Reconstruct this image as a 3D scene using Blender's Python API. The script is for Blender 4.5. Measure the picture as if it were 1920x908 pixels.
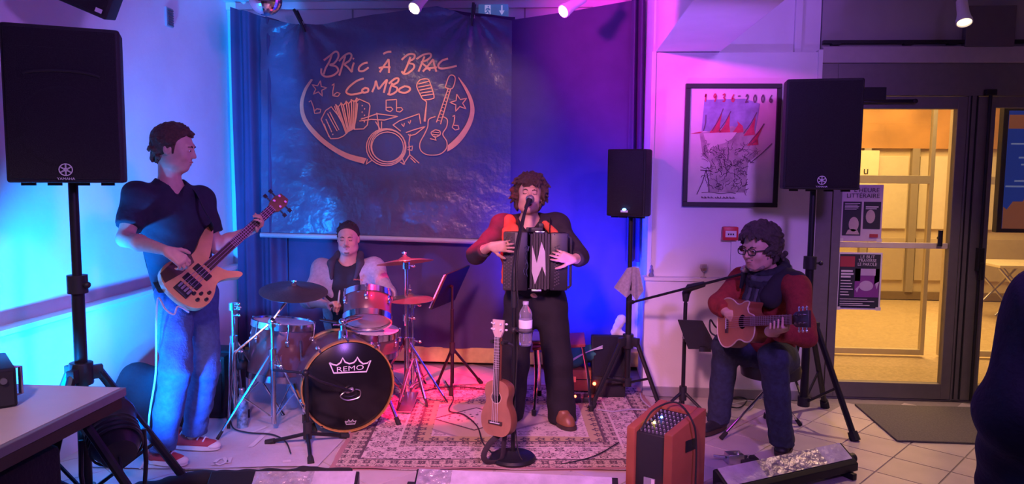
import bpy, bmesh, math, random
import numpy as np
from mathutils import Vector, Matrix
V = Vector
for _o in list(bpy.data.objects): bpy.data.objects.remove(_o)
scene = bpy.context.scene
col = scene.collection
RAD = math.radians
random.seed(4)

# ------------------------------------------------------------------ camera
IW, IH, FPX = 1920, 908, 1400.0
CAM = V((0, 0, 1.58))
YAW, PITCH, ROLL = RAD(4.1), RAD(5.2), RAD(0.5)
FWD = V((-math.sin(YAW)*math.cos(PITCH), math.cos(YAW)*math.cos(PITCH), -math.sin(PITCH)))
_r = V((math.cos(YAW), math.sin(YAW), 0)); _u = _r.cross(FWD)
RGT = _r*math.cos(ROLL) + _u*math.sin(ROLL)
UPV = _u*math.cos(ROLL) - _r*math.sin(ROLL)
cd = bpy.data.cameras.new('camera'); cam = bpy.data.objects.new('camera', cd); col.objects.link(cam)
cd.sensor_width = 36; cd.lens = 36*FPX/IW; cd.clip_start = .05
m = Matrix((RGT, UPV, -FWD)).transposed().to_4x4(); m.translation = CAM
cam.matrix_world = m
scene.camera = cam
def _ray(px, py): return FWD + RGT*((px-IW/2)/FPX) - UPV*((py-IH/2)/FPX)
def at(px, py, Y): d = _ray(px, py); return CAM + d*(Y/d.y)          # a point of the room at depth Y
def onz(px, py, Z=0.0): d = _ray(px, py); return CAM + d*((Z-CAM.z)/d.z)  # a point of the room at height Z

# ------------------------------------------------------------------ world, lights, exposure
scene.view_settings.view_transform = 'Standard'; scene.view_settings.look = 'None'
scene.view_settings.exposure = 0.2; scene.view_settings.gamma = 1.0
scene.view_settings.use_curve_mapping = False
w = bpy.data.worlds.new('world'); scene.world = w; w.use_nodes = True
w.node_tree.nodes['Background'].inputs[0].default_value = (.18, .09, .42, 1)
w.node_tree.nodes['Background'].inputs[1].default_value = .34

def lamp(name, kind, loc, target, color, power, size=.1, angle=60, blend=.6):
    l = bpy.data.lights.new(name, kind); o = bpy.data.objects.new(name, l); col.objects.link(o)
    o.location = loc; l.color = color; l.energy = power
    if target is not None: o.rotation_euler = (V(target)-V(loc)).to_track_quat('-Z', 'Y').to_euler()
    if kind == 'SPOT': l.spot_size = RAD(angle); l.spot_blend = blend; l.shadow_soft_size = size
    elif kind == 'AREA': l.size = size
    else: l.shadow_soft_size = size
    return o
# stage lights hung from the ceiling behind and beside the camera, and the floor washes
lamp('stage_light_front_purple', 'SPOT', (1.5, .3, 2.85), (-.75, 5.2, 1.5), (.48, .18, 1.0), 430, .22, 80, .8)
lamp('stage_light_front_rose', 'SPOT', (-.7, .6, 2.85), (-.52, 4.40, .30), (1.0, .36, .50), 820, .18, 46, .85)
lamp('floor_wash_cyan', 'SPOT', (-2.26, 2.62, .42), (-2.80, 5.0, 1.35), (.0, .26, 1.0), 1150, .05, 64, .9)
lamp('floor_wash_blue_leg', 'SPOT', (-2.02, 3.14, .34), (-2.06, 3.9, .60), (.0, .17, 1.0), 190, .04, 80, .8)
lamp('house_light', 'SPOT', (-1.5, .5, 2.85), (-2.1, 2.5, .74), (1.0, .66, .62), 120, .15, 44, .8)
lamp('floor_bar_violet', 'SPOT', (-.1, 3.66, .17), (.62, 4.7, 2.5), (.34, .11, 1.0), 240, .06, 48, .9)
lamp('bare_lamp_blue_curtain', 'SPOT', (.03, 5.22, .52), (.20, 5.97, 1.0), (.0, .02, 1.0), 300, .05, 125, .9)  # added bare lamp floating behind the singer, no fixture, turns the curtain blue
lamp('stage_light_magenta', 'SPOT', (-.9, 3.2, 2.7), (.66, 5.6, 2.65), (1.0, .04, .75), 400, .08, 46, .85)
lamp('stage_light_red', 'SPOT', (-.35, 3.9, 2.8), (-.89, 4.97, .48), (1.0, .008, .08), 1500, .05, 27, .7)
lamp('passage_lamp', 'AREA', (3.6, 8.3, 3.1), (3.6, 8.3, 0), (1.0, .60, .22), 190, 1.8)
lamp('vestibule_lamp', 'POINT', (2.9, 5.95, 2.7), None, (1.0, .62, .25), 26, .10)

# ------------------------------------------------------------------ materials
MATS = {}
def M(name, c, rough=.55, metal=0., noise=0., scale=20., bump=0., bscale=None, spec=.5, trans=0., emit=None, estr=0., coat=0., ior=1.45, alpha=1.):
    if name in MATS: return MATS[name]
    m = bpy.data.materials.new(name); m.use_nodes = True; MATS[name] = m
    n = m.node_tree.nodes; L = m.node_tree.links; b = n['Principled BSDF']
    b.inputs['Roughness'].default_value = rough; b.inputs['Metallic'].default_value = metal
    b.inputs['Specular IOR Level'].default_value = spec; b.inputs['IOR'].default_value = ior
    b.inputs['Transmission Weight'].default_value = trans; b.inputs['Coat Weight'].default_value = coat
    b.inputs['Alpha'].default_value = alpha
    b.inputs['Base Color'].default_value = (*c, 1)
    tc = n.new('ShaderNodeTexCoord')
    def nz(s):
        t = n.new('ShaderNodeTexNoise'); t.inputs['Scale'].default_value = s; t.inputs['Detail'].default_value = 4
        L.new(tc.outputs['Object'], t.inputs['Vector']); return t
    t = nz(scale); r = n.new('ShaderNodeValToRGB')
    a = max(noise, .04)
    r.color_ramp.elements[0].color = (*[x*(1-a) for x in c], 1); r.color_ramp.elements[1].color = (*[min(1, x*(1+a)) for x in c], 1)
    r.color_ramp.elements[0].position = .3; r.color_ramp.elements[1].position = .7
    L.new(t.outputs['Fac'], r.inputs[0]); L.new(r.outputs[0], b.inputs['Base Color'])
    if bump:
        t2 = nz(bscale or scale*3); bp = n.new('ShaderNodeBump'); bp.inputs['Strength'].default_value = bump; bp.inputs['Distance'].default_value = .02
        L.new(t2.outputs['Fac'], bp.inputs['Height']); L.new(bp.outputs[0], b.inputs['Normal'])
    if emit:
        b.inputs['Emission Color'].default_value = (*emit, 1); b.inputs['Emission Strength'].default_value = estr
    return m

# ------------------------------------------------------------------ mesh helpers
def frame_from(d, hint=(0, 0, 1)):
    d = V(d).normalized(); h = V(hint)
    if abs(d.dot(h.normalized())) > .98: h = V((1, 0, 0)) if abs(d.x) < .9 else V((0, 1, 0))
    x = h.cross(d).normalized(); y = d.cross(x)
    return x, y, d
def top_of(o):
    while o.parent: o = o.parent
    return o
class MB:
    def __init__(s, mat=None): s.v = []; s.f = []; s.mi = []; s.m = 0; s.mat = mat
    def add(s, vs, fs):
        o = len(s.v)
        s.v += [V(p) for p in vs]
        for f in fs: s.f.append([i+o for i in f]); s.mi.append(s.m)
        return s
    def box(s, c, size, ex=(1, 0, 0), ey=(0, 1, 0), taper=1.0):
        c = V(c); ex = V(ex).normalized(); ey = V(ey).normalized(); ez = ex.cross(ey)
        a, b, h = [q/2 for q in size]
        vs = []
        for k in (-1, 1):
            t = taper if k > 0 else 1
            for (i, j) in ((-1, -1), (1, -1), (1, 1), (-1, 1)): vs.append(c + ex*(a*i*t) + ey*(b*j*t) + ez*(h*k))
        return s.add(vs, [(3, 2, 1, 0), (4, 5, 6, 7), (0, 1, 5, 4), (1, 2, 6, 5), (2, 3, 7, 6), (3, 0, 4, 7)])
    def bx(s, x0, x1, y0, y1, z0, z1):
        return s.box(((x0+x1)/2, (y0+y1)/2, (z0+z1)/2), (x1-x0, y1-y0, z1-z0))
    def cyl(s, p0, p1, r0, r1=None, n=14):
        p0 = V(p0); p1 = V(p1); r1 = r0 if r1 is None else r1
        x, y, d = frame_from(p1-p0)
        vs = []
        for p, r in ((p0, r0), (p1, r1)):
            for i in range(n): a = 2*math.pi*i/n; vs.append(p + x*(r*math.cos(a)) + y*(r*math.sin(a)))
        fs = [(i, (i+1) % n, n+(i+1) % n, n+i) for i in range(n)] + [list(range(n))[::-1], list(range(n, 2*n))]
        return s.add(vs, fs)
    def tube(s, pts, r, n=8, closed=False, flat=1.0, hint=(0, 0, 1)):
        pts = [V(p) for p in pts]; N = len(pts)
        rs = r if isinstance(r, (list, tuple)) else [r]*N
        vs = []; px = None
        for i, p in enumerate(pts):
            if closed: t = pts[(i+1) % N]-pts[i-1]
            else: t = pts[min(i+1, N-1)]-pts[max(i-1, 0)]
            if t.length < 1e-9: t = V((0, 0, 1))
            t.normalize()
            if px is None: x, y, _ = frame_from(t, hint)
            else:
                x = (px - t*px.dot(t))
                x = x.normalized() if x.length > 1e-6 else frame_from(t, hint)[0]
                y = t.cross(x)
            px = x
            for k in range(n): a = 2*math.pi*k/n; vs.append(p + x*(rs[i]*math.cos(a)) + y*(rs[i]*flat*math.sin(a)))
        fs = []
        for i in range(N if closed else N-1):
            j = (i+1) % N
            for k in range(n): k2 = (k+1) % n; fs.append((i*n+k, i*n+k2, j*n+k2, j*n+k))
        if not closed: fs += [list(range(n))[::-1], list(range((N-1)*n, N*n))]
        return s.add(vs, fs)
    def lathe(s, prof, o=(0, 0, 0), axis=(0, 0, 1), n=24, hint=(0, 1, 0), caps=True):
        o = V(o); x, y, d = frame_from(axis, hint); vs = []; N = len(prof)
        for (r, h) in prof:
            for k in range(n): a = 2*math.pi*k/n; vs.append(o + d*h + x*(max(r, 1e-4)*math.cos(a)) + y*(max(r, 1e-4)*math.sin(a)))
        fs = []
        for i in range(N-1):
            for k in range(n): k2 = (k+1) % n; fs.append((i*n+k, i*n+k2, (i+1)*n+k2, (i+1)*n+k))
        if caps and prof[0][0] > 1e-3: fs.append(list(range(n))[::-1])
        if caps and prof[-1][0] > 1e-3: fs.append(list(range((N-1)*n, N*n)))
        return s.add(vs, fs)
    def prism(s, pts, o, ex, ey, d, inset=0.):
        o = V(o); ex = V(ex); ey = V(ey); ez = ex.cross(ey).normalized(); n = len(pts)
        vs = [o + ex*p[0] + ey*p[1] for p in pts] + [o + ex*p[0] + ey*p[1] + ez*d for p in pts]
        fs = [list(range(n))[::-1], list(range(n, 2*n))] + [(i, (i+1) % n, n+(i+1) % n, n+i) for i in range(n)]
        return s.add(vs, fs)
    def ball(s, c, r, n=12, m=8, ax=None):
        c = V(c); r = (r, r, r) if not isinstance(r, (tuple, list)) else r
        ax = ax or (V((1, 0, 0)), V((0, 1, 0)), V((0, 0, 1)))
        vs = []
        for j in range(m+1):
            t = math.pi*j/m
            for i in range(n):
                a = 2*math.pi*i/n
                st = max(math.sin(t), 1e-3)
                vs.append(c + ax[0]*(r[0]*st*math.cos(a)) + ax[1]*(r[1]*st*math.sin(a)) - ax[2]*(r[2]*math.cos(t)))
        fs = [(j*n+i, j*n+(i+1) % n, (j+1)*n+(i+1) % n, (j+1)*n+i) for j in range(m) for i in range(n)]
        return s.add(vs, fs)
    def grid(s, fn, nu, nv):
        vs = [fn(i/nu, j/nv) for j in range(nv+1) for i in range(nu+1)]
        w = nu+1
        return s.add(vs, [(j*w+i, j*w+i+1, (j+1)*w+i+1, (j+1)*w+i) for j in range(nv) for i in range(nu)])
    def ribbon(s, pts, wd, nrm):
        """a flat printed stroke"""
        pts = [V(p) for p in pts]; N = len(pts); vs = []
        nrm = V(nrm)
        ws = wd if isinstance(wd, (list, tuple)) else [wd]*N
        for i, p in enumerate(pts):
            t = pts[min(i+1, N-1)]-pts[max(i-1, 0)]
            q = nrm.cross(t)
            q = q.normalized() if q.length > 1e-9 else V((0, 0, 1))
            vs += [p - q*ws[i]/2, p + q*ws[i]/2]
        return s.add(vs, [(2*i, 2*i+2, 2*i+3, 2*i+1) for i in range(N-1)])
    def text(s, txt, o, ex, ey, h, align='CENTER', squeeze=1.0, depth=0.):
        c = bpy.data.curves.new('t', 'FONT'); c.body = txt; c.size = 1; c.align_x = align; c.extrude = depth; c.resolution_u = 3
        ob = bpy.data.objects.new('t', c); col.objects.link(ob)
        bpy.context.view_layer.update()
        me = ob.evaluated_get(bpy.context.evaluated_depsgraph_get()).to_mesh()
        vs = [v.co.copy() for v in me.vertices]; fs = [list(p.vertices) for p in me.polygons]
        bpy.data.objects.remove(ob); bpy.data.curves.remove(c)
        o = V(o); ex = V(ex).normalized(); ey = V(ey).normalized(); ez = ex.cross(ey); k = h/.70
        return s.add([o + ex*(p.x*k*squeeze) + ey*(p.y*k) + ez*p.z*k for p in vs], fs)
    def build(s, name, mat, parent=None, smooth=True, angle=38, bevel=0., bseg=2):
        vs = [s.mat @ p for p in s.v] if s.mat else s.v
        me = bpy.data.meshes.new(name)
        if parent: off = V(top_of(parent).location)
        else:
            xs = [p.x for p in vs]; ys = [p.y for p in vs]; zs = [p.z for p in vs]
            off = V(((min(xs)+max(xs))/2, (min(ys)+max(ys))/2, min(zs)))
        me.from_pydata([tuple(p-off) for p in vs], [], s.f)
        for mt in (mat if isinstance(mat, (list, tuple)) else [mat]): me.materials.append(mt)
        if isinstance(mat, (list, tuple)): me.polygons.foreach_set('material_index', s.mi)
        if bevel:
            bm = bmesh.new(); bm.from_mesh(me)
            bmesh.ops.recalc_face_normals(bm, faces=bm.faces)
            ed = [e for e in bm.edges if len(e.link_faces) == 2 and e.calc_face_angle(0) > RAD(30)]
            bmesh.ops.bevel(bm, geom=ed, offset=bevel, segments=bseg, profile=.5, affect='EDGES', clamp_overlap=True)
            bm.to_mesh(me); bm.free()
        fin(me, smooth, angle)
        o = bpy.data.objects.new(name, me); col.objects.link(o)
        if parent: o.parent = parent
        else: o.location = off
        return o
def fin(me, smooth=True, angle=38):
    me.validate(); me.update()
    if smooth:
        me.polygons.foreach_set('use_smooth', [True]*len(me.polygons))
        me.set_sharp_from_angle(angle=RAD(angle))
def thing(name, label, cat, loc=(0, 0, 0), group=None):
    o = bpy.data.objects.new(name, None); col.objects.link(o); o.location = loc; o.empty_display_size = .1
    o['label'] = label; o['category'] = cat
    if group: o['group'] = group
    return o
def tag(o, label, cat, group=None):
    o['label'] = label; o['category'] = cat
    if group: o['group'] = group
    return o
def struct(o): o['kind'] = 'structure'; return o
def lerp(a, b, t): return V(a)*(1-t) + V(b)*t
def smooth_path(pts, n=6, closed=False):
    """Catmull-Rom through pts"""
    pts = [V(p) for p in pts]; N = len(pts); out = []
    for i in range(N if closed else N-1):
        g = lambda k: pts[k % N] if closed else pts[min(max(k, 0), N-1)]
        p0, p1, p2, p3 = g(i-1), g(i), g(i+1), g(i+2)
        for j in range(n):
            t = j/n
            out.append(.5*((2*p1) + (p2-p0)*t + (2*p0-5*p1+4*p2-p3)*t*t + (3*p1-p0-3*p2+p3)*t**3))
    if not closed: out.append(pts[-1])
    return out

# ------------------------------------------------------------------ organic surfaces (blended distance field, meshed once)
class Flesh:
    def __init__(s): s.p = []
    def cap(s, a, b, ra, rb=None, k=.02, flat=None, op=1, clip=()):
        s.p.append(('c', np.array(a, float), np.array(b, float), ra, ra if rb is None else rb, k, flat, op, clip)); return s
    def ell(s, c, r, k=.02, ax=None, op=1, clip=()):
        ax = np.eye(3) if ax is None else np.array([list(q) for q in ax], float)
        s.p.append(('e', np.array(c, float), np.array(r, float), ax, 0, k, None, op, clip)); return s
    def chain(s, pts, rs, k=.02, **kw):
        for i in range(len(pts)-1): s.cap(pts[i], pts[i+1], rs[i], rs[i+1], k, **kw)
        return s
    def build(s, name, mat, parent, h=.007, wrinkle=0., wfreq=40., cuts=(), relax=1):
        los = []; his = []
        for q in s.p:
            if q[7] != 1: continue
            if q[0] == 'c':
                R = max(q[3], q[4])*(max(1, q[6][1]) if q[6] is not None else 1) + q[5]
                los.append(np.minimum(q[1], q[2])-R); his.append(np.maximum(q[1], q[2])+R)
            else:
                R = np.abs(q[3].T) @ q[2] + q[5]; los.append(q[1]-R); his.append(q[1]+R)
        lo = np.min(los, 0)-2*h; hi = np.max(his, 0)+2*h
        n = np.ceil((hi-lo)/h).astype(int)+1
        F = np.full(n, .3, np.float32)
        A = [lo[i]+h*np.arange(n[i]) for i in range(3)]
        for q in s.p:
            k = q[5]
            if q[0] == 'c':
                R = max(q[3], q[4])*(max(1, q[6][1]) if q[6] is not None else 1) + k*1.5+2*h
                bl = np.minimum(q[1], q[2])-R; bh = np.maximum(q[1], q[2])+R
            else:
                R = np.abs(q[3].T) @ q[2] + k*1.5+2*h; bl = q[1]-R; bh = q[1]+R
            i0 = np.clip(np.floor((bl-lo)/h).astype(int), 0, n-1); i1 = np.clip(np.ceil((bh-lo)/h).astype(int)+1, 1, n)
            if (i1 <= i0).any(): continue
            X = A[0][i0[0]:i1[0], None, None]; Yy = A[1][None, i0[1]:i1[1], None]; Z = A[2][None, None, i0[2]:i1[2]]
            if q[0] == 'c':
                a, b, ra, rb = q[1:5]
                px, py, pz = X-a[0], Yy-a[1], Z-a[2]; ba = b-a; sc = 1.
                if q[6] is not None:
                    fd = np.array(q[6][0], float); fd /= np.linalg.norm(fd); rt = q[6][1]
                    dd = (px*fd[0]+py*fd[1]+pz*fd[2])*(1/rt-1)
                    px, py, pz = px+dd*fd[0], py+dd*fd[1], pz+dd*fd[2]
                    ba = ba + fd*(ba@fd)*(1/rt-1); sc = min(1, rt)
                L2 = max(ba@ba, 1e-9)
                t = np.clip((px*ba[0]+py*ba[1]+pz*ba[2])/L2, 0, 1)
                d = (np.sqrt((px-t*ba[0])**2+(py-t*ba[1])**2+(pz-t*ba[2])**2)-(ra+(rb-ra)*t))*sc
            else:
                c, r, ax = q[1], q[2], q[3]
                px, py, pz = X-c[0], Yy-c[1], Z-c[2]
                u = [px*ax[i][0]+py*ax[i][1]+pz*ax[i][2] for i in range(3)]
                k0 = np.sqrt(sum((u[i]/r[i])**2 for i in range(3)))+1e-9; k1 = np.sqrt(sum((u[i]/r[i]**2)**2 for i in range(3)))+1e-9
                d = k0*(k0-1)/k1
            for (cp, cn) in q[8]:
                d = np.maximum(d, (X-cp[0])*cn[0]+(Yy-cp[1])*cn[1]+(Z-cp[2])*cn[2])
            sl = tuple(slice(i0[i], i1[i]) for i in range(3)); f = F[sl]
            if q[7] == 1:
                hh = np.clip(.5+.5*(f-d)/k, 0, 1); F[sl] = f+(d-f)*hh - k*hh*(1-hh)
            else:
                d = -d; hh = np.clip(.5-.5*(f-d)/k, 0, 1); F[sl] = f+(d-f)*hh + k*hh*(1-hh)
        X = A[0][:, None, None]; Yy = A[1][None, :, None]; Z = A[2][None, None, :]
        for (cp, cn) in cuts: F = np.maximum(F, ((X-cp[0])*cn[0]+(Yy-cp[1])*cn[1]+(Z-cp[2])*cn[2]).astype(np.float32))
        if wrinkle:
            w = wfreq
            F = F + wrinkle*(np.sin(w*(X*.9+Z*1.3)+2*np.sin(w*.45*Yy)+1.5*np.sin(w*.37*Z))*np.sin(w*(Yy*.8-Z*.7)+1.7*np.sin(w*.4*X))).astype(np.float32)
        vs, fs = nets(F, lo, h, relax)
        off = np.array(top_of(parent).location)
        me = bpy.data.meshes.new(name); me.from_pydata((vs-off).tolist(), [], fs.tolist())
        for mt in (mat if isinstance(mat, (list, tuple)) else [mat]): me.materials.append(mt)
        fin(me, True, 180)
        o = bpy.data.objects.new(name, me); col.objects.link(o); o.parent = parent
        return o
def nets(F, lo, h, relax=1):
    S = F < 0; nx, ny, nz = F.shape
    cnt = np.zeros((nx-1, ny-1, nz-1), np.int8)
    for i in (0, 1):
        for j in (0, 1):
            for k in (0, 1): cnt += S[i:nx-1+i, j:ny-1+j, k:nz-1+k]
    mask = (cnt > 0) & (cnt < 8)
    idx = np.full(mask.shape, -1, np.int64); cells = np.argwhere(mask); idx[mask] = np.arange(len(cells))
    pos = np.zeros((len(cells), 3)); num = np.zeros(len(cells))
    for ax in range(3):
        o1, o2 = [q for q in range(3) if q != ax]
        for p in (0, 1):
            for r in (0, 1):
                a = np.zeros(3, int); a[o1] = p; a[o2] = r; b = a.copy(); b[ax] = 1
                fa = F[tuple((cells+a).T)]; fb = F[tuple((cells+b).T)]
                cr = (fa < 0) != (fb < 0); t = np.where(cr, fa/np.where(cr, fa-fb, 1), 0)
                pos += cr[:, None]*(a+t[:, None]*(b-a)); num += cr
    v = lo + h*(cells+pos/num[:, None])
    fs = []
    for ax in range(3):
        o1, o2 = [(1, 2), (2, 0), (0, 1)][ax]
        sa = [slice(None)]*3; sb = [slice(None)]*3; sa[ax] = slice(0, -1); sb[ax] = slice(1, None)
        D = S[tuple(sa)] != S[tuple(sb)]
        e = np.argwhere(D)
        e = e[(e[:, o1] > 0) & (e[:, o2] > 0) & (e[:, o1] < F.shape[o1]-1) & (e[:, o2] < F.shape[o2]-1)]
        def c(d1, d2): q = e.copy(); q[:, o1] -= d1; q[:, o2] -= d2; return idx[tuple(q.T)]
        q = np.stack([c(1, 1), c(0, 1), c(0, 0), c(1, 0)], 1)
        ins = S[tuple(e.T)]
        q[~ins] = q[~ins][:, ::-1]
        fs.append(q)
    f = np.concatenate(fs)
    for _ in range(relax):
        acc = np.zeros_like(v); nn = np.zeros(len(v))
        for i in range(4):
            a, b = f[:, i], f[:, (i+1) % 4]
            np.add.at(acc, a, v[b]); np.add.at(nn, a, 1); np.add.at(acc, b, v[a]); np.add.at(nn, b, 1)
        v = v*.5 + .5*acc/np.maximum(nn, 1)[:, None]
    return v, f
# ================================================================== palette
WALL = M('painted_wall', (.74, .73, .76), .6, noise=.05, scale=3, bump=.05, bscale=60)
WALLG = M('grey_paint', (.34, .32, .33), .6, noise=.06, scale=4)
CEIL = M('ceiling_paint', (.72, .72, .74), .7)
GROUT = M('grout', (.30, .26, .24), .85, noise=.1)
ALU = M('bronze_frame', (.20, .185, .185), .42, .35, noise=.05)
BLACK = M('black_metal', (.018, .018, .022), .42, .3)
BLKPL = M('black_plastic', (.020, .020, .024), .5)
RUBBER = M('rubber', (.02, .02, .02), .8)
CHROME = M('chrome', (.75, .75, .78), .16, 1.0)
STEEL = M('brushed_steel', (.55, .55, .58), .32, 1.0, noise=.08)
BRASS = M('cymbal_bronze', (.50, .42, .32), .34, .9, noise=.12, scale=14, bump=.05, bscale=90)
WHITE = M('white_paint', (.8, .8, .82), .4)
CREAM = M('cream_trim', (.72, .64, .46), .5)
INK = M('printed_black', (.03, .03, .035), .7)
PAPERM = M('paper', (.80, .77, .78), .7)
def EM(name, c, s): return M(name, [x*.5 for x in c], .4, emit=c, estr=s)

# ================================================================== floor with diagonal tiles
fl = MB(); fl.bx(-2.9, 4.2, -1.2, 5.40, -.10, -.004); fl.bx(-2.9, .65, 5.40, 6.2, -.10, -.004)
FLOOR = struct(fl.build('floor', GROUT, smooth=False))
tile_mats = [M('floor_tile_%d' % i, c, .28, noise=.08, scale=5, bump=.02) for i, c in enumerate([(.56, .49, .46), (.53, .465, .435), (.585, .51, .475)])]
PT = .29; TA = RAD(50); tx = V((math.cos(TA), math.sin(TA), 0)); ty = V((-math.sin(TA), math.cos(TA), 0))
tm = []
for mt in tile_mats:
    b = MB(); b.box((0, 0, -.003), (PT-.006, PT-.006, .008), tx, ty, .99)
    me = bpy.data.meshes.new('floor_tile'); me.from_pydata([tuple(p) for p in b.v], [], b.f); me.materials.append(mt); tm.append(me)
rest = MB(); O0 = V((2.056, 4.467, 0))
for i in range(-30, 31):
    for j in range(-30, 31):
        c = O0 + tx*(PT*(i+.5)) + ty*(PT*(j+.5))
        if not (-2.85 < c.x < 4.1 and 1.2 < c.y < 6.0): continue
        if c.y > 5.2 and c.x > .35: continue
        vis = (.35 < c.x < 3.1 and 3.35 < c.y < 5.2) or (-2.3 < c.x < .5 and 3.3 < c.y < 3.95)
        if vis:
            o = bpy.data.objects.new('floor_tile', tm[random.randrange(3)]); col.objects.link(o); o.parent = FLOOR
            o.location = c - FLOOR.location
        else: rest.box(c+V((0, 0, -.003)), (PT-.006, PT-.006, .008), tx, ty)
r = rest.build('floor_tiles_beyond', tile_mats[0], FLOOR, smooth=False); r['kind'] = 'stuff'

# ================================================================== walls, ceiling, beam
b = MB(); b.bx(-2.95, -2.8, -1.2, 6.25, 0, 3.0); wl = struct(b.build('wall_left', WALL, smooth=False))
b = MB(); b.bx(-2.8, -2.73, -1.2, 6.1, 0, .775); b.build('dado_panel', WALL, wl, smooth=False)
b = MB(); b.bx(-2.8, -2.705, -1.2, 6.1, .775, .805); b.build('dado_ledge', WALL, wl, smooth=False, bevel=.004)
b = MB(); b.bx(-2.95, .65, 6.1, 6.25, 0, 3.0); wb = struct(b.build('wall_back', WALL, smooth=False))
b = MB(); b.bx(-2.8, .6, 6.07, 6.1, 2.90, 2.96); b.build('cornice', WALL, wb, smooth=False, bevel=.004)
for x in (-1.75, -.35): b = MB(); b.bx(x-.006, x+.006, 6.094, 6.1, 2.6, 2.90); b.build('panel_joint', WALLG, wb, smooth=False)
b = MB(); b.bx(-2.8, .6, 5.99, 6.1, .03, .155); struct(b.build('baseboard_back', M('yellow_skirting', (.62, .50, .16), .6, noise=.1), smooth=False, bevel=.004))
b = MB(); b.bx(.60, 1.74, 5.42, 6.2, 0, 3.0); wr = struct(b.build('wall_right', WALL, smooth=False))
b = MB(); b.bx(.60, 1.74, 5.37, 5.42, .86, 2.435); b.build('wall_panel', WALL, wr, smooth=False, bevel=.003)
b = MB(); b.bx(.585, .615, 5.36, 5.42, .86, 2.44); b.build('corner_trim', WALL, wr, smooth=False, bevel=.003)
b = MB(); b.bx(1.715, 1.745, 5.355, 5.42, .0, 2.45); b.build('corner_trim', WALL, wr, smooth=False, bevel=.003)
b = MB(); b.bx(.57, 1.72, 5.31, 5.42, 0, .835); b.build('dado_panel', WALL, wr, smooth=False, bevel=.003)
b = MB(); b.bx(.56, 1.72, 5.295, 5.42, .835, .86); b.build('dado_ledge', WALL, wr, smooth=False, bevel=.004)
b = MB(); b.bx(1.56, 1.61, 5.39, 5.42, 2.435, 3.0); b.build('conduit', WALL, wr, smooth=False, bevel=.005)
b = MB(); b.bx(1.17, 1.205, 5.352, 5.37, .86, 1.12); b.build('cable_trunking', WALL, wr, smooth=False, bevel=.002)
b = MB(); b.bx(.57, 1.72, 5.295, 5.31, 0, .07); struct(b.build('baseboard_right', M('baseboard_grey', (.30, .29, .31), .6), smooth=False, bevel=.003))
b = MB(); b.bx(-2.95, 4.2, 1.0, 6.25, 2.96, 3.06); struct(b.build('ceiling', CEIL, smooth=False))
b = MB(); b.bx(.61, 1.055, 1.6, 5.42, 2.44, 2.965); struct(b.build('trim_1', WALL, smooth=False, bevel=.004))   # boxed ceiling beam
# entrance: lintel above the doors
b = MB(); b.bx(1.745, 4.2, 5.40, 5.6, 2.385, 3.0); wf = struct(b.build('wall_entrance', WALLG, smooth=False))
b = MB(); b.bx(1.745, 4.2, 5.36, 5.40, 2.36, 2.47); b.build('lintel_ledge', M('lintel_paint', (.42, .38, .40), .55), wf, smooth=False, bevel=.004)
b = MB(); b.bx(4.1, 4.2, -1.2, 5.6, 0, 3.0); struct(b.build('wall_east', WALLG, smooth=False))
t = thing('curtain_rail', 'dark thin rail running along the lintel above the glass doors', 'rail', (2.9, 5.36, 2.50))
b = MB(); b.box((2.92, 5.37, 2.50), (2.36, .03, .025)); b.build('rail_bar', BLACK, t, smooth=False, bevel=.004)
for x in (1.83, 2.31, 2.60, 2.9): b = MB(); b.bx(x-.03, x+.03, 5.355, 5.40, 2.482, 2.492); b.build('bracket', BLACK, t, smooth=False)
b = MB(); p0 = at(1811, 12, 5.37); p1 = at(1898, 88, 5.37); b.bx(p0.x, p1.x, 5.345, 5.399, p1.z+.0, p0.z)
tag(b.build('cover_plate', M('slate_plate', (.13, .11, .13), .6, noise=.05), smooth=False, bevel=.003), 'square dark cover plate on the lintel beside a white spotlight', 'cover plate')

# ================================================================== glass doors
GLASS = M('door_glass', (1, 1, 1), .0, trans=1.0, ior=1.02, spec=.3)
def glassy(m):   # thin clear pane: transparent with a faint reflection
    nt = m.node_tree; nd = nt.nodes; tr = nd.new('ShaderNodeBsdfTransparent'); gl = nd.new('ShaderNodeBsdfGlossy'); mx = nd.new('ShaderNodeMixShader')
    tr.inputs[0].default_value = (.93, .93, .9, 1); gl.inputs['Roughness'].default_value = .03; mx.inputs[0].default_value = .05
    nt.links.new(tr.outputs[0], mx.inputs[1]); nt.links.new(gl.outputs[0], mx.inputs[2]); nt.links.new(mx.outputs[0], nd['Material Output'].inputs[0])
glassy(GLASS)
b = MB(); b.bx(1.745, 1.86, 5.38, 5.47, 0, 2.36); b.bx(1.86, 4.1, 5.38, 5.47, 2.14, 2.36); b.bx(2.735, 2.80, 5.38, 5.47, 0, 2.14); b.bx(1.86, 4.1, 5.38, 5.47, -.002, .012)
struct(b.build('trim_2', ALU, smooth=False, bevel=.003))                 # fixed door frame
d1 = MB(); d1.bx(1.865, 1.925, 5.375, 5.435, .015, 2.135); d1.bx(2.665, 2.73, 5.375, 5.435, .015, 2.135); d1.bx(1.925, 2.665, 5.375, 5.435, 2.05, 2.135); d1.bx(1.925, 2.665, 5.375, 5.435, .015, .125)
D1 = struct(d1.build('door_1', ALU, smooth=False, bevel=.003))
b = MB(); b.bx(1.925, 2.665, 5.402, 5.410, .125, 2.05); b.build('pane', GLASS, D1, smooth=False)
b = MB(); b.bx(1.925, 2.665, 5.396, 5.416, 1.085, 1.125); b.build('glazing_bar', CREAM, D1, smooth=False, bevel=.003)
p = at(1763, 447, 5.36); b = MB(); b.cyl(p+V((0, 0, -.055)), p+V((0, 0, .055)), .016); b.cyl(p, p+V((0, .03, 0)), .01); b.build('door_handle', BLACK, D1)
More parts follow.
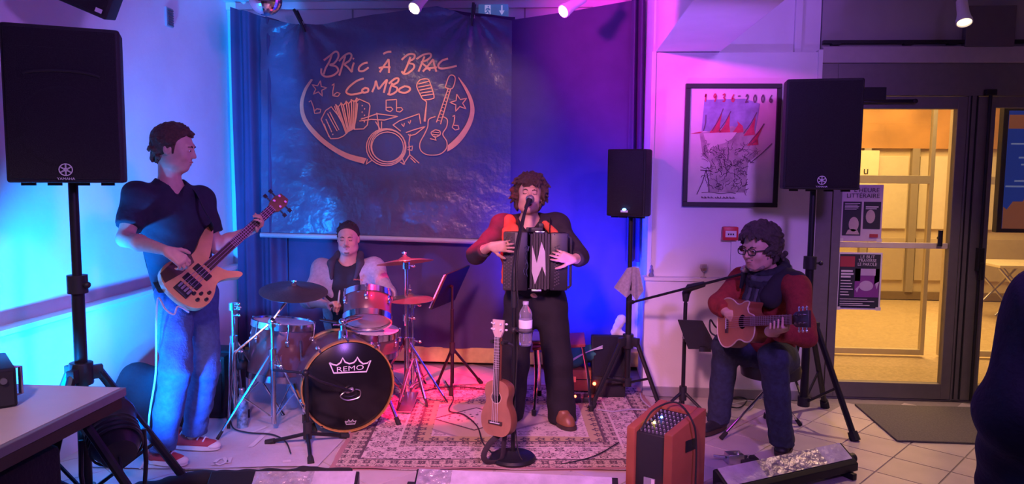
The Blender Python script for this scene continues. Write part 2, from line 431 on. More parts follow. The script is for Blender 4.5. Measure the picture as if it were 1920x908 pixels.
b = MB(); b.bx(1.9, 2.16, 5.31, 5.375, 2.10, 2.19); b.build('door_closer', BLACK, D1, smooth=False, bevel=.004)
b = MB(); b.bx(1.95, 2.36, 5.325, 5.345, 2.085, 2.11); b.cyl((2.36, 5.322, 2.098), (2.36, 5.348, 2.098), .016); b.build('closer_arm', BLACK, D1, bevel=.002)
d2 = MB(); d2.bx(2.80, 2.915, 5.375, 5.435, .015, 2.135); d2.bx(3.75, 3.85, 5.375, 5.435, .015, 2.135); d2.bx(2.915, 3.75, 5.375, 5.435, 2.06, 2.135); d2.bx(2.915, 3.75, 5.375, 5.435, .015, .125)
D2 = struct(d2.build('door_2', ALU, smooth=False, bevel=.003))
b = MB(); b.bx(2.915, 3.75, 5.402, 5.410, .125, 2.06); b.build('pane', GLASS, D2, smooth=False)
b = MB(); b.cyl((2.86, 5.35, .02), (2.86, 5.35, 2.16), .011); b.build('espagnolette_rod', BLACK, D2)
b = MB(); b.bx(2.825, 2.895, 5.335, 5.375, 2.14, 2.18); b.bx(2.84, 2.88, 5.33, 5.375, .94, 1.10); b.bx(2.85, 2.872, 5.31, 5.34, .88, 1.0); b.build('rod_lock', BLACK, D2, smooth=False, bevel=.004)
for x in (2.752, 2.79): b = MB(); b.bx(x-.003, x+.003, 5.372, 5.38, .02, 2.14); b.build('door_gasket', BLACK, D2, smooth=False)

# ================================================================== outside passage
PAVE = M('passage_floor', (.60, .47, .28), .45, noise=.18, scale=40, bump=.1)
b = MB(); b.bx(1.0, 9.5, 5.47, 10.3, -.12, -.01); struct(b.build('floor_passage', PAVE, smooth=False))
PASSW = M('passage_wall', (.66, .55, .36), .6, noise=.08, scale=2)
b = MB(); b.bx(1.0, 9.5, 10.0, 10.2, 0, 3.2); wp = struct(b.build('wall_passage', PASSW, smooth=False))
b = MB(); b.bx(1.0, 9.5, 9.93, 10.0, 1.95, 2.9); b.build('fascia', M('fascia_orange', (.50, .27, .10), .6, noise=.25, scale=2), wp, smooth=False)
b = MB(); b.bx(1.0, 9.5, 9.95, 10.0, 0, .10); b.build('plinth', M('plinth_brown', (.22, .16, .10), .7), wp, smooth=False)
for x in (3.85, 4.45, 4.98): b = MB(); b.bx(x-.045, x+.045, 9.93, 10.0, .1, 1.95); b.build('pilaster', M('pilaster_grey', (.36, .31, .24), .6), wp, smooth=False)
for x0, x1 in ((3.92, 4.38), (4.52, 4.92), (5.05, 6.3)):
    b = MB(); b.bx(x0, x1, 9.965, 10.0, .25, .80); b.build('wall_panel', M('panel_tan', (.55, .46, .32), .6), wp, smooth=False, bevel=.005)
    b = MB(); b.bx(x0, x1, 9.965, 10.0, .92, 1.85); b.build('wall_panel', M('panel_pale', (.74, .66, .48), .5), wp, smooth=False, bevel=.005)
b = MB(); b.bx(1.0, 9.5, 5.6, 10.2, 3.2, 3.3); struct(b.build('ceiling_passage', M('passage_ceiling', (.60, .48, .30), .7), smooth=False))
b = MB(); b.bx(1.0, 1.1, 5.6, 10.2, 0, 3.2); struct(b.build('wall_passage_side', PASSW, smooth=False))
t = thing('notice_board', 'cream handwritten board hung outside behind the door glass', 'board', (3.62, 9.90, .92))
b = MB(); b.bx(3.38, 3.98, 9.895, 9.925, .86, 1.92); b.build('panel', M('board_cream', (.86, .80, .58), .5), t, smooth=False, bevel=.004)
b = MB(); b.text('u', (3.82, 9.889, 1.62), (1, 0, 0), (0, 0, 1), .10); b.text('les', (3.80, 9.889, 1.40), (1, 0, 0), (0, 0, 1), .11); b.text('et', (3.80, 9.889, 1.17), (1, 0, 0), (0, 0, 1), .09); b.build('handwriting', INK, t, smooth=False)
b = MB(); b.bx(3.6, 3.96, 9.889, 9.894, .88, .99); b.build('green_print', M('board_green', (.14, .22, .10), .6), t, smooth=False)
# outer pair of doors across the vestibule
YO = 6.75
xa, xb, xc, xd = [at(px, 400, YO).x for px in (1380, 1748, 1776, 2150)]; za, zb_ = at(1700, 463, YO).z, at(1700, 337, YO).z
for nm, e0, e1 in (('door_3', xa, xb), ('door_4', xc, xd)):
    b = MB(); b.bx(e0, e0+.035, YO, YO+.05, .01, 2.4); b.bx(e1-.035, e1, YO, YO+.05, .01, 2.4); b.bx(e0+.035, e1-.035, YO, YO+.05, 2.34, 2.4); b.bx(e0+.035, e1-.035, YO, YO+.05, .01, .06)
    D3 = struct(b.build(nm, CREAM, smooth=False, bevel=.003))
    b = MB(); b.bx(e0+.035, e1-.035, YO+.02, YO+.028, .06, 2.34); b.build('pane', GLASS, D3, smooth=False)
    b = MB(); b.bx(e0+.035, e1-.035, YO-.005, YO+.045, zb_-.035, zb_+.035); b.build('glazing_bar', CREAM, D3, smooth=False, bevel=.003)
# folding tables stacked outside: crossed legs under a thin top
t = thing('folding_table', 'pale folding table with crossed metal legs standing outside', 'table', (5.0, 8.6, 0))
p0 = at(1846, 492, 8.6); zt = p0.z
b = MB(); b.bx(p0.x, p0.x+1.5, 8.3, 8.95, zt-.03, zt); b.build('table_top', M('table_cream', (.70, .62, .45), .5), t, smooth=False, bevel=.004)
for yy in (8.34, 8.9):
    for k in range(3):
        x = p0.x + .02 + k*.30
        b = MB(); b.cyl((x, yy, 0), (x+.55, yy, zt-.03), .013); b.build('leg', STEEL, t)
        b = MB(); b.cyl((x+.55, yy+.02, 0), (x, yy+.02, zt-.03), .013); b.build('leg', STEEL, t)
# blue display seen through the second door
t = thing('display_totem', 'tall black framed screen with a blue picture behind the right door', 'screen', (3.3, 5.7, 0))
p0 = at(1874, 200, 5.75); p1 = at(1874, 436, 5.75); x0 = p0.x+.03
b = MB(); b.bx(x0, x0+.72, 5.74, 5.80, p1.z, p0.z); b.build('bezel', BLKPL, t, smooth=False, bevel=.004)
b = MB(); b.bx(x0+.3, x0+.42, 5.76, 5.79, 0, p1.z); b.bx(x0+.1, x0+.62, 5.65, 5.9, 0, .03); b.build('stand', BLKPL, t, smooth=False)
b = MB(); b.bx(x0+.035, x0+.685, 5.735, 5.739, p1.z+.03, p0.z-.03); b.build('screen', EM('screen_blue', (.015, .04, .30), .45), t, smooth=False)
b = MB(); zb = p1.z+.03
b.bx(x0+.035, x0+.685, 5.731, 5.734, p0.z-.16, p0.z-.06)
b.prism([(.035, 0), (.685, 0), (.685, .10), (.6, .16), (.5, .14), (.42, .20), (.34, .17), (.26, .30), (.22, .32), (.17, .20), (.10, .20), (.06, .14), (.035, .16)], (x0, 5.734, zb), (1, 0, 0), (0, 0, 1), .003)
b.build('picture_orange', EM('screen_orange', (.30, .09, .05), .4), t, smooth=False)
b = MB()
for k, (w_, z) in enumerate([(.3, .62), (.2, .57), (.24, .52), (.22, .47), (.16, .42), (.26, .35), (.32, .31), (.14, .27), (.12, .22)]): b.bx(x0+.36-w_, x0+.36+w_, 5.731, 5.733, zb+z-.006, zb+z+.006)
b.build('picture_text', EM('screen_text', (.22, .26, .5), .4), t, smooth=False)
# posters taped to the door
def poster(name, label, q, Y, bits):
    t = thing(name, label, 'poster', (q[0].x, Y, q[2].z))
    x0, x1 = q[0].x, q[1].x; z1, z0 = q[0].z, q[2].z; w_ = x1-x0; h_ = z1-z0
    b = MB(); b.bx(x0, x1, Y-.001, Y+.002, z0, z1); b.build('paper', PAPERM, t, smooth=False)
    for nm, mt, rects, texts, polys in bits:
        b = MB()
        dy = {'print_picture': .0035, 'print_detail': .0045, 'lettering': .0055}.get(nm, .0025)
        for (u0, v0, u1, v1) in rects: b.bx(x0+u0*w_, x0+u1*w_, Y-dy, Y-.001, z0+v0*h_, z0+v1*h_)
        for (s_, u, v, hh, sq) in texts: b.text(s_, (x0+u*w_, Y-dy, z0+v*h_), (1, 0, 0), (0, 0, 1), hh*h_, squeeze=sq)
        for pl in polys: b.prism([(x0+u*w_, z0+v*h_) for u, v in pl], (0, Y-.001, 0), (1, 0, 0), (0, 0, 1), dy-.001)
        b.build(nm, mt, t, smooth=False)
    for (u, v) in ((.04, .02), (.96, .02)):
        b = MB(); b.bx(x0+u*w_-.018, x0+u*w_+.018, Y-.003, Y, z0+v*h_-.012, z0+v*h_+.012); b.build('tape', M('clear_tape', (.8, .77, .7), .3), t, smooth=False)
YP = 5.396
def oval(cu, cv, ru, rv, n=18): return [(cu+ru*math.cos(2*math.pi*i/n), cv+rv*math.sin(2*math.pi*i/n)) for i in range(n)]
PINKP = M('poster_mauve', (.62, .50, .60), .7); DKP = M('poster_dark', (.035, .035, .05), .6); SKP = M('poster_skin', (.55, .42, .42), .7); YELP = M('poster_yellow', (.55, .42, .12), .7); REDP = M('poster_red', (.42, .05, .07), .7)
poster('literary_poster', 'mauve poster with two portraits taped to the door glass, above the dark poster', [at(1578, 346, YP), at(1657, 346, YP), at(1578, 452, YP)], YP,
  [('print_background', PINKP, [(.0, .0, 1, 1)], [], []),
   ('print_picture', DKP, [(.06, .10, .50, .70), (.55, .22, .96, .70)], [], []),
   ('print_detail', SKP, [], [], [oval(.33, .30, .12, .13), oval(.72, .44, .11, .12), [(.15, .12), (.48, .12), (.42, .2), (.3, .22), (.2, .2)]]),
   ('print_yellow', YELP, [], [], [[(.06, .14), (.2, .12), (.22, .28), (.12, .26)]]),
   ('print_detail', M('poster_pale', (.75, .68, .74), .7), [(.1, .66, .46, .672), (.1, .635, .40, .645), (.1, .61, .44, .62), (.1, .585, .42, .595), (.1, .56, .38, .57), (.60, .60, .90, .62), (.60, .57, .86, .585)], [], []),
   ('lettering', REDP, [(.72, .07, .92, .13)], [], []),
   ('lettering', INK, [], [("L'HEURE", .60, .87, .075, 1.1), ('LITTÉRAIRE', .52, .77, .075, 1.05)], [])])
poster('dark_red_poster', 'dark red and violet poster with a white border, lower on the door glass', [at(1572, 473, YP), at(1655, 475, YP), at(1572, 580, YP)], YP,
  [('print_background', DKP, [(.04, .03, .96, .97)], [], []),
   ('print_picture', M('poster_violet', (.25, .05, .30), .7), [(.40, .22, .95, .72)], [], []),
   ('print_picture', REDP, [(.05, .75, .38, .93), (.40, .5, .52, .72), (.84, .45, .95, .72)], [], []),
   ('print_detail', M('poster_lilac', (.55, .40, .62), .7), [(.52, .60, .86, .72)], [], [oval(.66, .42, .16, .09), [(.42, .36), (.52, .44), (.46, .3)], [(.86, .46), (.95, .5), (.9, .36)]]),
   ('lettering', M('poster_pale', (.75, .68, .74), .7), [(.08, .50-.05*i, .08+w_, .515-.05*i) for i, w_ in enumerate((.22, .26, .24, .28, .18, .2))] + [(.08, .66, .34, .69), (.08, .61, .36, .64), (.08, .56, .30, .59), (.08, .18, .7, .19), (.08, .14, .86, .15), (.08, .10, .6, .11), (.08, .07, .76, .08)],
     [('LE BUT', .66, .90, .055, 1.), ('TRAVERSE', .66, .835, .055, .85), ('LE PAROLE', .66, .77, .055, .85)], [])])
# door mat
t = M('mat_fibre', (.17, .16, .15), .95, noise=.2, scale=90, bump=.6, bscale=300)
b = MB(); b.prism([(2.0, 4.50), (3.35, 4.50), (3.35, 5.22), (2.02, 5.22)], (0, 0, .002), (1, 0, 0), (0, 1, 0), .012)
tag(b.build('door_mat', t, smooth=False, bevel=.003), 'dark grey door mat on the tiles before the glass doors', 'mat')

# ================================================================== curtains
CLOTH = M('curtain_cloth', (.075, .048, .125), .85, noise=.08, scale=6, bump=.1, bscale=160)
def curtain(name, label, x0, x1, ztop, zbot, Y0, fold, nu=90, nv=24):
    b = MB()
    def fn(u, v):
        x = x0+(x1-x0)*u; z = zbot+(ztop(x)-zbot)*v
        return V((x, Y0+fold(x, z), z))
    def bk(u, v): p = fn(1-u, v); p.y += .004; return p
    b.grid(fn, nu, nv); b.grid(bk, nu, nv)
    return tag(b.build(name, CLOTH, angle=180), label, 'curtain', None)
def interp(tbl):
    xs = [p[0] for p in tbl]; ys = [p[1] for p in tbl]
    return lambda x: float(np.interp(x, xs, ys))
zt = interp([(at(px, py, 5.94).x, at(px, py, 5.94).z) for px, py in ((415, 12), (428, 12), (495, 31), (560, 48), (580, 46), (640, 40), (820, 13), (960, 30))])
curtain('stage_curtain', 'narrow dark curtain hanging in folds between bassist and banner', -2.70, -2.28, zt, .12, 5.93, lambda x, z: .035*math.sin((x+2.7)*34+.5*math.sin(z*2)) + .012*math.sin(x*90), 70, 20)
curtain('stage_curtain', 'dark backdrop curtain showing below the banner behind the drummer', -2.29, -.42, zt, .15, 5.99, lambda x, z: .012*math.sin(x*9+z) + .008*math.sin(x*23-z*2), 110, 16)
zt2 = interp([(at(px, py, 5.97).x, at(px, py, 5.97).z) for px, py in ((940, 40), (960, 37), (1080, 20), (1200, -2), (1222, -4))])
curtain('stage_curtain', 'smooth dark curtain to the right of the banner behind the singer', -.46, .50, zt2, .14, 5.965, lambda x, z: .006*math.sin(x*7+z*1.4)+.010*max(0, math.sin((x+.1)*16-z*2.2))*math.exp(-(z-1.0)**2/.25), 90, 40)
curtain('stage_curtain', 'gathered end of the backdrop curtain beside the pink wall corner', .48, .585, zt2, .9, 5.90, lambda x, z: .03*math.sin((x-.48)*110+z*.8)+.06*(.585-x)*4*max(0, 1.6-z), 40, 30)
# ================================================================== banner
ZTOP = interp([(at(px, py, 5.90).x, at(px, py, 5.90).z) for px, py in ((488, 32), (530, 41), (555, 47), (567, 44), (580, 46), (610, 45), (700, 28), (820, 12), (850, 21), (880, 32), (892, 31), (930, 33), (960, 39))])
ZBOT = interp([(-2.47, 1.075), (-.44, 1.04)])
C1 = at(567, 44, 5.9); C2 = at(887, 32, 5.9)
def banner_y(x, z):
    y = 5.895
    for c, k, ph in ((C1, 11, .4), (C2, 13, 1.2)):
        dx = x-c.x; dz = c.z-z+.03; r = math.hypot(dx, dz); a = math.atan2(dx, dz)
        y += .016*math.sin(a*k+ph)*math.exp(-r/.55)*min(1, r/.08)
    y += .010*math.sin(x*3.1+.6)*math.sin(z*2.3) + .0035*math.sin(x*14+z*9)*math.sin(z*21-x*5)
    dip = (z-ZTOP(x))
    y -= .012*math.exp(-((x+1.62)**2/.02+(dip+.05)**2/.01))
    return y
BT = thing('stage_banner', 'large dark vinyl banner with orange line drawing hung behind the drummer', 'banner', (-1.45, 5.9, 1.04))
VINYL = M('banner_vinyl', (.095, .082, .150), .30, noise=.10, scale=3, bump=.75, bscale=11)
b = MB()
def bf(u, v):
    x = -2.468 + 2.03*u + .03*(v)*(1-u); z = ZBOT(x)+(ZTOP(x)-ZBOT(x))*v
    return V((x, banner_y(x, z), z))
def bfb(u, v): p = bf(1-u, v); p.y += .003; return p
b.grid(bf, 130, 110); b.grid(bfb, 40, 40); b.build('sheet', VINYL, BT, angle=180)
b = MB(); b.tube([(-2.47, 5.885, 1.07), (-1.45, 5.885, 1.055), (-.44, 5.885, 1.037)], .020, 10); b.build('hem_pole', M('hem_grey', (.40, .38, .40), .35), BT)
PRINT = M('banner_print', (.90, .36, .20), .5, noise=.05)
def bpt(px, py):
    p = at(px, py, 5.9); return V((p.x, banner_y(p.x, p.z)-.006, p.z))
def crop(pts): return [(540+x/3.6316, 70+y/3.6316) for x, y in pts]
def dens(pts, step=3.0):
    out = [pts[0]]
    for a, c in zip(pts, pts[1:]):
        n = max(1, int(math.hypot(c[0]-a[0], c[1]-a[1])/step))
        out += [(a[0]+(c[0]-a[0])*i/n, a[1]+(c[1]-a[1])*i/n) for i in range(1, n+1)]
    return out
def curve2(pts, n=5): return [(p.x, p.y) for p in smooth_path([(x, y, 0) for x, y in pts], n)]
def stroke(b, pts, wpx, sm=True):
    q = crop(pts); q = curve2(q) if sm and len(q) > 2 else q
    b.ribbon([bpt(*p) for p in dens(q)], wpx/235., (0, -1, 0))
b = MB()   # the lettering
LW = 3.6
for s_ in ([(300, 120), (285, 170), (262, 215), (250, 255)], [(235, 215), (235, 250), (262, 270), (310, 262), (345, 230), (330, 200), (290, 190), (318, 178), (345, 140), (345, 108), (325, 100), (290, 125), (250, 160)],
           [(395, 130), (375, 190), (352, 262)], [(350, 165), (385, 130), (420, 112), (438, 125), (425, 160), (390, 185), (410, 205), (440, 240)], [(455, 175), (445, 205), (440, 240)], [(452, 143), (450, 148), (455, 150)],
           [(548, 175), (520, 182), (492, 205), (490, 230), (520, 232), (555, 208)],
           [(688, 150), (650, 205), (628, 240)], [(688, 150), (690, 200), (690, 245)], [(622, 212), (655, 205), (700, 205)], [(652, 115), (680, 102), (706, 100)],
           [(835, 135), (815, 190), (790, 245)], [(775, 155), (820, 118), (860, 118), (858, 145), (820, 172), (855, 185), (858, 210), (820, 245), (790, 250), (775, 232)],
           [(930, 130), (910, 185), (890, 235)], [(875, 150), (920, 120), (968, 112), (972, 135), (940, 160), (910, 172), (950, 205), (970, 228)],
           [(990, 150), (960, 190), (920, 235)], [(990, 150), (998, 190), (1012, 235)], [(935, 215), (970, 212), (1015, 205)],
           [(1090, 145), (1050, 160), (1025, 190), (1035, 212), (1080, 210), (1150, 195)],
           [(520, 282), (470, 300), (420, 340), (402, 375), (430, 392), (480, 385), (520, 372)], [(530, 345), (508, 360), (515, 378), (545, 372), (548, 352), (525, 345)],
           [(575, 375), (595, 330), (602, 300), (612, 335), (622, 352), (650, 320), (678, 292), (668, 330), (655, 380)],
           [(715, 312), (700, 350), (690, 390)], [(690, 318), (730, 285), (755, 282), (750, 308), (715, 330), (745, 345), (742, 370), (705, 392), (680, 388)],
           [(800, 335), (765, 352), (762, 372), (800, 380), (832, 362), (828, 342), (795, 335)]): stroke(b, s_, LW)
b.build('lettering', PRINT, BT, smooth=False)
b = MB()   # the two sweeping arcs
def arc(outer, inner):
    o = [bpt(*p) for p in curve2(crop(outer), 8)]; i = [bpt(*p) for p in curve2(crop(inner), 8)]
    vs = []; [vs.extend((p, q)) for p, q in zip(o, i)]
    b.add(vs, [(2*k, 2*k+2, 2*k+3, 2*k+1) for k in range(len(o)-1)])
arc([(160, 285), (110, 360), (85, 460), (105, 570), (180, 670), (280, 755), (400, 825), (520, 862)], [(175, 290), (130, 365), (110, 460), (132, 560), (205, 650), (300, 730), (410, 790), (540, 825)])
b.build('arc', PRINT, BT, smooth=False); b = MB()
arc([(1162, 270), (1215, 340), (1255, 420), (1270, 500), (1250, 590), (1200, 680), (1140, 745), (1085, 780)], [(1160, 278), (1200, 350), (1232, 425), (1240, 500), (1218, 580), (1175, 650), (1130, 700), (1090, 735)])
b.build('arc', PRINT, BT, smooth=False)
b = MB(); TH = 2.0   # the instruments
def star(cx, cy, r, rot):
    pts = []
    for i in range(11): a = RAD(rot+36*i); rr = r if i % 2 == 0 else r*.4; pts.append((cx+rr*math.sin(a), cy-rr*math.cos(a)))
    stroke(b, pts, TH, False)
star(216, 352, 55, 12); star(1165, 448, 62, -14)
for s_ in ([(318, 322), (305, 330), (322, 318), (312, 370), (312, 400), (345, 405), (362, 385), (340, 378), (318, 395)], [(145, 442), (160, 432), (178, 480), (185, 520), (222, 515), (228, 492), (200, 488), (180, 505)], [(1122, 540), (1136, 532), (1132, 580), (1120, 615), (1140, 632), (1165, 625), (1160, 602), (1130, 600)],
           [(672, 500), (672, 430), (742, 425), (742, 505)], [(672, 480), (705, 478), (718, 492), (700, 508), (675, 500)], [(742, 482), (775, 480), (785, 495), (765, 510), (742, 505)]): stroke(b, s_, TH, False)
for s_ in ([(230, 560), (262, 500), (300, 475), (345, 530), (410, 650), (380, 675), (345, 690), (295, 692), (262, 630), (230, 560)], [(275, 520), (340, 640)], [(290, 510), (352, 632)], [(265, 560), (300, 640)], [(470, 440), (488, 422), (555, 452), (562, 470), (545, 600), (520, 625), (455, 628)], [(478, 450), (470, 540), (455, 628)],
           [(345, 530), (322, 470)], [(470, 440), (440, 430)], [(250, 590), (285, 680)]): stroke(b, s_, TH, False)
for k in range(9):
    f = k/8; x0 = 330+f*140; y0 = 470-f*45+(12 if k % 2 else -12); x1 = 400+f*58; y1 = 655-f*30
    stroke(b, [(x0, y0), (x1, y1)], 2.4, False); stroke(b, [(x0, y0), (x0+17, y0+(-20 if k % 2 else 18))], TH, False)
for k in range(6):
    stroke(b, [(505+16*(k % 2), 465+22*k), (512+16*(k % 2), 468+22*k)], 2.6, False); stroke(b, [(262+9*k, 560+20*k), (268+9*k, 565+20*k)], 2.6, False)
for rr, dx, dy in ((1, 0, 0), (.93, 6, -5), (1.07, -6, 4), (.86, 3, 2)): stroke(b, [(678+dx+125*rr*math.cos(RAD(a)), 745+dy+118*rr*math.sin(RAD(a))) for a in range(0, 361, 15)], TH, False)
for s_ in ([(490, 572), (570, 560), (660, 565), (750, 540), (610, 522), (500, 560)], [(608, 515), (625, 632)], [(600, 575), (640, 640)], [(640, 575), (640, 640)], [(715, 600), (760, 570), (895, 522), (905, 590)], [(720, 600), (770, 640)], [(775, 590), (790, 610), (795, 585)], [(820, 575), (832, 590), (838, 565)], [(805, 650), (860, 630), (935, 608), (870, 660), (830, 672), (820, 660)], [(835, 660), (825, 720), (830, 800)], [(830, 800), (785, 868)], [(830, 800), (895, 858)], [(835, 820), (870, 855)], [(545, 830), (535, 865), (580, 835)], [(780, 825), (798, 866), (765, 850)], [(815, 750), (850, 740), (845, 770), (815, 765)]): stroke(b, s_, TH, False)
for s_ in ([(885, 310), (905, 290), (950, 285), (968, 310), (995, 400), (980, 420), (925, 425), (905, 395), (880, 340), (885, 310)], [(890, 320), (960, 300)], [(890, 342), (970, 325)], [(898, 362), (978, 345)], [(905, 382), (985, 368)], [(912, 400), (990, 388)], [(925, 425), (945, 440), (935, 575)], [(945, 440), (928, 575)]): stroke(b, s_, TH, s_[0] == (885, 310))
for s_ in ([(1005, 540), (960, 560), (952, 610), (930, 660), (900, 720), (905, 770), (950, 800), (1030, 798), (1078, 760), (1082, 710), (1055, 660), (1082, 610), (1085, 560), (1050, 538)], [(1070, 340), (1095, 270), (1120, 258), (1140, 280), (1125, 340), (1100, 352), (1070, 340)], [(1012, 580), (1092, 345)], [(1040, 592), (1108, 350)], [(1005, 630), (975, 650), (1000, 680), (1035, 665), (1035, 640), (1005, 630)], [(985, 645), (1030, 650)], [(985, 660), (1030, 668)], [(968, 690), (1005, 700)], [(1000, 670), (1010, 705)]): stroke(b, s_, TH, len(s_) > 5)
for k in range(10): stroke(b, [(1018+7.6*k, 565-22*k), (1044+6.6*k, 572-22*k)], 1.2, False)
b.build('line_drawing', PRINT, BT, smooth=False)
for k, (c, lean, lb) in enumerate(((C1, -.05, 'black spring clamp holding the left part of the banner'), (C2, .01, 'black spring clamp holding the banner near the exit sign'))):
    t = thing('spring_clamp', lb, 'clamp', (c.x, 5.88, c.z-.06))
    for s2 in (-1, 1):
        b = MB(); b.tube([(c.x-lean*.6, 5.885+s2*.012, c.z-.07), (c.x, 5.885+s2*.022, c.z), (c.x+lean, 5.885+s2*.035, c.z+.10)], [.007, .013, .012], 8); b.build('jaw', BLKPL, t)
    b = MB(); b.cyl((c.x-.016, 5.885, c.z), (c.x+.016, 5.885, c.z), .014); b.build('spring', STEEL, t)
# ================================================================== generic gear builders
def onplane(px, py, p0, n):
    d = _ray(px, py); n = V(n); return CAM + d*((V(p0)-CAM).dot(n)/d.dot(n))
def rot90(n): return V((-n.y, n.x, 0))
UP = V((0, 0, 1))
def leg_part(t, a, c, r, mat, name='leg', foot=True, n=8):
    b = MB(); b.cyl(a, c, r, r, n); o = b.build(name, mat, t)
    if foot:
        d = (V(c)-V(a)).normalized(); b = MB(); b.cyl(V(c)-d*.05, V(c)+d*.004, r*1.5, r*1.7, n); b.build('rubber_foot', RUBBER, o)
    return o
def speaker_stand(label, cx, cy, ztop, hub, feet, r=.019, low=.12):
    t = thing('speaker_stand', label, 'speaker stand', (cx, cy, 0))
    b = MB(); b.cyl((cx, cy, hub), (cx, cy, ztop), r*.85); b.build('pole', BLACK, t)
    b = MB(); b.cyl((cx, cy, low), (cx, cy, hub+.42), r*1.15); b.build('tube', BLACK, t)
    b = MB(); b.cyl((cx, cy, hub+.36), (cx, cy, hub+.44), r*1.8); k = b.build('collar', BLKPL, t)
    b = MB(); b.cyl((cx, cy, hub+.40), (cx+.055, cy-.02, hub+.40), .007); b.ball((cx+.06, cy-.022, hub+.40), .015, 8, 6); b.build('clamp_knob', BLKPL, k)
    b = MB(); b.cyl((cx, cy, hub-.05), (cx, cy, hub+.05), r*2.1)
    for f in feet: d = (V((f[0], f[1], 0))-V((cx, cy, 0))).normalized(); b.box((cx+d.x*.05, cy+d.y*.05, hub), (.07, .035, .06), d, rot90(d))
    b.build('hub', BLKPL, t, bevel=.004)
    for f in feet:
        d = (V((f[0], f[1], 0))-V((cx, cy, 0))).normalized()
        a = V((cx+d.x*.07, cy+d.y*.07, hub)); c = V((f[0], f[1], .006)); leg_part(t, a, c, r*.85, BLACK)
        m2 = lerp(a, c, .55); b = MB(); b.cyl((cx+d.x*.02, cy+d.y*.02, low+.02), m2, .009, n=6); b.build('brace', BLACK, t)
    b = MB(); b.cyl((cx, cy, low-.01), (cx, cy, low+.05), r*1.7); b.build('lower_collar', BLKPL, t)
    return t
GRILLE = M('speaker_grille', (.020, .019, .023), .62, .2, noise=.3, scale=220, bump=.5, bscale=420)
CAB = M('speaker_cabinet', (.016, .016, .020), .55, noise=.1, scale=90, bump=.3, bscale=260)
LOGOW = M('logo_white', (.75, .75, .78), .4)
def pa_speaker(label, c, n, w, h, d, logo=True, vis=True):
    """c = centre of the front face, n = horizontal front normal"""
    n = V(n).normalized(); ex = rot90(n); c = V(c); base = c - n*(d/2) - UP*(h/2)
    t = thing('loudspeaker', label, 'loudspeaker', base)
    o = c - UP*(h/2) - n*d
    b = MB(); pl = [(-w*.36, 0), (w*.36, 0), (w*.5, d*.55), (w*.5, d*.97), (w*.46, d), (-w*.46, d), (-w*.5, d*.97), (-w*.5, d*.55)]
    b.prism(pl, o, ex, n, h)
    # prism extrudes along ex x n; flip so that it rises
    if ex.cross(n).z < 0: b.v = [V((p.x, p.y, 2*o.z - p.z)) for p in b.v]
    body = b.build('cabinet', CAB, t, smooth=False, bevel=.012)
    b = MB(); b.box(c + n*.004, (w*.93, h*.955, .012), ex, UP); gr = b.build('grille', GRILLE, t, bevel=.005)
    if vis:
        b = MB(); b.lathe([(.001, .012), (w*.06, .0115), (w*.10, .009), (w*.13, .0085), (w*.34, .010), (w*.37, .0105), (w*.39, .006)], c - UP*h*.14 + n*.004, n, 40); b.build('woofer', GRILLE, t)
        b = MB(); b.box(c + UP*h*.26 + n*.009, (w*.74, h*.2, .006), ex, UP); b.build('horn', GRILLE, t, bevel=.004)
        b = MB(); b.tube([c + n*.014 + ex*(w*.34*math.cos(a)) + UP*(h*(.17+.045*math.sin(a))) for a in [RAD(20+14*i) for i in range(11)]], .006, 6); b.build('horn_lip', M('woofer_sheen', (.024, .023, .026), .5), t)
    if logo:
        lc = c - UP*h*.415 + n*.018; r = w*.056
        b = MB(); b.tube([lc + ex*(r*math.cos(a)) + UP*(r*math.sin(a)) for a in [2*math.pi*i/28 for i in range(28)]], r*.09, 5, True)
        for k in range(3):
            a = RAD(90+60*k); e = ex*math.cos(a) + UP*math.sin(a); q = ex*-math.sin(a) + UP*math.cos(a)
            for s2 in (-1, 1): b.ribbon([lc+n*.001-e*r*.92+q*s2*r*.07, lc+n*.001+e*r*.92+q*s2*r*.07], r*.09, n)
            b.ribbon([lc+n*.001-e*r*.3, lc+n*.001+e*r*.3], r*.3, n)
        lo = b.build('emblem', LOGOW, t)
        b = MB(); b.text('YAMAHA', lc - UP*r*1.75 + n*.0005, ex, UP, r*.42, squeeze=1.1); b.build('brand_lettering', LOGOW, t, smooth=False)
    for sx in (-.34, -.12, .12, .34):
        b = MB(); b.box(c - UP*(h/2+.006) - n*.06 + ex*w*sx, (.05, .03, .012), ex, n); b.build('foot_pad', RUBBER, t, smooth=False)
    return t
# left main speaker
cL = at(119, 197, 2.95)
pa_speaker('large black loudspeaker with white emblem on a tall stand by the left wall', cL, (.46, -.89, 0), .425, .635, .34)
bx_, by_ = cL.x-.46*.17, cL.y+.89*.17
hz = at(147, 700, by_).z
speaker_stand('black tripod stand under the loudspeaker beside the front left table', bx_, by_, cL.z-.32, hz, [(bx_+.36, by_+.30), (bx_-.42, by_+.12), (bx_+.02, by_-.40)], .023)
# right main speaker
cR = at(1544, 252, 4.66)
pa_speaker('black loudspeaker with small emblem on a stand beside the framed picture', cR, (-.16, -1, 0), .44, .665, .34, vis=False)
n_ = V((-.16, -1, 0)).normalized(); bR = cR - n_*.16
speaker_stand('black tripod stand of the right loudspeaker behind the seated guitarist', bR.x-.02, bR.y, cR.z-.335, at(1530, 610, bR.y).z, [(1.755, 4.50), (1.53, 5.22), (1.80, 5.16)], .022)
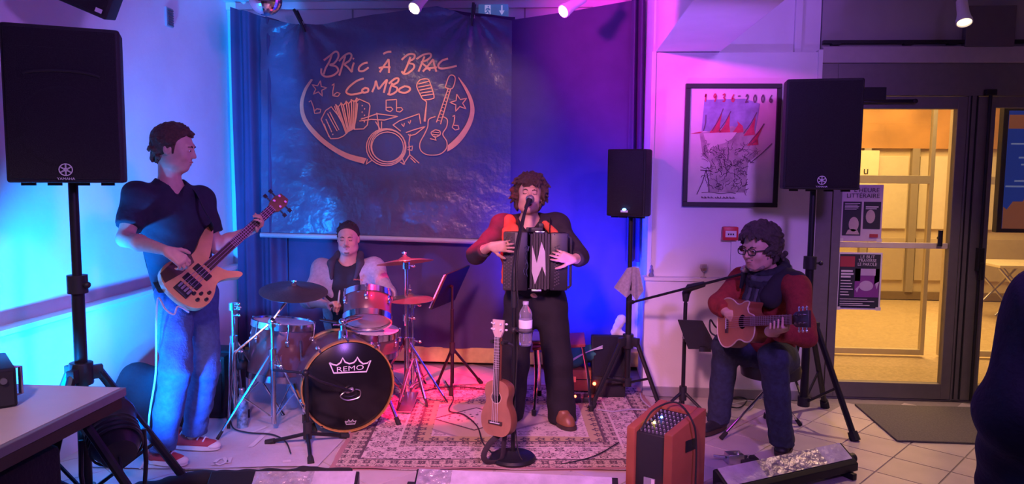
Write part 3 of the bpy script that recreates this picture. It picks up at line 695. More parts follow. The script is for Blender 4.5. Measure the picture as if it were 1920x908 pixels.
# small monitor speaker
cS = at(1173, 343, 5.05)
sp = pa_speaker('small black loudspeaker with a blue light beside the pink wall corner', cS, (-.42, -.91, 0), .27, .45, .25, logo=False, vis=False)
n_ = V((-.42, -.91, 0)).normalized(); ex_ = rot90(n_)
b = MB(); b.box(cS - UP*.19 + n_*.013, (.05, .014, .006), ex_, UP); b.build('brand_badge', LOGOW, sp, smooth=False)
b = MB(); b.ball(cS - UP*.178 + n_*.014, (.014, .006, .008), 10, 6); b.build('power_light', EM('led_blue', (.1, .35, 1.), 12), sp)
bS = cS - n_*.12
speaker_stand('thin black tripod stand of the small loudspeaker with a towel on it', bS.x, bS.y, cS.z-.226, at(1192, 640, bS.y).z, [(.19, 4.95), (.66, 5.0), (bS.x-.05, bS.y+.42)], .018)
# towel on that stand
TOWEL = M('towel', (.42, .38, .44), .95, noise=.15, scale=60, bump=.5, bscale=400)
Yt = bS.y-.035
t = thing('hand_towel', 'mauve grey towel hung over the small loudspeaker stand', 'towel', (bS.x, Yt, at(1180, 565, Yt).z))
def drape(name, top, bot, dy, ph):
    b = MB()
    def fn(u, v):
        a = lerp(at(*top[0], Yt+dy), at(*top[1], Yt+dy), u); c = lerp(at(*bot[0], Yt+dy), at(*bot[1], Yt+dy), u); m_ = at(*bot[2], Yt+dy)
        c = c + (m_-lerp(at(*bot[0], Yt+dy), at(*bot[1], Yt+dy), .5))*(1-abs(2*u-1)); p = lerp(c, a, v); p.y += .014*math.sin(u*9+ph)*(1.1-v); return p
    b.grid(fn, 16, 12); b.grid(lambda u, v: fn(1-u, v)+V((0, .010, 0)), 16, 12); return b.build(name, TOWEL, t, angle=180)
drape('cloth', ((1176, 503), (1192, 500)), ((1151, 540), (1188, 548), (1174, 558)), 0, .3); drape('cloth_fold', ((1186, 501), (1199, 503)), ((1184, 552), (1207, 545), (1194, 566)), -.015, 1.9)

# ================================================================== ceiling things
t = thing('mirror_ball', 'silver mirror ball hanging from the ceiling above the curtain', 'mirror ball', (0, 0, 0)); c = at(498, -2, 4.8); t.location = c
FAC = M('mirror_facets', (.85, .85, .88), .08, 1.0)
b = MB(); b.ball(c, .105, 34, 20); o = b.build('faceted_shell', FAC, t, smooth=False)
b = MB(); b.cyl(c+V((0, 0, .10)), c+V((0, 0, .13)), .02); b.cyl(c+V((0, 0, .12)), (c.x, c.y, 2.96), .003); b.build('hanger', STEEL, t)
HOUS = M('spot_housing', (.72, .72, .74), .4)
def ceiling_spot(label, lens, tail, power=0, target=None, r=.043):
    lens = V(lens); tail = V(tail); d = (lens-tail).normalized()
    t = thing('ceiling_spotlight', label, 'spotlight', lens, 'white ceiling spotlights')
    b = MB(); b.lathe([(r*.55, 0), (r*.75, .01), (r*.8, (lens-tail).length*.6), (r, (lens-tail).length*.92), (r*1.05, (lens-tail).length), (r*.92, (lens-tail).length)], tail, d, 22); b.build('housing', HOUS, t)
    b = MB(); b.lathe([(r*1.0, -.012), (r*1.08, -.012), (r*1.08, .012), (r*.98, .012), (r*.96, .0)], lens, d, 22, caps=False); b.build('rim', HOUS, t)
    b = MB(); b.lathe([(.001, .006), (r*.6, .005), (r*.93, .002)], lens, d, 20); b.build('lens', EM('spot_lens_lit', (1.0, .80, .46), 2.2), t)
    b = MB(); b.tube([lerp(tail, lens, .4), lerp(tail, lens, .2)+V((.03, .02, .10)), (tail.x+.03, tail.y+.02, 2.96)], .009, 8); b.build('arm', HOUS, t)
    if power: lamp('lamp_'+t.name, 'SPOT', lens+d*.03, target, (1., .60, .42), power, .03, 75, .8)
ceiling_spot('white ceiling spotlight above the middle of the banner', at(778, 14, 5.2), at(802, -12, 5.32), 26, (-1.35, 5.9, 2.0))
ceiling_spot('white ceiling spotlight above the right hand curtain', at(1058, 20, 5.2), at(1095, -4, 5.32), 22, (-.7, 5.9, 1.9))
ceiling_spot('white ceiling spotlight in front of the square cover plate', at(1808, 40, 4.9), at(1803, 0, 4.98), 110, (2.3, 4.5, 0))
# exit sign
t = thing('exit_sign', 'small blue exit sign with running figure and arrow above the banner', 'sign', (0, 0, 0))
a0 = at(897, 8, 6.0); a1 = at(952, 32, 6.0); t.location = V((a0.x, 6.02, a1.z))
b = MB(); b.bx(a0.x, a1.x, 6.0, 6.09, a1.z, a0.z); b.build('light_box', M('sign_blue', (.10, .25, .42), .4, emit=(.10, .22, .5), estr=.25), t, smooth=False, bevel=.003)
sw = a1.x-a0.x; sh = a0.z-a1.z
SW = M('sign_white', (.8, .8, .85), .4, emit=(.6, .6, .9), estr=.3)
def sx(u, v): return V((a0.x+u*sw, 5.997, a1.z+v*sh))
b = MB(); b.bx(sx(.22, 0).x, sx(.42, 0).x, 5.994, 5.999, sx(0, .08).z, sx(0, .92).z); b.build('door_symbol', SW, t, smooth=False)
b = MB(); b.ball(sx(.34, .80)+V((0, -.004, 0)), (sw*.022, .002, sh*.07), 10, 6)
for pl in ([(.35, .70), (.32, .45)], [(.32, .45), (.37, .30), (.35, .12)], [(.32, .45), (.27, .32), (.22, .30)], [(.35, .66), (.40, .52)], [(.34, .66), (.28, .62), (.26, .5)]): b.ribbon([sx(u, v)+V((0, -.0045, 0)) for u, v in pl], sh*.09, (0, -1, 0))
b.build('running_figure', M('sign_blue', (.1, .25, .42)), t, smooth=False)
b = MB(); b.prism([(.80-.025, .9), (.80-.025, .5), (.80-.09, .5), (.80, .15), (.80+.09, .5), (.80+.025, .5), (.80+.025, .9)][::-1], (a0.x, 5.998, a1.z), (sw, 0, 0), (0, 0, sh), .004); b.build('arrow', SW, t, smooth=False)
# speaker box hung high on the left, wall vent
q0 = at(198, 38, 3.5); e1 = (at(109, 0, 3.42)-q0).normalized(); e2 = (at(214, 0, 3.5)-q0); e2 = (e2-e1*e2.dot(e1)).normalized(); e3 = e1.cross(e2)
if e3.y < 0: e3 = -e3
t = thing('wall_speaker', 'tilted dark speaker box hung high on the left wall', 'loudspeaker', q0)
b = MB(); cc = q0+e1*.17+e2*.13+e3*.11; b.box(cc, (.34, .26, .22), e1, e2); b.build('cabinet', CAB, t, bevel=.008)
b = MB(); b.box(cc-e3*.112, (.31, .23, .006), e1, e2); b.build('grille', GRILLE, t, bevel=.003)
b = MB(); b.box(q0+e1*.04+e2*.03-e3*.004, (.03, .02, .006), e1, e2); b.build('badge', LOGOW, t, smooth=False)
b = MB(); b.tube([cc, cc+V((-.2, 0, .15)), V((-2.8, cc.y+.05, cc.z+.2))], .015); b.build('bracket', BLACK, t)
d0 = _ray(308, 12); p0 = CAM+d0*(-2.8/d0.x); d1 = _ray(322, 53); p1 = CAM+d1*(-2.8/d1.x)
t = thing('wall_vent', 'small grey louvred vent high on the left wall', 'vent', (-2.79, p0.y, p1.z))
b = MB(); b.bx(-2.80, -2.785, p0.y, p1.y, p1.z, p0.z); b.build('frame', M('vent_grey', (.35, .34, .4), .5), t, smooth=False, bevel=.002)
for k in range(7): z = p1.z+(p0.z-p1.z)*(k+.7)/7.6; b = MB(); b.box((-2.782, (p0.y+p1.y)/2, z), (.008, (p1.y-p0.y)*.8, .010), (1, 0, .5), (0, 1, 0)); b.build('slat', M('vent_dark', (.10, .10, .13), .6), t, smooth=False)

# ================================================================== framed picture and alarm on the right wall
Yw = 5.362
q = [at(1288, 157, Yw), at(1468, 158, Yw), at(1453, 391, Yw), at(1276, 385, Yw)]
x0 = (q[0].x+q[3].x)/2; x1 = (q[1].x+q[2].x)/2; z1 = (q[0].z+q[1].z)/2; z0 = (q[2].z+q[3].z)/2; W_ = x1-x0; H_ = z1-z0
t = thing('framed_picture', 'framed drawing with red flags and the years 1936-2006 in black frame', 'picture', ((x0+x1)/2, Yw, z0))
fw = .032; PB = MB(); PB.bx(x0+fw, x1-fw, Yw-.012, Yw+.005, z0+fw, z1-fw); PB.build('sheet', M('picture_paper', (.74, .68, .70), .6, noise=.06, scale=8), t, smooth=False)
for (a, c, e, f) in ((x0, x1, z0, z0+fw), (x0, x1, z1-fw, z1), (x0, x0+fw, z0+fw, z1-fw), (x1-fw, x1, z0+fw, z1-fw)): b = MB(); b.bx(a, c, Yw-.028, Yw+.005, e, f); b.build('frame_bar', BLKPL, t, smooth=False, bevel=.003)
def pu(u, v, k=0): return V((x0+u*W_, Yw-.0135-.0008*k, z0+v*H_))
def ppoly(nm, mt, pl, k): b = MB(); b.add([pu(u, v, k) for u, v in pl], [list(range(len(pl)))]); return b.build(nm, mt, t, smooth=False)
WASH = M('wash_blue', (.30, .33, .50), .8, noise=.25, scale=14); FLAG = M('flag_red', (.60, .06, .12), .8, noise=.2, scale=30); CHARC = M('charcoal_line', (.16, .10, .14), .9); ROSEW = M('wash_rose', (.46, .36, .38), .8, noise=.3, scale=14); BANN = M('drawn_banner', (.74, .62, .62), .8)
ppoly('sky_wash', WASH, [(.18, .62), (.74, .60), (.78, .84), (.62, .88), (.2, .87)], 1)
ppoly('crowd_wash', ROSEW, [(.16, .60), (.2, .42), (.28, .36), (.28, .12), (.66, .12), (.68, .36), (.76, .42), (.74, .62), (.5, .66)], 2)
rnd = random.Random(11)
for (u, v, u2, v2) in ((.26, .60, .39, .78), (.36, .60, .47, .76), (.50, .60, .55, .70), (.62, .58, .74, .74), (.66, .50, .82, .66)):
    ppoly('flag', FLAG, [(u, v), (u+.12, v+.01), (u+.11, v+.06), (u2, v2), (u+.06, v+.07)], 3)
ppoly('flag', FLAG, [(.06, .595), (.16, .60), (.2, .615), (.16, .612)], 3)
ppoly('drawn_banner', BANN, [(.20, .60), (.55, .61), (.50, .555), (.42, .52), (.33, .50), (.27, .42)], 4)
b = MB()
for k in range(150):
    u = rnd.uniform(.24, .70); v = rnd.uniform(.14, .52); 
    if v > .40: u = rnd.uniform(.18, .76)
    a = rnd.uniform(0, 6.28); pts = []
    for j in range(5): pts.append(pu(u, v, 5)); a += rnd.uniform(-1.4, 1.4); u += .018*math.cos(a); v += .016*math.sin(a)
    b.ribbon(pts, rnd.uniform(.002, .005), (0, -1, 0))
for (u, v, u2, v2) in ((.20, .62, .22, .75), (.29, .62, .40, .80), (.36, .62, .48, .78), (.62, .60, .75, .77), (.68, .52, .83, .68), (.70, .36, .92, .52), (.15, .10, .24, .30), (.28, .12, .24, .30), (.18, .30, .30, .29)): b.ribbon([pu(u, v, 5), pu((u+u2)/2+.01, (v+v2)/2, 5), pu(u2, v2, 5)], .006, (0, -1, 0))
b.build('charcoal_lines', CHARC, t, smooth=False)
b = MB()
def pstroke(pts, wd=.008): b.ribbon(smooth_path([pu(u, v, 6) for u, v in pts], 5), wd, (0, -1, 0))
def digit(ch, cx, cy, s):
    P = {'1': [[(-.1, .6), (.1, 1), (0, 0)]], '9': [[(.4, .75), (.1, 1), (-.2, .75), (.05, .5), (.4, .75), (.3, .3), (0, 0)]], '3': [[(-.3, .85), (.2, 1), (.3, .75), (0, .55), (.35, .35), (.2, .05), (-.3, .1)]],
         '6': [[(.3, .95), (-.1, .6), (-.25, .2), (.1, 0), (.35, .25), (.1, .45), (-.2, .3)]], '-': [[(-.35, .55), (.35, .58)]], '2': [[(-.3, .7), (.0, 1), (.3, .75), (0, .35), (-.35, .0), (.1, .08), (.45, .0)]], '0': [[(.1, 1), (-.3, .6), (-.15, .1), (.2, .05), (.38, .5), (.1, 1)]]}
    for s_ in P[ch]: pstroke([(cx+u*s*.62, cy+v*s) for u, v in s_], .009)
for i, ch in enumerate('1936'): digit(ch, .21+.095*i, .855, .062)
b.build('year_lettering', FLAG, t, smooth=False)
b = MB()
for i, ch in enumerate('-2006'): digit(ch, .56+.082*i, .85 if ch != '-' else .865, .062)
pstroke([(.2, .115), (.3, .12), (.4, .11), (.5, .118), (.56, .112)], .004)
[pstroke([(.2+.011*i, .07), (.204+.011*i, .085-.006*(i % 3)), (.209+.011*i, .068)], .003) for i in range(32) if i % 7 != 5]; b.build('caption_lettering', CHARC, t, smooth=False)
# fire alarm call point
c = at(1369, 438, 5.34)
t = thing('fire_call_point', 'small red fire alarm call point on the wall below the picture', 'alarm', c-V((0, 0, .05)))
b = MB(); b.box(c, (.105, .05, .095)); b.build('case', M('alarm_red', (.62, .03, .05), .4), t, bevel=.006)
b = MB(); b.box(c+V((0, -.026, -.002)), (.075, .004, .045)); pn = b.build('front_panel', PAPERM, t, smooth=False)
b = MB(); [b.box(c+V((dx, -.0285, -.004)), (.010, .002, .012)) for dx in (-.016, 0, .016)]; b.build('arrow_marks', INK, t, smooth=False)
# little things on the ledge
c = at(1319, 512, 5.335); c.z = .861
t = thing('wine_glass', 'small stemmed glass standing on the wall ledge', 'glass', c)
b = MB(); b.lathe([(.022, 0), (.022, .003), (.004, .008), (.004, .035), (.018, .048), (.026, .068), (.022, .095), (.021, .095), (.024, .068), (.016, .05)], c, UP, 20); b.build('bowl', M('clear_glass', (.95, .9, .85), .05, trans=.9, ior=1.3), t)
b = MB(); b.lathe([(.001, .050), (.015, .051), (.022, .065), (.001, .066)], c, UP, 16); b.build('drink', M('amber_drink', (.7, .4, .12), .2, trans=.5), t)
c = at(1221, 522, 5.34); c.z = .861
b = MB(); b.lathe([(.016, 0), (.018, .01), (.012, .03), (.015, .045), (.007, .06), (.009, .075), (.002, .085)], c, UP, 14); tag(b.build('figurine', M('figurine_blue', (.20, .20, .35), .5)), 'tiny blue grey figurine at the left end of the wall ledge', 'figurine')
# ================================================================== rugs
def rug_material():
    m = bpy.data.materials.new('persian_rug'); m.use_nodes = True; nt = m.node_tree; n = nt.nodes; L = nt.links; bs = n['Principled BSDF']; bs.inputs['Roughness'].default_value = .95
    tc = n.new('ShaderNodeTexCoord'); sp = n.new('ShaderNodeSeparateXYZ'); L.new(tc.outputs['Object'], sp.inputs[0])
    def mth(op, a, c=None, d=None):
        k = n.new('ShaderNodeMath'); k.operation = op
        for i, q in enumerate((a, c, d)):
            if q is None: continue
            if isinstance(q, (int, float)): k.inputs[i].default_value = q
            else: L.new(q, k.inputs[i])
        return k.outputs[0]
    ax = mth('ABSOLUTE', sp.outputs[0]); ay = mth('ABSOLUTE', sp.outputs[1])
    dx = mth('SUBTRACT', RW/2, ax); dy = mth('SUBTRACT', RL/2, ay); d = mth('MINIMUM', dx, dy)
    def mix(f, a, c):
        k = n.new('ShaderNodeMix'); k.data_type = 'RGBA'; L.new(f, k.inputs[0])
        for i, q in ((6, a), (7, c)):
            if isinstance(q, tuple): k.inputs[i].default_value = (*q, 1)
            else: L.new(q, k.inputs[i])
        return k.outputs[2]
    CRM = (.70, .57, .48); DRK = (.12, .075, .08); ROSE = (.42, .22, .20); SAND = (.60, .46, .34); TAUPE = (.38, .28, .26)
    def tile(s, off=0.):   # cell coordinates -.5...5 of a repeating motif
        u = mth('SUBTRACT', mth('FRACT', mth('ADD', mth('DIVIDE', sp.outputs[0], s), off)), .5); v = mth('SUBTRACT', mth('FRACT', mth('ADD', mth('DIVIDE', sp.outputs[1], s), off)), .5)
        return u, v
    def motif(s, off, k, lo, hi):   # petalled rosette ring
        u, v = tile(s, off); r = mth('SQRT', mth('ADD', mth('MULTIPLY', u, u), mth('MULTIPLY', v, v)))
        th = mth('ARCTAN2', v, u); rr = mth('ADD', r, mth('MULTIPLY', mth('COSINE', mth('MULTIPLY', th, k)), .075))
        return mth('MULTIPLY', mth('GREATER_THAN', rr, lo), mth('LESS_THAN', rr, hi))
    def vor(s, thr):
        t = n.new('ShaderNodeTexVoronoi'); t.inputs['Scale'].default_value = s; L.new(tc.outputs['Object'], t.inputs['Vector']); t.distance = 'MANHATTAN'; return mth('LESS_THAN', t.outputs['Distance'], thr)
    def wob(s, lo, hi):
        t = n.new('ShaderNodeTexNoise'); t.inputs['Scale'].default_value = s; t.inputs['Detail'].default_value = 2; L.new(tc.outputs['Object'], t.inputs['Vector']); return mth('MULTIPLY', mth('GREATER_THAN', t.outputs['Fac'], lo), mth('LESS_THAN', t.outputs['Fac'], hi))
    # the field: pale ground, sparse flowers, stepped medallion with a lattice diamond
    fld = mix(motif(.17, .0, 4, .13, .21), CRM, TAUPE); fld = mix(motif(.17, .5, 6, .02, .10), fld, DRK); fld = mix(wob(38, .60, .66), fld, TAUPE)
    man = mth('ADD', mth('MULTIPLY', ax, .55), ay)
    mx_ = mth('ABSOLUTE', mth('ADD', sp.outputs[0], .22)); man = mth('ADD', mth('MULTIPLY', mx_, .8), mth('ABSOLUTE', mth('SUBTRACT', sp.outputs[1], .02)))
    fld = mix(mth('LESS_THAN', man, .42), fld, SAND); fld = mix(mth('MULTIPLY', mth('GREATER_THAN', man, .40), mth('LESS_THAN', man, .43)), fld, TAUPE)
    inner = mth('LESS_THAN', man, .22); fld = mix(inner, fld, CRM); fld = mix(mth('MULTIPLY', inner, vor(22, .30)), fld, DRK)
    fld = mix(mth('MULTIPLY', mth('GREATER_THAN', man, .205), mth('LESS_THAN', man, .225)), fld, DRK)
    main = mix(motif(.16, .25, 8, .17, .27), CRM, DRK); main = mix(motif(.16, .25, 4, .0, .11), main, ROSE); main = mix(motif(.16, .75, 4, .04, .16), main, DRK); main = mix(wob(42, .52, .60), main, TAUPE)
    grd = mix(motif(.075, .0, 4, .10, .30), SAND, DRK); grd = mix(wob(60, .5, .56), grd, DRK)
    gold = mix(motif(.09, .5, 5, .12, .30), (.52, .40, .20), DRK)
    c = fld
    def band(c, lo, hi, q):
        return mix(mth('MULTIPLY', mth('GREATER_THAN', d, lo), mth('LESS_THAN', d, hi)), c, q)
    c = band(c, .42, .50, gold); c = band(c, .405, .42, DRK); c = band(c, .33, .405, grd); c = band(c, .315, .33, CRM); c = band(c, .145, .315, main); c = band(c, .13, .145, DRK); c = band(c, .03, .13, grd); c = band(c, .0, .03, ROSE)
    nz = n.new('ShaderNodeTexNoise'); nz.inputs['Scale'].default_value = 260; L.new(tc.outputs['Object'], nz.inputs['Vector'])
    bp = n.new('ShaderNodeBump'); bp.inputs['Strength'].default_value = .5; bp.inputs['Distance'].default_value = .004; L.new(nz.outputs[0], bp.inputs['Height']); L.new(bp.outputs[0], bs.inputs['Normal'])
    L.new(c, bs.inputs['Base Color']); return m
RW, RL = 1.95, 1.62
rc = V((-.34, 4.66, 0)); ra = RAD(5)
b = MB(); b.grid(lambda u, v: V(((u-.5)*RW + .006*math.sin(v*30), (v-.5)*RL + .008*math.sin(u*21), .009+.002*math.sin(u*17+v*13))), 60, 50)
b.grid(lambda u, v: V(((.5-u)*RW, (v-.5)*RL, .0015)), 1, 1)
me = bpy.data.meshes.new('patterned_rug'); me.from_pydata([tuple(p) for p in b.v], [], b.f); me.materials.append(rug_material()); fin(me, True, 180)
RUG = bpy.data.objects.new('patterned_rug', me); col.objects.link(RUG); RUG.location = rc; RUG.rotation_euler.z = ra
tag(RUG, 'cream and brown patterned oriental rug under the singer and drums', 'rug')
MATM = M('pale_mat', (.52, .47, .50), .8, noise=.1, scale=4, bump=.2, bscale=30)
t = thing('floor_sheet', 'pale grey floor sheet with worn white marks under the bassist', 'mat', (-1.9, 4.4, 0))
b = MB(); b.grid(lambda u, v: V((-2.55+1.24*u+.07*v, 3.68+1.75*v+.10*u-.02*math.sin(u*5), .006+.002*math.sin(u*9+v*7))), 30, 40); b.grid(lambda u, v: V((-1.31-1.24*u+.07*v, 3.78+1.75*v-.1*u, .001)), 1, 1); b.build('sheet', MATM, t, angle=180)
MARK = M('sheet_mark', (.66, .60, .60), .8)
for pts, wd in (([(398, 872), (408, 862), (420, 858), (425, 866), (412, 872), (400, 868)], .02), ([(418, 862), (432, 858), (428, 868)], .025), ([(470, 838), (505, 806)], .03), ([(530, 866), (545, 864)], .03), ([(470, 812), (500, 800)], .02)):
    b = MB(); b.ribbon([onz(px, py, .0115) for px, py in pts], wd, UP); b.build('worn_mark', MARK, t, smooth=False)
# ================================================================== drum kit
SHELL = M('drum_lacquer', (.10, .05, .06), .3, noise=.15, scale=6, coat=.3)
HEADB = M('drum_head_black', (.010, .010, .012), .22)
HEADW = M('drum_head_coated', (.72, .66, .66), .5)
HOOPW = M('hoop_amber', (.40, .21, .06), .35, noise=.15, scale=30)
def drum(name, label, c, axis, r, depth, head, hoop, lugs=8, hint=(0, 0, 1), group='drums of the kit'):
    """c = centre of the batter side, axis = outward normal of that side"""
    axis = V(axis).normalized(); c = V(c); x, y, _ = frame_from(axis, hint)
    t = thing(name, label, 'drum', c-axis*depth, group)
    b = MB(); b.lathe([(r*.97, -depth), (r*.985, -depth+.004), (r*.985, -.004), (r*.97, 0)], c, axis, 44); b.build('shell', SHELL, t)
    b = MB(); b.lathe([(.001, .006), (r*.97, .006), (r*.99, .002)], c, axis, 44); b.build('head', head, t)
    b = MB(); b.lathe([(.001, -depth-.004), (r*.9, -depth-.004), (r*.96, -depth)], c, axis, 36); b.build('rear_head', HEADW, t)
    for h0, nm in ((0, 'hoop'), (-depth, 'rear_hoop')):
        b = MB(); s2 = 1 if h0 == 0 else -1
        b.lathe([(r*(.99 if r > .25 else .95), h0+s2*.004), (r*(1.0 if r > .25 else .96), h0+s2*.018), (r*1.03, h0+s2*.018), (r*1.035, h0-s2*.022), (r*.99, h0-s2*.022)], c, axis, 44, caps=False); b.build(nm, hoop, t)
    for k in range(lugs):
        a = 2*math.pi*(k+.5)/lugs; e = x*math.cos(a)+y*math.sin(a)
        b = MB(); b.box(c+e*(r*1.01)-axis*min(depth*.35, .09), (.018, .022, min(.05, depth*.4)), e, axis.cross(e)); b.ball(c+e*(r*1.03)-axis*min(depth*.35, .09), .014, 8, 6); lg = b.build('lug', CHROME, t, bevel=.003)
        b = MB(); b.cyl(c+e*(r*1.045)-axis*min(depth*.35, .09), c+e*(r*1.045)+axis*.014, .0035, n=6); b.cyl(c+e*(r*1.03)+axis*.004, c+e*(r*1.03)+axis*.022, .008, n=6); b.build('tension_rod', CHROME, lg)
    return t, x, y
aB = RAD(27); nB = V((math.sin(aB), -math.cos(aB), .03)).normalized(); cB = at(653, 735, 4.34)
rB = .272; cB.z = rB*1.036+.012
KICK, kx, ky = drum('bass_drum', 'bass drum with a black front head and amber hoop, lettered REMO', cB, nB, rB, .42, HEADB, HOOPW, 10)
exB = rot90(nB).normalized(); eyB = nB.cross(exB)
if eyB.z < 0: eyB = -eyB
def onhead(x, y): return onplane(560+x/3.027, 530+y/3.027, cB+nB*.008, nB)
crown = [(175, 455), (195, 466), (216, 470), (238, 455), (250, 428), (264, 452), (288, 461), (312, 455), (325, 442), (333, 424), (346, 446), (366, 462), (390, 458), (409, 442), (385, 506), (199, 514), (175, 455)]
b = MB(); b.ribbon([onhead(*p) for p in crown], .009, nB); b.build('crown_emblem', LOGOW, KICK, smooth=False)
b = MB(); b.text('REMO', onhead(293, 501), exB, eyB, .030, squeeze=1.45); b.build('brand_lettering', LOGOW, KICK, smooth=False)
small = [(295+(x-293)*.26, 792+(y-470)*.30) for x, y in crown]
b = MB(); b.ribbon([onhead(*p) for p in small], .007, nB); b.text('REMO', onhead(295, 797), exB, eyB, .006, squeeze=1.4); b.build('small_emblem', M('logo_grey', (.35, .35, .36), .5), KICK, smooth=False)
for sgn, foot in ((1, onz(748, 800)), (-1, onz(590, 812))):
    a = cB - nB*.16 + exB*(sgn*rB*.93) - UP*.06; leg_part(KICK, a, foot+V((0, 0, .01)), .010, CHROME, 'spur')
# kick microphone resting at the front head
mc = onplane(657, 732, cB+nB*.03, nB)
t = thing('kick_microphone', 'small silver microphone with looped cable before the bass drum head', 'microphone', mc)
b = MB(); b.lathe([(.008, -.03), (.014, -.02), (.016, .01), (.012, .02), (.001, .022)], mc, (exB*.9+UP*.3), 14); b.build('capsule', M('mic_grille', (.45, .42, .40), .35, .8), t)
b = MB(); b.tube(smooth_path([mc-exB*.02, mc-exB*.06-UP*.03, mc-exB*.02-UP*.06, mc+exB*.05-UP*.05, mc+exB*.06-UP*.01, mc+exB*.03+UP*.002], 6), .004, 6); b.build('loop', STEEL, t)
# tom mount
t = thing('tom_holder', 'chrome tom holder post rising from the top of the bass drum', 'drum hardware', cB-nB*.2+UP*rB)
top = at(655, 603, 4.52); base = cB-nB*.17+UP*(rB*.97); top.y = base.y-.0
b = MB(); b.cyl(base, V((base.x, base.y, top.z)), .017); b.build('post', CHROME, t)
b = MB(); b.cyl(base-UP*.01, base+UP*.05, .034, .028, 16); b.build('base_plate', CHROME, t)
b = MB(); b.cyl(V((base.x, base.y, top.z)), at(690, 590, 4.66), .012); b.ball((base.x, base.y, top.z), .026, 12, 8); b.build('clamp', CHROME, t)
b = MB(); b.cyl(V((base.x, base.y, top.z-.01)), at(600, 600, 4.5), .010); b.build('side_arm', BLACK, t)
b = MB(); [b.cyl(V((base.x, base.y, top.z-.02)), V((base.x+dx, base.y-.04, top.z-.02+dz)), .006) for dx, dz in ((.04, .015), (-.045, .01))]; b.build('wing_nut', CHROME, t)
drum('rack_tom', 'small rack tom tilted toward the drummer above the bass drum', at(690, 556, 4.75), (-.10, .52, .85), .155, .165, HEADW, CHROME, 6)
drum('snare_drum', 'shallow snare drum with a pale head behind the bass drum', at(703, 622, 4.86), (0.06, -.06, 1), .165, .135, HEADW, CHROME, 8)
drum('floor_tom', 'deep floor tom standing left of the bass drum', at(532, 606, 4.62), (.10, .08, 1), .195, .33, HEADW, CHROME, 6)
ftl = [o for o in bpy.data.objects if o.name == 'floor_tom'][0]; fc = V(at(532, 606, 4.62))
for a in (200, 320, 80): leg_part(ftl, fc+V((.205*math.cos(RAD(a)), .205*math.sin(RAD(a)), -.08)), V((fc.x+.23*math.cos(RAD(a)), fc.y+.23*math.sin(RAD(a)), .012)), .007, CHROME)
b = MB(); c = at(705, 655, 4.86)
t = thing('snare_stand', 'chrome snare stand under the shallow snare drum', 'drum hardware', (c.x, c.y, 0))
b.cyl((c.x, c.y, .12), (c.x, c.y, c.z-.02), .012); b.build('tube', CHROME, t)
for a in (30, 150, 270): leg_part(t, V((c.x, c.y, .3)), V((c.x+.25*math.cos(RAD(a)), c.y+.25*math.sin(RAD(a)), .012)), .007, CHROME); b = MB(); b.cyl((c.x, c.y, c.z-.03), (c.x+.15*math.cos(RAD(a)), c.y+.15*math.sin(RAD(a)), c.z+.02), .006); b.build('basket_arm', CHROME, t)
def cymbal(label, c, n, r, group='cymbals', name='cymbal', mat=None):
    t = thing(name, label, 'cymbal', c, group); n = V(n).normalized()
    b = MB(); b.lathe([(.006, .020), (.022, .019), (.036, .010), (.045, .004), (r*.6, -.006), (r, -.020), (r, -.0215), (r*.6, -.008), (.045, .002), (.033, .008), (.006, .0175)], c, n, 56); b.build('plate', mat or BRASS, t, angle=60)
    b = MB(); b.cyl(V(c)+n*.018, V(c)+n*.03, .016); b.build('felt', M('felt', (.10, .09, .10), .95), t)
    b = MB(); b.cyl(V(c)+n*.03, V(c)+n*.055, .006); b.ball(V(c)+n*.045, (.018, .006, .008), 8, 6); b.build('wing_nut', CHROME, t)
    return t
DARKCY = M('cymbal_dark', (.16, .14, .13), .36, .8, noise=.15, scale=12, bump=.08, bscale=80)
cC = at(551, 541, 4.42); cymbal('wide dark crash cymbal on a boom above the floor tom', cC, (.10, -.16, 1), .205, mat=DARKCY)
cR1 = at(759, 487, 4.95); cymbal('pale crash cymbal tilted on the red lit stand right of the drummer', cR1, (-.13, .17, 1), .192)
cH = at(768, 556, 5.0); cymbal('upper hi-hat cymbal of the pair beside the snare', cH, (0, -.03, 1), .165, name='hi_hat_cymbal', mat=BRASS)
hb = thing('hi_hat_cymbal', 'lower upturned hi-hat cymbal beneath its twin beside the snare', 'cymbal', cH-V((0, 0, .03)), 'cymbals')
b = MB(); b.lathe([(.006, -.020), (.036, -.010), (.05, -.002), (.165, .012), (.165, .0135), (.05, .0), (.006, -.018)], cH-V((0, 0, .036)), UP, 48); b.build('plate', BRASS, hb, angle=60)
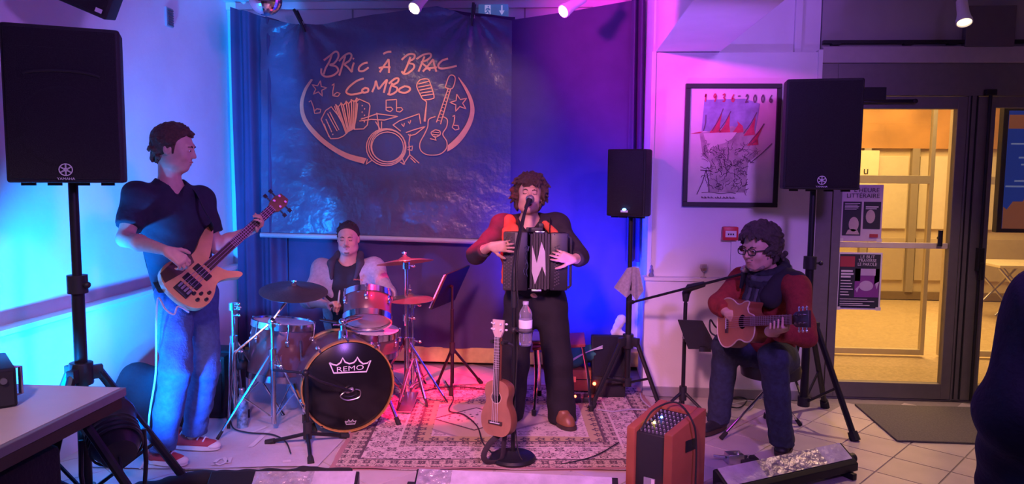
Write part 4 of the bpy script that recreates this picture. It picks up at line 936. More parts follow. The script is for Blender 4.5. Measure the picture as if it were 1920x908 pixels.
def cym_stand(label, base, top, feet, hub=.36, r=.0125, boom=None, mat=CHROME):
    """base (x,y), straight tube to top then an optional boom point list"""
    x, y = base; t = thing('cymbal_stand', label, 'cymbal stand', (x, y, 0), 'cymbal stands')
    zt = top
    b = MB(); b.cyl((x, y, .06), (x, y, zt*.62), r*1.25); b.build('lower_tube', mat, t)
    b = MB(); b.cyl((x, y, zt*.60), (x, y, zt), r*.9); b.build('upper_tube', mat, t)
    for z in (zt*.62, zt*.99): b = MB(); b.cyl((x, y, z-.025), (x, y, z+.02), r*1.9); b.cyl((x, y, z), (x+.05, y-.03, z), .006); b.ball((x+.055, y-.033, z), (.018, .007, .010), 8, 6); b.build('clamp', mat, t)
    b = MB(); b.cyl((x, y, hub-.03), (x, y, hub+.04), r*2); b.build('hub', mat, t)
    for f in feet:
        f = V((f[0], f[1], .012)); d = (V((f.x, f.y, 0))-V((x, y, 0))).normalized(); q = rot90(d)*.012
        lg = leg_part(t, V((x, y, hub))+d*.02+q, f+q*.2, .006, mat); b = MB(); b.cyl(V((x, y, hub))+d*.02-q, f-q*.2, .006, n=6); b.build('leg_rail', mat, lg)
        m2 = lerp(V((x, y, hub)), f, .52); b = MB(); b.cyl((x, y, .09), m2, .005, n=6); b.build('brace', mat, t)
    if boom:
        b = MB(); b.tube(boom, r*.6, 8); b.build('boom_arm', mat, t)
        b = MB(); b.ball(V((x, y, zt)), .026, 10, 8); b.build('boom_tilter', mat, t)
    return t
pz = at(510, 604, 4.30); bb = onz(512, 780)
bb.y = 4.30; bb.x = at(512, 700, 4.30).x
cym_stand('chrome boom stand of the dark crash cymbal left of the drums', (bb.x, bb.y), pz.z, [(onz(408, 826).x, onz(408, 826).y), (onz(588, 806).x, onz(588, 806).y), (bb.x+.05, bb.y+.40)], .48, boom=[at(440, 662, 4.2), at(508, 605, 4.30), at(530, 575, 4.36), cC-V((0, 0, .03)), cC+V((0, 0, .05))])
sx_ = at(762, 600, 4.97).x
cym_stand('chrome stand with the pale crash cymbal lit red', (sx_, 4.97), cR1.z-.03, [(onz(838, 758).x, onz(838, 758).y), (onz(700, 740).x, onz(700, 740).y), (sx_+.05, 5.42)], .42, .0135, boom=[V((sx_, 4.97, cR1.z-.06)), cR1+V((0, 0, .04))])
hx = cH.x+.015
t = cym_stand('chrome hi-hat stand with pedal right of the snare', (hx, 5.02), cH.z-.05, [(onz(745, 772).x, onz(745, 772).y+.0), (onz(800, 765).x, onz(800, 765).y), (hx, 5.36)], .30, .011)
b = MB(); b.box((hx+.01, 4.83, .05), (.09, .26, .012), (1, 0, 0), (0, 1, .22)); b.build('pedal', STEEL, t, bevel=.003)
b = MB(); b.cyl((hx-.015, 5.02, cH.z-.05), (hx-.015, 5.02, cH.z+.08), .004); b.build('pull_rod', CHROME, t)
x_ = at(438, 640, 4.45).x
t = cym_stand('bare chrome hardware stand beside the bassist with no cymbal', (x_, 4.45), at(438, 572, 4.45).z, [(onz(428, 806).x, onz(428, 806).y), (x_+.25, 4.60), (x_-.1, 4.78)], .52, .0125)
for dz, s2 in ((.0, 1), (-.07, -1), (-.03, 1)): b = MB(); z = at(438, 572, 4.45).z+dz; b.cyl((x_, 4.45, z), (x_+.045, 4.42, z+.01), .007); b.ball((x_+.05, 4.418, z+.012), (.016, .008, .012), 8, 6); b.build('wing_nut', CHROME, t)
# dark cloth bag hung between the stands, and drum cases behind
t = thing('stick_bag', 'dark cloth stick bag hung between the left drum stands', 'bag', at(425, 690, 4.6)); F = Flesh()
F.cap(at(408, 668, 4.62), at(470, 664, 4.62), .035, .03, .03).cap(at(412, 685, 4.6), at(455, 684, 4.6), .04, .035, .03); F.build('cloth', M('dark_nylon', (.03, .025, .035), .8), t, .01, .004, 40)
# small microphone stand in front of the kick drum
mb = onz(577, 838); mtop = at(573, 700, mb.y)
t = thing('microphone_stand', 'low black tripod microphone stand in front of the bass drum', 'microphone stand', (mb.x, mb.y, 0))
b = MB(); b.cyl((mb.x, mb.y, .03), (mb.x, mb.y, mtop.z), .011); b.build('tube', BLACK, t)
b = MB(); b.cyl((mb.x, mb.y, .05), (mb.x, mb.y, .15), .025); b.build('hub', BLKPL, t)
for px, py in ((500, 834), (652, 822), (583, 872)): f = onz(px, py); leg_part(t, V((mb.x, mb.y, .08)), V((f.x, f.y, .012)), .011, BLACK)
b = MB(); b.tube([at(512, 694, mb.y+.05), mtop, at(600, 716, mb.y+.02), mc+nB*.02], .008, 8); b.ball(mtop, .022, 10, 8); b.build('boom', BLACK, t)

# ================================================================== music stand
t = thing('music_stand', 'black music stand with sheets between the drums and the singer', 'music stand', (at(848, 640, 5.2).x, 5.2, 0))
q = [at(806, 580, 5.02), at(850, 562, 5.36), at(879, 497, 5.42), at(836, 514, 5.10)]
nq = (q[1]-q[0]).cross(q[3]-q[0]).normalized()
b = MB(); b.add(q + [p+nq*.012 for p in q], [(0, 1, 2, 3), (7, 6, 5, 4), (0, 4, 5, 1), (1, 5, 6, 2), (2, 6, 7, 3), (3, 7, 4, 0)]); b.build('desk', BLACK, t, smooth=False)
s2 = -1 if nq.x > 0 else 1
b = MB(); qq = [lerp(lerp(q[0], q[1], u), lerp(q[3], q[2], u), v) for u, v in ((.0, .02), (.9, .02), (.9, .95), (.0, .95))]; off = nq*(-.004); b.add([p+off for p in qq]+[p+off*3 for p in qq], [(0, 1, 2, 3), (7, 6, 5, 4), (0, 4, 5, 1), (1, 5, 6, 2), (2, 6, 7, 3), (3, 7, 4, 0)]); b.build('sheet_music', PAPERM, t, smooth=False)
mx2 = at(848, 640, 5.2).x; mid = lerp(q[0], q[2], .5)
b = MB(); b.cyl((mx2, 5.2, .08), (mx2, 5.2, .62), .013); b.cyl((mx2, 5.2, .6), (mx2, 5.2, mid.z), .009); b.cyl((mx2, 5.2, mid.z), mid, .012); b.build('tube', BLACK, t)
b = MB(); b.cyl((mx2, 5.2, .30), (mx2, 5.2, .38), .02); b.build('hub', BLKPL, t)
for px, py in ((818, 728), (902, 722), (846, 745)): f = onz(px, py); leg_part(t, V((mx2, 5.2, .34)), V((f.x, f.y, .016)), .010, BLACK)

# ================================================================== singer's microphone stand, bottle, ukulele
ms = onz(962, 862); msx, msy = ms.x, 3.99
t = thing('microphone_stand', 'tall black microphone stand with a round base before the singer', 'microphone stand', (msx, msy, 0))
b = MB(); b.lathe([(.125, .012), (.128, .022), (.118, .034), (.04, .042), (.02, .06), (.001, .06)], (msx, msy, 0), UP, 32); b.build('round_base', BLACK, t)
knee = at(964, 500, 4.02); tip = at(990, 380, 4.33)
b = MB(); b.cyl((msx, msy, .05), (msx, msy, .95), .0125); b.cyl((msx, msy, .9), knee, .010); b.build('tube', BLACK, t)
b = MB(); b.cyl((msx, msy, .86), (msx, msy, .95), .018); b.build('clutch', BLKPL, t)
b = MB(); b.tube(smooth_path([at(972, 640, 4.0), at(961, 560, 4.0), at(966, 480, 4.05), at(978, 420, 4.2), tip], 6), .009, 8); b.build('boom', BLACK, t)
def microphone(label, a, c, body=BLACK):
    """a = tail, c = centre of the grille"""
    a = V(a); c = V(c); d = (c-a).normalized(); L_ = (c-a).length
    t = thing('microphone', label, 'microphone', a)
    b = MB(); b.lathe([(.009, 0), (.011, .01), (.016, L_*.75), (.019, L_*.82), (.019, L_*.86)], a, d, 18); b.build('handle', body, t)
    b = MB(); b.lathe([(.018, L_*.86), (.025, L_*.93), (.026, L_), (.022, L_+.016), (.012, L_+.025), (.001, L_+.027)], a, d, 20); b.build('grille', M('mic_grille', (.45, .42, .40), .35, .8, noise=.3, scale=400, bump=.6, bscale=500), t)
    b = MB(); b.lathe([(.0265, L_*.965), (.0275, L_*.985), (.0265, L_*1.005)], a, d, 20, caps=False); b.build('grille_band', STEEL, t)
    return t
microphone('black vocal microphone at the mouth of the singer', tip+V((-.012, -.02, -.03)), at(994, 374, 4.40))
b = MB(); cb_ = smooth_path([tip, at(972, 470, 4.05), at(970, 540, 3.96), at(974, 600, 3.97), at(968, 700, 3.97), at(966, 800, 3.96), onz(990, 872, .01), onz(1100, 860, .02), onz(1160, 830, .02)], 6)
b.tube(cb_, .0035, 6); tag(b.build('microphone_cable', RUBBER), 'thin black cable running down the round based microphone stand', 'cable')
# bottle in a ring holder
bo = at(985, 648, 3.93); PET = M('pet_plastic', (.82, .82, .92), .08, trans=.85, ior=1.25)
t = thing('water_bottle', 'clear plastic water bottle with a pale label held on the microphone stand', 'bottle', bo)
hB = at(985, 568, 3.93).z-bo.z; rb_ = .036
b = MB(); b.lathe([(rb_*.8, 0), (rb_, hB*.04), (rb_*.94, hB*.10), (rb_, hB*.16), (rb_*.94, hB*.24), (rb_, hB*.32), (rb_, hB*.62), (rb_*.93, hB*.66), (rb_, hB*.72), (rb_*.8, hB*.83), (rb_*.42, hB*.92), (rb_*.38, hB*.97)], bo, UP, 24); b.build('body', PET, t)
b = MB(); b.lathe([(rb_*1.01, hB*.42), (rb_*1.02, hB*.43), (rb_*1.02, hB*.60), (rb_*1.01, hB*.61)], bo, UP, 24, caps=False); b.build('paper_label', PAPERM, t)
b = MB(); b.lathe([(rb_*.42, hB*.96), (rb_*.44, hB*.97), (rb_*.44, hB*1.03), (rb_*.001, hB*1.03)], bo, UP, 18); b.build('cap', M('bottle_cap', (.5, .5, .6), .4), t)
t2 = thing('bottle_holder', 'black clamp ring fixing the water bottle to the microphone stand', 'holder', bo+V((0, 0, hB*.3)))
b = MB(); b.tube([bo+V((math.cos(a)*rb_*1.1, math.sin(a)*rb_*1.1, hB*.34)) for a in [2*math.pi*i/24 for i in range(24)]], .005, 6, True); b.build('ring', BLKPL, t2)
b = MB(); b.cyl(bo+V((-rb_*1.1, .0, hB*.34)), (msx, msy, bo.z+hB*.30), .007); b.ball((msx, msy-.0, bo.z+hB*.30), .022, 10, 8); b.build('clamp', BLKPL, t2)

def outline_body(pts, n=5, closed=True): return [(p.x, p.y) for p in smooth_path([(x, y, 0) for x, y in pts], n, closed)]
class Axes:   # local instrument frame: y along the neck, z = front normal
    def __init__(s, o, ydir, zdir):
        y = V(ydir).normalized(); z = V(zdir); z = (z-y*z.dot(y)).normalized(); x = y.cross(z)
        s.m = Matrix((x, y, z)).transposed().to_4x4(); s.m.translation = V(o); s.x, s.y, s.z, s.o = x, y, z, V(o)
    def p(s, x, y, z=0): return s.m @ V((x, y, z))
# ukulele hanging from its arm
UK = Axes(at(929, 818, 3.90), at(934, 600, 3.95)-at(929, 818, 3.90), (-.50, -.84, .1))
t = thing('ukulele', 'brown wooden ukulele hanging on the singer microphone stand', 'ukulele', UK.p(0, 0))
LU = (at(934, 600, 3.95)-at(929, 818, 3.90)).length; k = LU/.60
UW = M('ukulele_top', (.36, .17, .10), .38, noise=.14, scale=12); UD = M('ukulele_side', (.20, .075, .04), .35, noise=.1); FRET = M('rosewood', (.06, .035, .03), .5)
half = [(0, 0), (.05, .004), (.085, .035), (.095, .085), (.085, .13), (.067, .165), (.066, .19), (.075, .225), (.068, .262), (.035, .283), (0, .288)]
full = [(x*k, y*k) for x, y in half] + [(-x*k, y*k) for x, y in half[-2:0:-1]]
ob_ = outline_body(full, 4)
b = MB(UK.m); b.prism(ob_, (0, 0, -.062), (1, 0, 0), (0, 1, 0), .058); b.build('body', UD, t, bevel=.004)
b = MB(UK.m); b.prism(ob_, (0, 0, -.004), (1, 0, 0), (0, 1, 0), .005); b.build('top_board', UW, t, smooth=False)
b = MB(UK.m); b.lathe([(.001, .0018), (.029*k, .0018)], (0, .20*k, 0), (0, 0, 1), 24); b.build('sound_hole', M('hole_black', (.004, .003, .003), .9), t)
b = MB(UK.m); b.lathe([(.030*k, .0015), (.030*k, .0025), (.034*k, .0025)], (0, .20*k, 0), (0, 0, 1), 24, caps=False); b.build('rosette', M('rosette_cream', (.55, .42, .30), .5), t)
b = MB(UK.m); b.box((0, .07*k, .006), (.085*k, .018*k, .008)); br = b.build('bridge', FRET, t, bevel=.002); b = MB(UK.m); b.box((0, .07*k, .011), (.06*k, .004, .004)); b.build('saddle', WHITE, br, smooth=False)
b = MB(UK.m); b.box((0, .39*k, -.010), (.036*k, .24*k, .022)); b.build('neck', UD, t, bevel=.006)
b = MB(UK.m); b.box((0, .36*k, .004), (.036*k, .30*k, .005)); fb = b.build('fretboard', FRET, t, smooth=False)
for i in range(12): b = MB(UK.m); b.box((0, (.505-.285*(1-2**(-i/12))*1.15)*k, .007), (.036*k, .0022, .002)); b.build('fret', STEEL, fb, smooth=False)
b = MB(UK.m); b.prism([(-.018*k, .51*k), (.018*k, .51*k), (.032*k, .54*k), (.034*k, .60*k), (-.034*k, .60*k), (-.032*k, .54*k)], (0, 0, -.012), (1, 0, 0), (0, 1, 0), .013); b.build('headstock', M('headstock_pale', (.62, .45, .42), .4), t, smooth=False)
for sx2 in (-1, 1):
    for yy in (.55, .58):
        b = MB(UK.m); b.cyl((sx2*.022*k, yy*k, -.02), (sx2*.022*k, yy*k, .012), .005); b.ball((sx2*.045*k, yy*k, -.012), (.009, .006, .006), 8, 6); b.build('tuning_peg', WHITE, t)
for i in range(4): xx = (-.012+.008*i)*k; b = MB(UK.m); b.cyl((xx*1.4, .07*k, .013), (xx, .515*k, .009), .0011, n=5); b.build('string', M('nylon', (.7, .68, .65), .3), t)
t3 = thing('ukulele_hanger', 'black padded instrument arm holding the ukulele neck', 'holder', UK.p(0, .47*k, -.03))
hp = UK.p(0, .485*k, -.012); b = MB(); b.tube([(msx, msy, hp.z-.03), hp+V((.06, .03, -.02)), hp+UK.z*-.03], .012, 8); b.build('arm', BLKPL, t3)
b = MB(); b.tube([hp-UK.x*.035+UK.z*.02, hp-UK.x*.032-UK.z*.03, hp+UK.x*.032-UK.z*.03, hp+UK.x*.035+UK.z*.02], .010, 8); b.build('fork', RUBBER, t3)
# dangling strap
pts = [UK.p(0, .0, -.03), at(918, 832, 3.9), at(908, 850, 3.88), at(909, 862, 3.88), at(922, 868, 3.9), at(940, 862, 3.92), at(945, 830, 3.93), UK.p(.03, .02, -.05)]
b = MB(); b.tube(smooth_path(pts, 6), .016, 8, flat=.18, hint=(0, 1, 0)); tag(b.build('instrument_strap', M('strap_black', (.03, .02, .025), .8)), 'black woven strap dangling below the ukulele to the floor', 'strap')

# ================================================================== wooden acoustic amplifier with mixer top
FL, FR, BL, BR = V((.301, 3.457, .40)), V((.500, 3.346, .40)), V((.475, 3.632, .485)), V((.678, 3.50, .485))
WOOD = M('amp_wood', (.30, .085, .045), .42, noise=.14, scale=7, bump=.05)
t = thing('acoustic_amplifier', 'reddish wooden acoustic amplifier with knobs on its sloping top', 'amplifier', ((FL.x+BR.x)/2, (FL.y+BR.y)/2, 0))
def g(p): return V((p.x, p.y, .0))
def hexa(b, bot, topq): b.add(list(bot)+list(topq), [(3, 2, 1, 0), (4, 5, 6, 7), (0, 1, 5, 4), (1, 2, 6, 5), (2, 3, 7, 6), (3, 0, 4, 7)])
u_ = (FR-FL).normalized(); v_ = (g(BL)-g(FL)).normalized(); th = .042
def side(A, B_, inn): b = MB(); i = inn*th; hexa(b, [g(A), g(A)+i, g(B_)+i, g(B_)], [A, A+i, B_+i, B_]); return b
side(FL, BL, u_).build('side_panel', WOOD, t, bevel=.005); side(FR, BR, -u_).build('side_panel', WOOD, t, bevel=.005)
b = MB(); A, B_ = BL+u_*th, BR-u_*th; hexa(b, [g(A)-v_*.05, g(B_)-v_*.05, g(B_), g(A)], [A-v_*.05-UP*.017, B_-v_*.05-UP*.017, B_, A]); b.build('back_panel', WOOD, t, bevel=.004)
b = MB(); A, B_ = FL+u_*th+v_*.012-UP*.02, FR-u_*th+v_*.012-UP*.02; C_, D_ = BR-u_*th-v_*.05-UP*.03, BL+u_*th-v_*.05-UP*.03
hexa(b, [g(A)+UP*.03, g(B_)+UP*.03, g(C_)+UP*.03, g(D_)+UP*.03], [A, B_, C_, D_]); b.build('core', BLKPL, t, bevel=.003)
b = MB(); hexa(b, [g(FL)+u_*th+UP*.0, g(FR)-u_*th, g(FR)-u_*th+v_*.03, g(FL)+u_*th+v_*.03], [g(FL)+u_*th+UP*.035, g(FR)-u_*th+UP*.035, g(FR)-u_*th+v_*.03+UP*.035, g(FL)+u_*th+v_*.03+UP*.035]); b.build('base_rail', WOOD, t, bevel=.003)
npan = (B_-A).cross(D_-A).normalized()
KN = M('knob_grey', (.16, .15, .18), .4)
for i in range(7):
    for j in range(7):
        p = lerp(lerp(A, B_, (i+.7)/7.4), lerp(D_, C_, (i+.7)/7.4), (j+.7)/7.6)
        b = MB(); b.cyl(p, p+npan*.010, .0065, .005, 8); kn = b.build('knob', KN, t); 
        b = MB(); b.box(p+npan*.0105, (.0015, .007, .001), u_, npan.cross(u_)); b.build('pointer', WHITE, kn, smooth=False)
for (iu, iv, cl, nm) in ((.34, .62, (.05, .2, 1.), 'led_blue2'), (.30, .38, (1., .75, .1), 'led_yellow')):
    p = lerp(lerp(A, B_, iu), lerp(D_, C_, iv if 0 else iu), iv); b = MB(); b.ball(p+npan*.012, .006, 8, 6); b.build('indicator_light', EM(nm, cl, 25), t)
nf = u_.cross(UP)
if nf.y > 0: nf = -nf
p = lerp(A, B_, .9); p.z = .14; b = MB(); b.ball(p+nf*.004, .006, 8, 6); b.build('power_light', EM('led_red', (1., .06, .02), 25), t)
p = lerp(A, B_, .5); p.z = .15; b = MB(); b.box(p+nf*.002, (.055, .045, .004), u_, UP); b.build('rating_plate', M('plate_grey', (.30, .30, .34), .5), t, smooth=False)
b = MB(); b.box(p+nf*.005+u_*.018, (.014, .04, .003), u_, UP); b.build('white_sticker', PAPERM, t, smooth=False)
hs = lerp(FR, BR, .55); hs.z = .33; nR = v_.cross(UP)
if nR.x < 0: nR = -nR
b = MB(); b.box(hs+nR*.001, (.085, .055, .004), v_, UP); b.build('handle_recess', BLACK, t, bevel=.004)
b = MB(); pc = smooth_path([lerp(A, B_, .2)+npan*.02, lerp(A, C_, .3)+UP*.08, lerp(D_, C_, .5)+UP*.045, lerp(B_, C_, .6)+nR*.06+UP*.03, hs+nR*.03, V((hs.x+nR.x*.03, hs.y+nR.y*.03-.02, .05)), V((hs.x+.05, hs.y-.03, .012))], 6); b.tube(pc, .0045, 6)
tag(b.build('amplifier_cable', RUBBER), 'black cable looping out of the amplifier top over its side', 'cable')
# ================================================================== LED floor bars
FOIL = M('foil_tape', (.46, .43, .48), .30, .45, noise=.25, scale=24, bump=.8, bscale=26)
FOIL2 = M('diffuser_film', (.50, .46, .56), .35, .1, noise=.2, scale=10, bump=.5, bscale=14)
def led_bar(label, A, B_, strip, foil=True, hgt=.15, lit=None):
    A = V(A); B_ = V(B_); u = (B_-A); L_ = u.length; u.normalize(); n = rot90(u)      # n points to the stage
    t = thing('led_bar', label, 'stage light', V(((A.x+B_.x)/2, (A.y+B_.y)/2, 0)), 'LED light bars on the floor')
    sec = [(.0, .035), (.12, .035), (.125, hgt-.01), (.115, hgt), (.02, hgt-.06), (.0, hgt-.075)]
    def ext(sec, s0, s1, nm, mt, bev=.003):
        b = MB(); m_ = len(sec)
        b.add([A+u*s0+n*y+UP*z for y, z in sec]+[A+u*s1+n*y+UP*z for y, z in sec], [list(range(m_)), list(range(m_, 2*m_))[::-1]]+[(i, m_+i, m_+(i+1) % m_, (i+1) % m_) for i in range(m_)])
        return b.build(nm, mt, t, smooth=False, bevel=bev)
    ext(sec, 0, L_, 'housing', BLACK)
    for (s0, s1, mt) in strip: ext([(.026, hgt-.0555), (.112, hgt+.0005), (.110, hgt+.003), (.024, hgt-.053)], L_*s0, L_*s1, 'tape_strip', mt, 0)
    ext([(.116, .055), (.130, .055), (.130, hgt-.015), (.122, hgt-.005)], L_*.02, L_*.98, 'lens_panel', M('lens_panel', (.3, .3, .35), .2) if lit is None else lit, 0)
    for s0 in (.06, .94):
        b = MB(); c = A+u*(L_*s0); b.box(c+n*.06+UP*.018, (.03, .17, .034), u, n); b.build('foot_bracket', BLACK, t, bevel=.003)
    for s0, s1 in ((0, -1), (L_, 1)):
        b = MB(); c = A+u*(s0+s1*.012)+n*.06+UP*.08; b.cyl(c-u*s1*.012, c+u*s1*.022, .026); b.build('tilt_knob', BLKPL, t)
    return t
z_ = .15
led_bar('middle LED bar with lilac foil stripe in front of the round microphone base', onz(781, 880, z_)-V((0, .11, z_)), onz(1158, 897, z_)-V((0, .11, z_)), [(.01, .18, FOIL), (.18, .97, FOIL2)])
led_bar('right LED bar with crinkled silver stripe before the seated guitarist', V((.80, 3.50, 0)), V((1.56, 3.94, 0)), [(.02, .30, FOIL2), (.30, .78, FOIL), (.78, .98, FOIL2)])
led_bar('left LED bar partly under black cloth at the lower edge by the mat', V((-1.66, 3.23, 0)), V((-.96, 3.30, 0)), [(.30, .70, FOIL), (.70, .98, FOIL2)])
F = Flesh(); ptsC = [V((-2.0, 3.30, .05)), V((-1.72, 3.36, .11)), V((-1.42, 3.385, .125)), V((-1.25, 3.405, .14)), V((-1.02, 3.425, .15))]
F.chain(ptsC, [.05, .035, .026, .020, .014], .03); t = thing('black_cloth', 'bunched black cloth lying over the left LED bar', 'cloth', (-1.5, 3.29, 0)); F.build('fabric', M('black_cloth', (.012, .011, .015), .9), t, .009, .006, 34)
# DI box and pedals beside the amplifier
c = onz(1376, 868); t = thing('silver_pedal', 'small silver effect pedal on the tiles beside the wooden amplifier', 'pedal', c)
b = MB(); b.box(c+UP*.03, (.095, .075, .055), (.97, .2, 0), (-.2, .97, 0), .92); b.build('case', STEEL, t, bevel=.004)
b = MB(); b.cyl(c+UP*.055+V((.02, -.01, 0)), c+UP*.07+V((.02, -.01, 0)), .009); b.build('switch', CHROME, t)
b = MB(); b.cyl(c+V((-.05, 0, .03)), c+V((-.11, .01, .03)), .008, n=10); b.build('jack_plug', CHROME, t)
c = onz(1402, 868); t = thing('black_pedal', 'flat black pedal next to the silver effect pedal', 'pedal', c)
b = MB(); b.box(c+UP*.017, (.11, .07, .03), (.97, .2, 0), (-.2, .97, 0), .95); b.build('case', BLKPL, t, bevel=.004)
b = MB(); b.cyl(c+UP*.032, c+UP*.045, .01); b.build('switch', CHROME, t)

# ================================================================== left foreground: table, rack, cases, PAR light
TOPW = M('table_top_white', (.66, .58, .58), .5, noise=.04, scale=5)
t = thing('front_table', 'white topped table at the lower left corner with black folding legs', 'table', (-2.1, 2.1, 0))
b = MB(); b.bx(-2.7, -1.70, 1.35, 2.735, .705, .738); b.build('table_edge', M('table_edge', (.20, .19, .24), .5), t, smooth=False, bevel=.003)
b = MB(); b.bx(-2.68, -1.715, 1.37, 2.72, .738, .7405); b.build('table_top', TOPW, t, smooth=False)
b = MB(); b.bx(-1.74, -1.70, 1.5, 2.70, .665, .705); b.build('apron', BLACK, t, smooth=False)
for a, c in ((V((-1.82, 2.60, .69)), V((-1.50, 2.74, .012))), (V((-1.76, 1.45, .69)), V((-1.55, 1.40, .012))), (V((-2.62, 2.62, .69)), V((-2.65, 2.66, .012))), (V((-2.62, 1.45, .69)), V((-2.65, 1.40, .012)))): leg_part(t, a, c, .018, BLACK)
t = thing('equipment_case', 'black equipment case filling the shadow under the front table', 'case', (-2.15, 2.0, 0))  # black bulk stands for a dark object and the table's shadow together
b = MB(); b.bx(-2.55, -1.80, 1.5, 2.5, .02, .60); b.build('body', M('case_cloth', (.014, .013, .020), .85, bump=.3, bscale=60), t, bevel=.03)
b = MB(); b.bx(-1.80, -1.785, 1.5, 2.5, .40, .42); b.build('lid_seam', BLACK, t, smooth=False)
for y in (1.8, 2.2): b = MB(); b.bx(-1.80, -1.78, y-.03, y+.03, .37, .45); b.build('latch', STEEL, t, smooth=False)
rk = onz(34, 762, .741)
t = thing('mixer_rack', 'black rack device with handles standing on the front table', 'rack', (-2.2, 2.4, .741))
exr = V((.72, .69, 0)).normalized(); eyr = rot90(exr); c0 = rk - exr*.21 + eyr*.15 + UP*.07
b = MB(); b.box(c0, (.42, .30, .14), exr, eyr); b.build('case', BLKPL, t, bevel=.008)
for k2, dx in enumerate((-.14, 0., .13)): b = MB(); q0 = c0-eyr*.152+exr*dx; b.tube([q0-UP*.045, q0-UP*.045-eyr*.025, q0+UP*.045-eyr*.025, q0+UP*.045], .008, 8); b.build('handle', STEEL, t)
b = MB(); b.box(c0-eyr*.152, (.40, .006, .12), exr, eyr); b.build('front_panel', M('rack_panel', (.05, .045, .055), .4, .4), t, smooth=False)
for k2 in range(6): b = MB(); q0 = c0-eyr*.155+exr*(-.18+.07*k2)+UP*.03; b.cyl(q0, q0-eyr*.012, .011); b.build('knob', KN, t)
q0 = c0+exr*.212; b = MB(); b.tube([q0-UP*.05-eyr*.05, q0-UP*.05-eyr*.05+exr*.02, q0+UP*.05-eyr*.05+exr*.02, q0+UP*.05-eyr*.05], .008, 8); b.build('handle', STEEL, t)
# PAR light on the floor between table and wall
pc_ = at(212, 815, 2.98); pd = V((-.62, .70, .34)).normalized()
t = thing('par_light', 'black PAR stage light on the floor behind the front table', 'stage light', (pc_.x, pc_.y, 0))
b = MB(); b.lathe([(.03, -.15), (.07, -.14), (.095, -.08), (.10, .0), (.105, .09), (.112, .10), (.112, .12), (.10, .12), (.095, .02)], pc_, pd, 28); b.build('can', M('par_body', (.03, .03, .035), .35, .5), t)
b = MB(); b.lathe([(.001, .03), (.06, .028), (.094, .02)], pc_, pd, 24); b.build('lens', EM('lens_cyan', (.0, .35, 1.), 3), t)
for k2 in range(4): b = MB(); b.lathe([(.098, -.09+.03*k2), (.106, -.085+.03*k2), (.106, -.08+.03*k2), (.099, -.075+.03*k2)], pc_, pd, 24, caps=False); b.build('cooling_fin', M('par_body', (.03, .03, .035)), t)
sd = pd.cross(UP).normalized(); b = MB(); b.tube([pc_+sd*.12+UP*.0, pc_+sd*.125-UP*.15, pc_+sd*.10-UP*(pc_.z-.02), pc_-sd*.10-UP*(pc_.z-.02), pc_-sd*.125-UP*.15, pc_-sd*.12], .010, 8); b.build('yoke', BLACK, t)
b = MB(); b.tube(smooth_path([pc_-pd*.14, pc_-pd*.2+UP*-.08, V((pc_.x+.12, pc_.y-.1, .012)), V((pc_.x+.28, pc_.y+.12, .012)), V((pc_.x+.35, pc_.y+.35, .012))], 6), .006, 6); tag(b.build('power_cable', RUBBER), 'black power cable trailing from the PAR light on the floor', 'cable')
for k2, (dx, dy) in enumerate(((0, 0), (.03, .05), (.05, -.02))):
    b = MB(); s0 = V((-1.70+dx, 3.12+dy, .008)); b.tube(smooth_path([s0+V((.14*math.cos(a)*(1-.1*k2), .10*math.sin(a), .006*abs(math.sin(a*2))+.010*k2)) for a in [RAD(40*i+25*k2) for i in range(9)]], 5), .005, 6)
    tag(b.build('coiled_cable', M('cable_%d' % k2, [(.35, .36, .42), (.04, .04, .05), (.22, .22, .28)][k2], .5)), ['pale coiled cable lying beside the bassist shoe', 'black coiled cable lying beside the bassist shoe', 'grey coiled cable lying beside the bassist shoe'][k2], 'cable')
# gig bag and bass amplifier behind the bassist
t = thing('gig_bag', 'dark padded gig bag slumped against the left wall behind the bassist', 'bag', (at(262, 760, 4.15).x, 4.15, 0)); F = Flesh()
a = at(250, 690, 4.2); F.cap(V((a.x, 4.22, .14)), V((a.x+.02, 4.22, a.z-.10)), .17, .13, .06, flat=((0, 1, 0), .75)).cap(V((a.x+.2, 4.25, .14)), V((a.x+.2, 4.25, a.z-.10)), .15, .12, .06, flat=((0, 1, 0), .75)); F.build('padding', M('gig_nylon', (.020, .020, .032), .75, bump=.3, bscale=40), t, .014, .006, 22, cuts=[((0, 0, .012), (0, 0, -1))])
p0 = at(338, 700, 4.5); p1 = at(421, 700, 4.5); zt_ = at(380, 668, 4.5).z
t = thing('bass_amplifier', 'black bass amplifier cabinet with metal corners behind the bassist legs', 'amplifier', ((p0.x+p1.x)/2, 4.65, 0))
b = MB(); b.bx(p0.x, p1.x, 4.5, 4.82, .012, zt_); b.build('cabinet', CAB, t, bevel=.010)
b = MB(); b.bx(p0.x+.02, p1.x-.02, 4.492, 4.502, .04, zt_-.11); b.build('grille', GRILLE, t, smooth=False)
b = MB(); b.bx(p0.x+.02, p1.x-.02, 4.492, 4.502, zt_-.095, zt_-.02); b.build('control_panel', STEEL, t, smooth=False)
for k2 in range(5): b = MB(); q0 = V((lerp(p0, p1, .14+.17*k2).x, 4.492, zt_-.057)); b.cyl(q0, q0-V((0, .012, 0)), .008); b.build('knob', KN, t)
lp = at(377, 785, 4.49); b = MB(); b.text('MB', lp, (1, 0, 0), UP, .022); b.text('BASS', lp-UP*.025, (1, 0, 0), UP, .016); b.v = [V((p.x, p.y-.003, p.z)) for p in b.v]
bpl = MB(); bpl.box(lp+V((0, .0, .003)), (.075, .003, .062)); bpl.build('name_plate', M('name_plate', (.26, .22, .12), .4, .5), t, smooth=False)
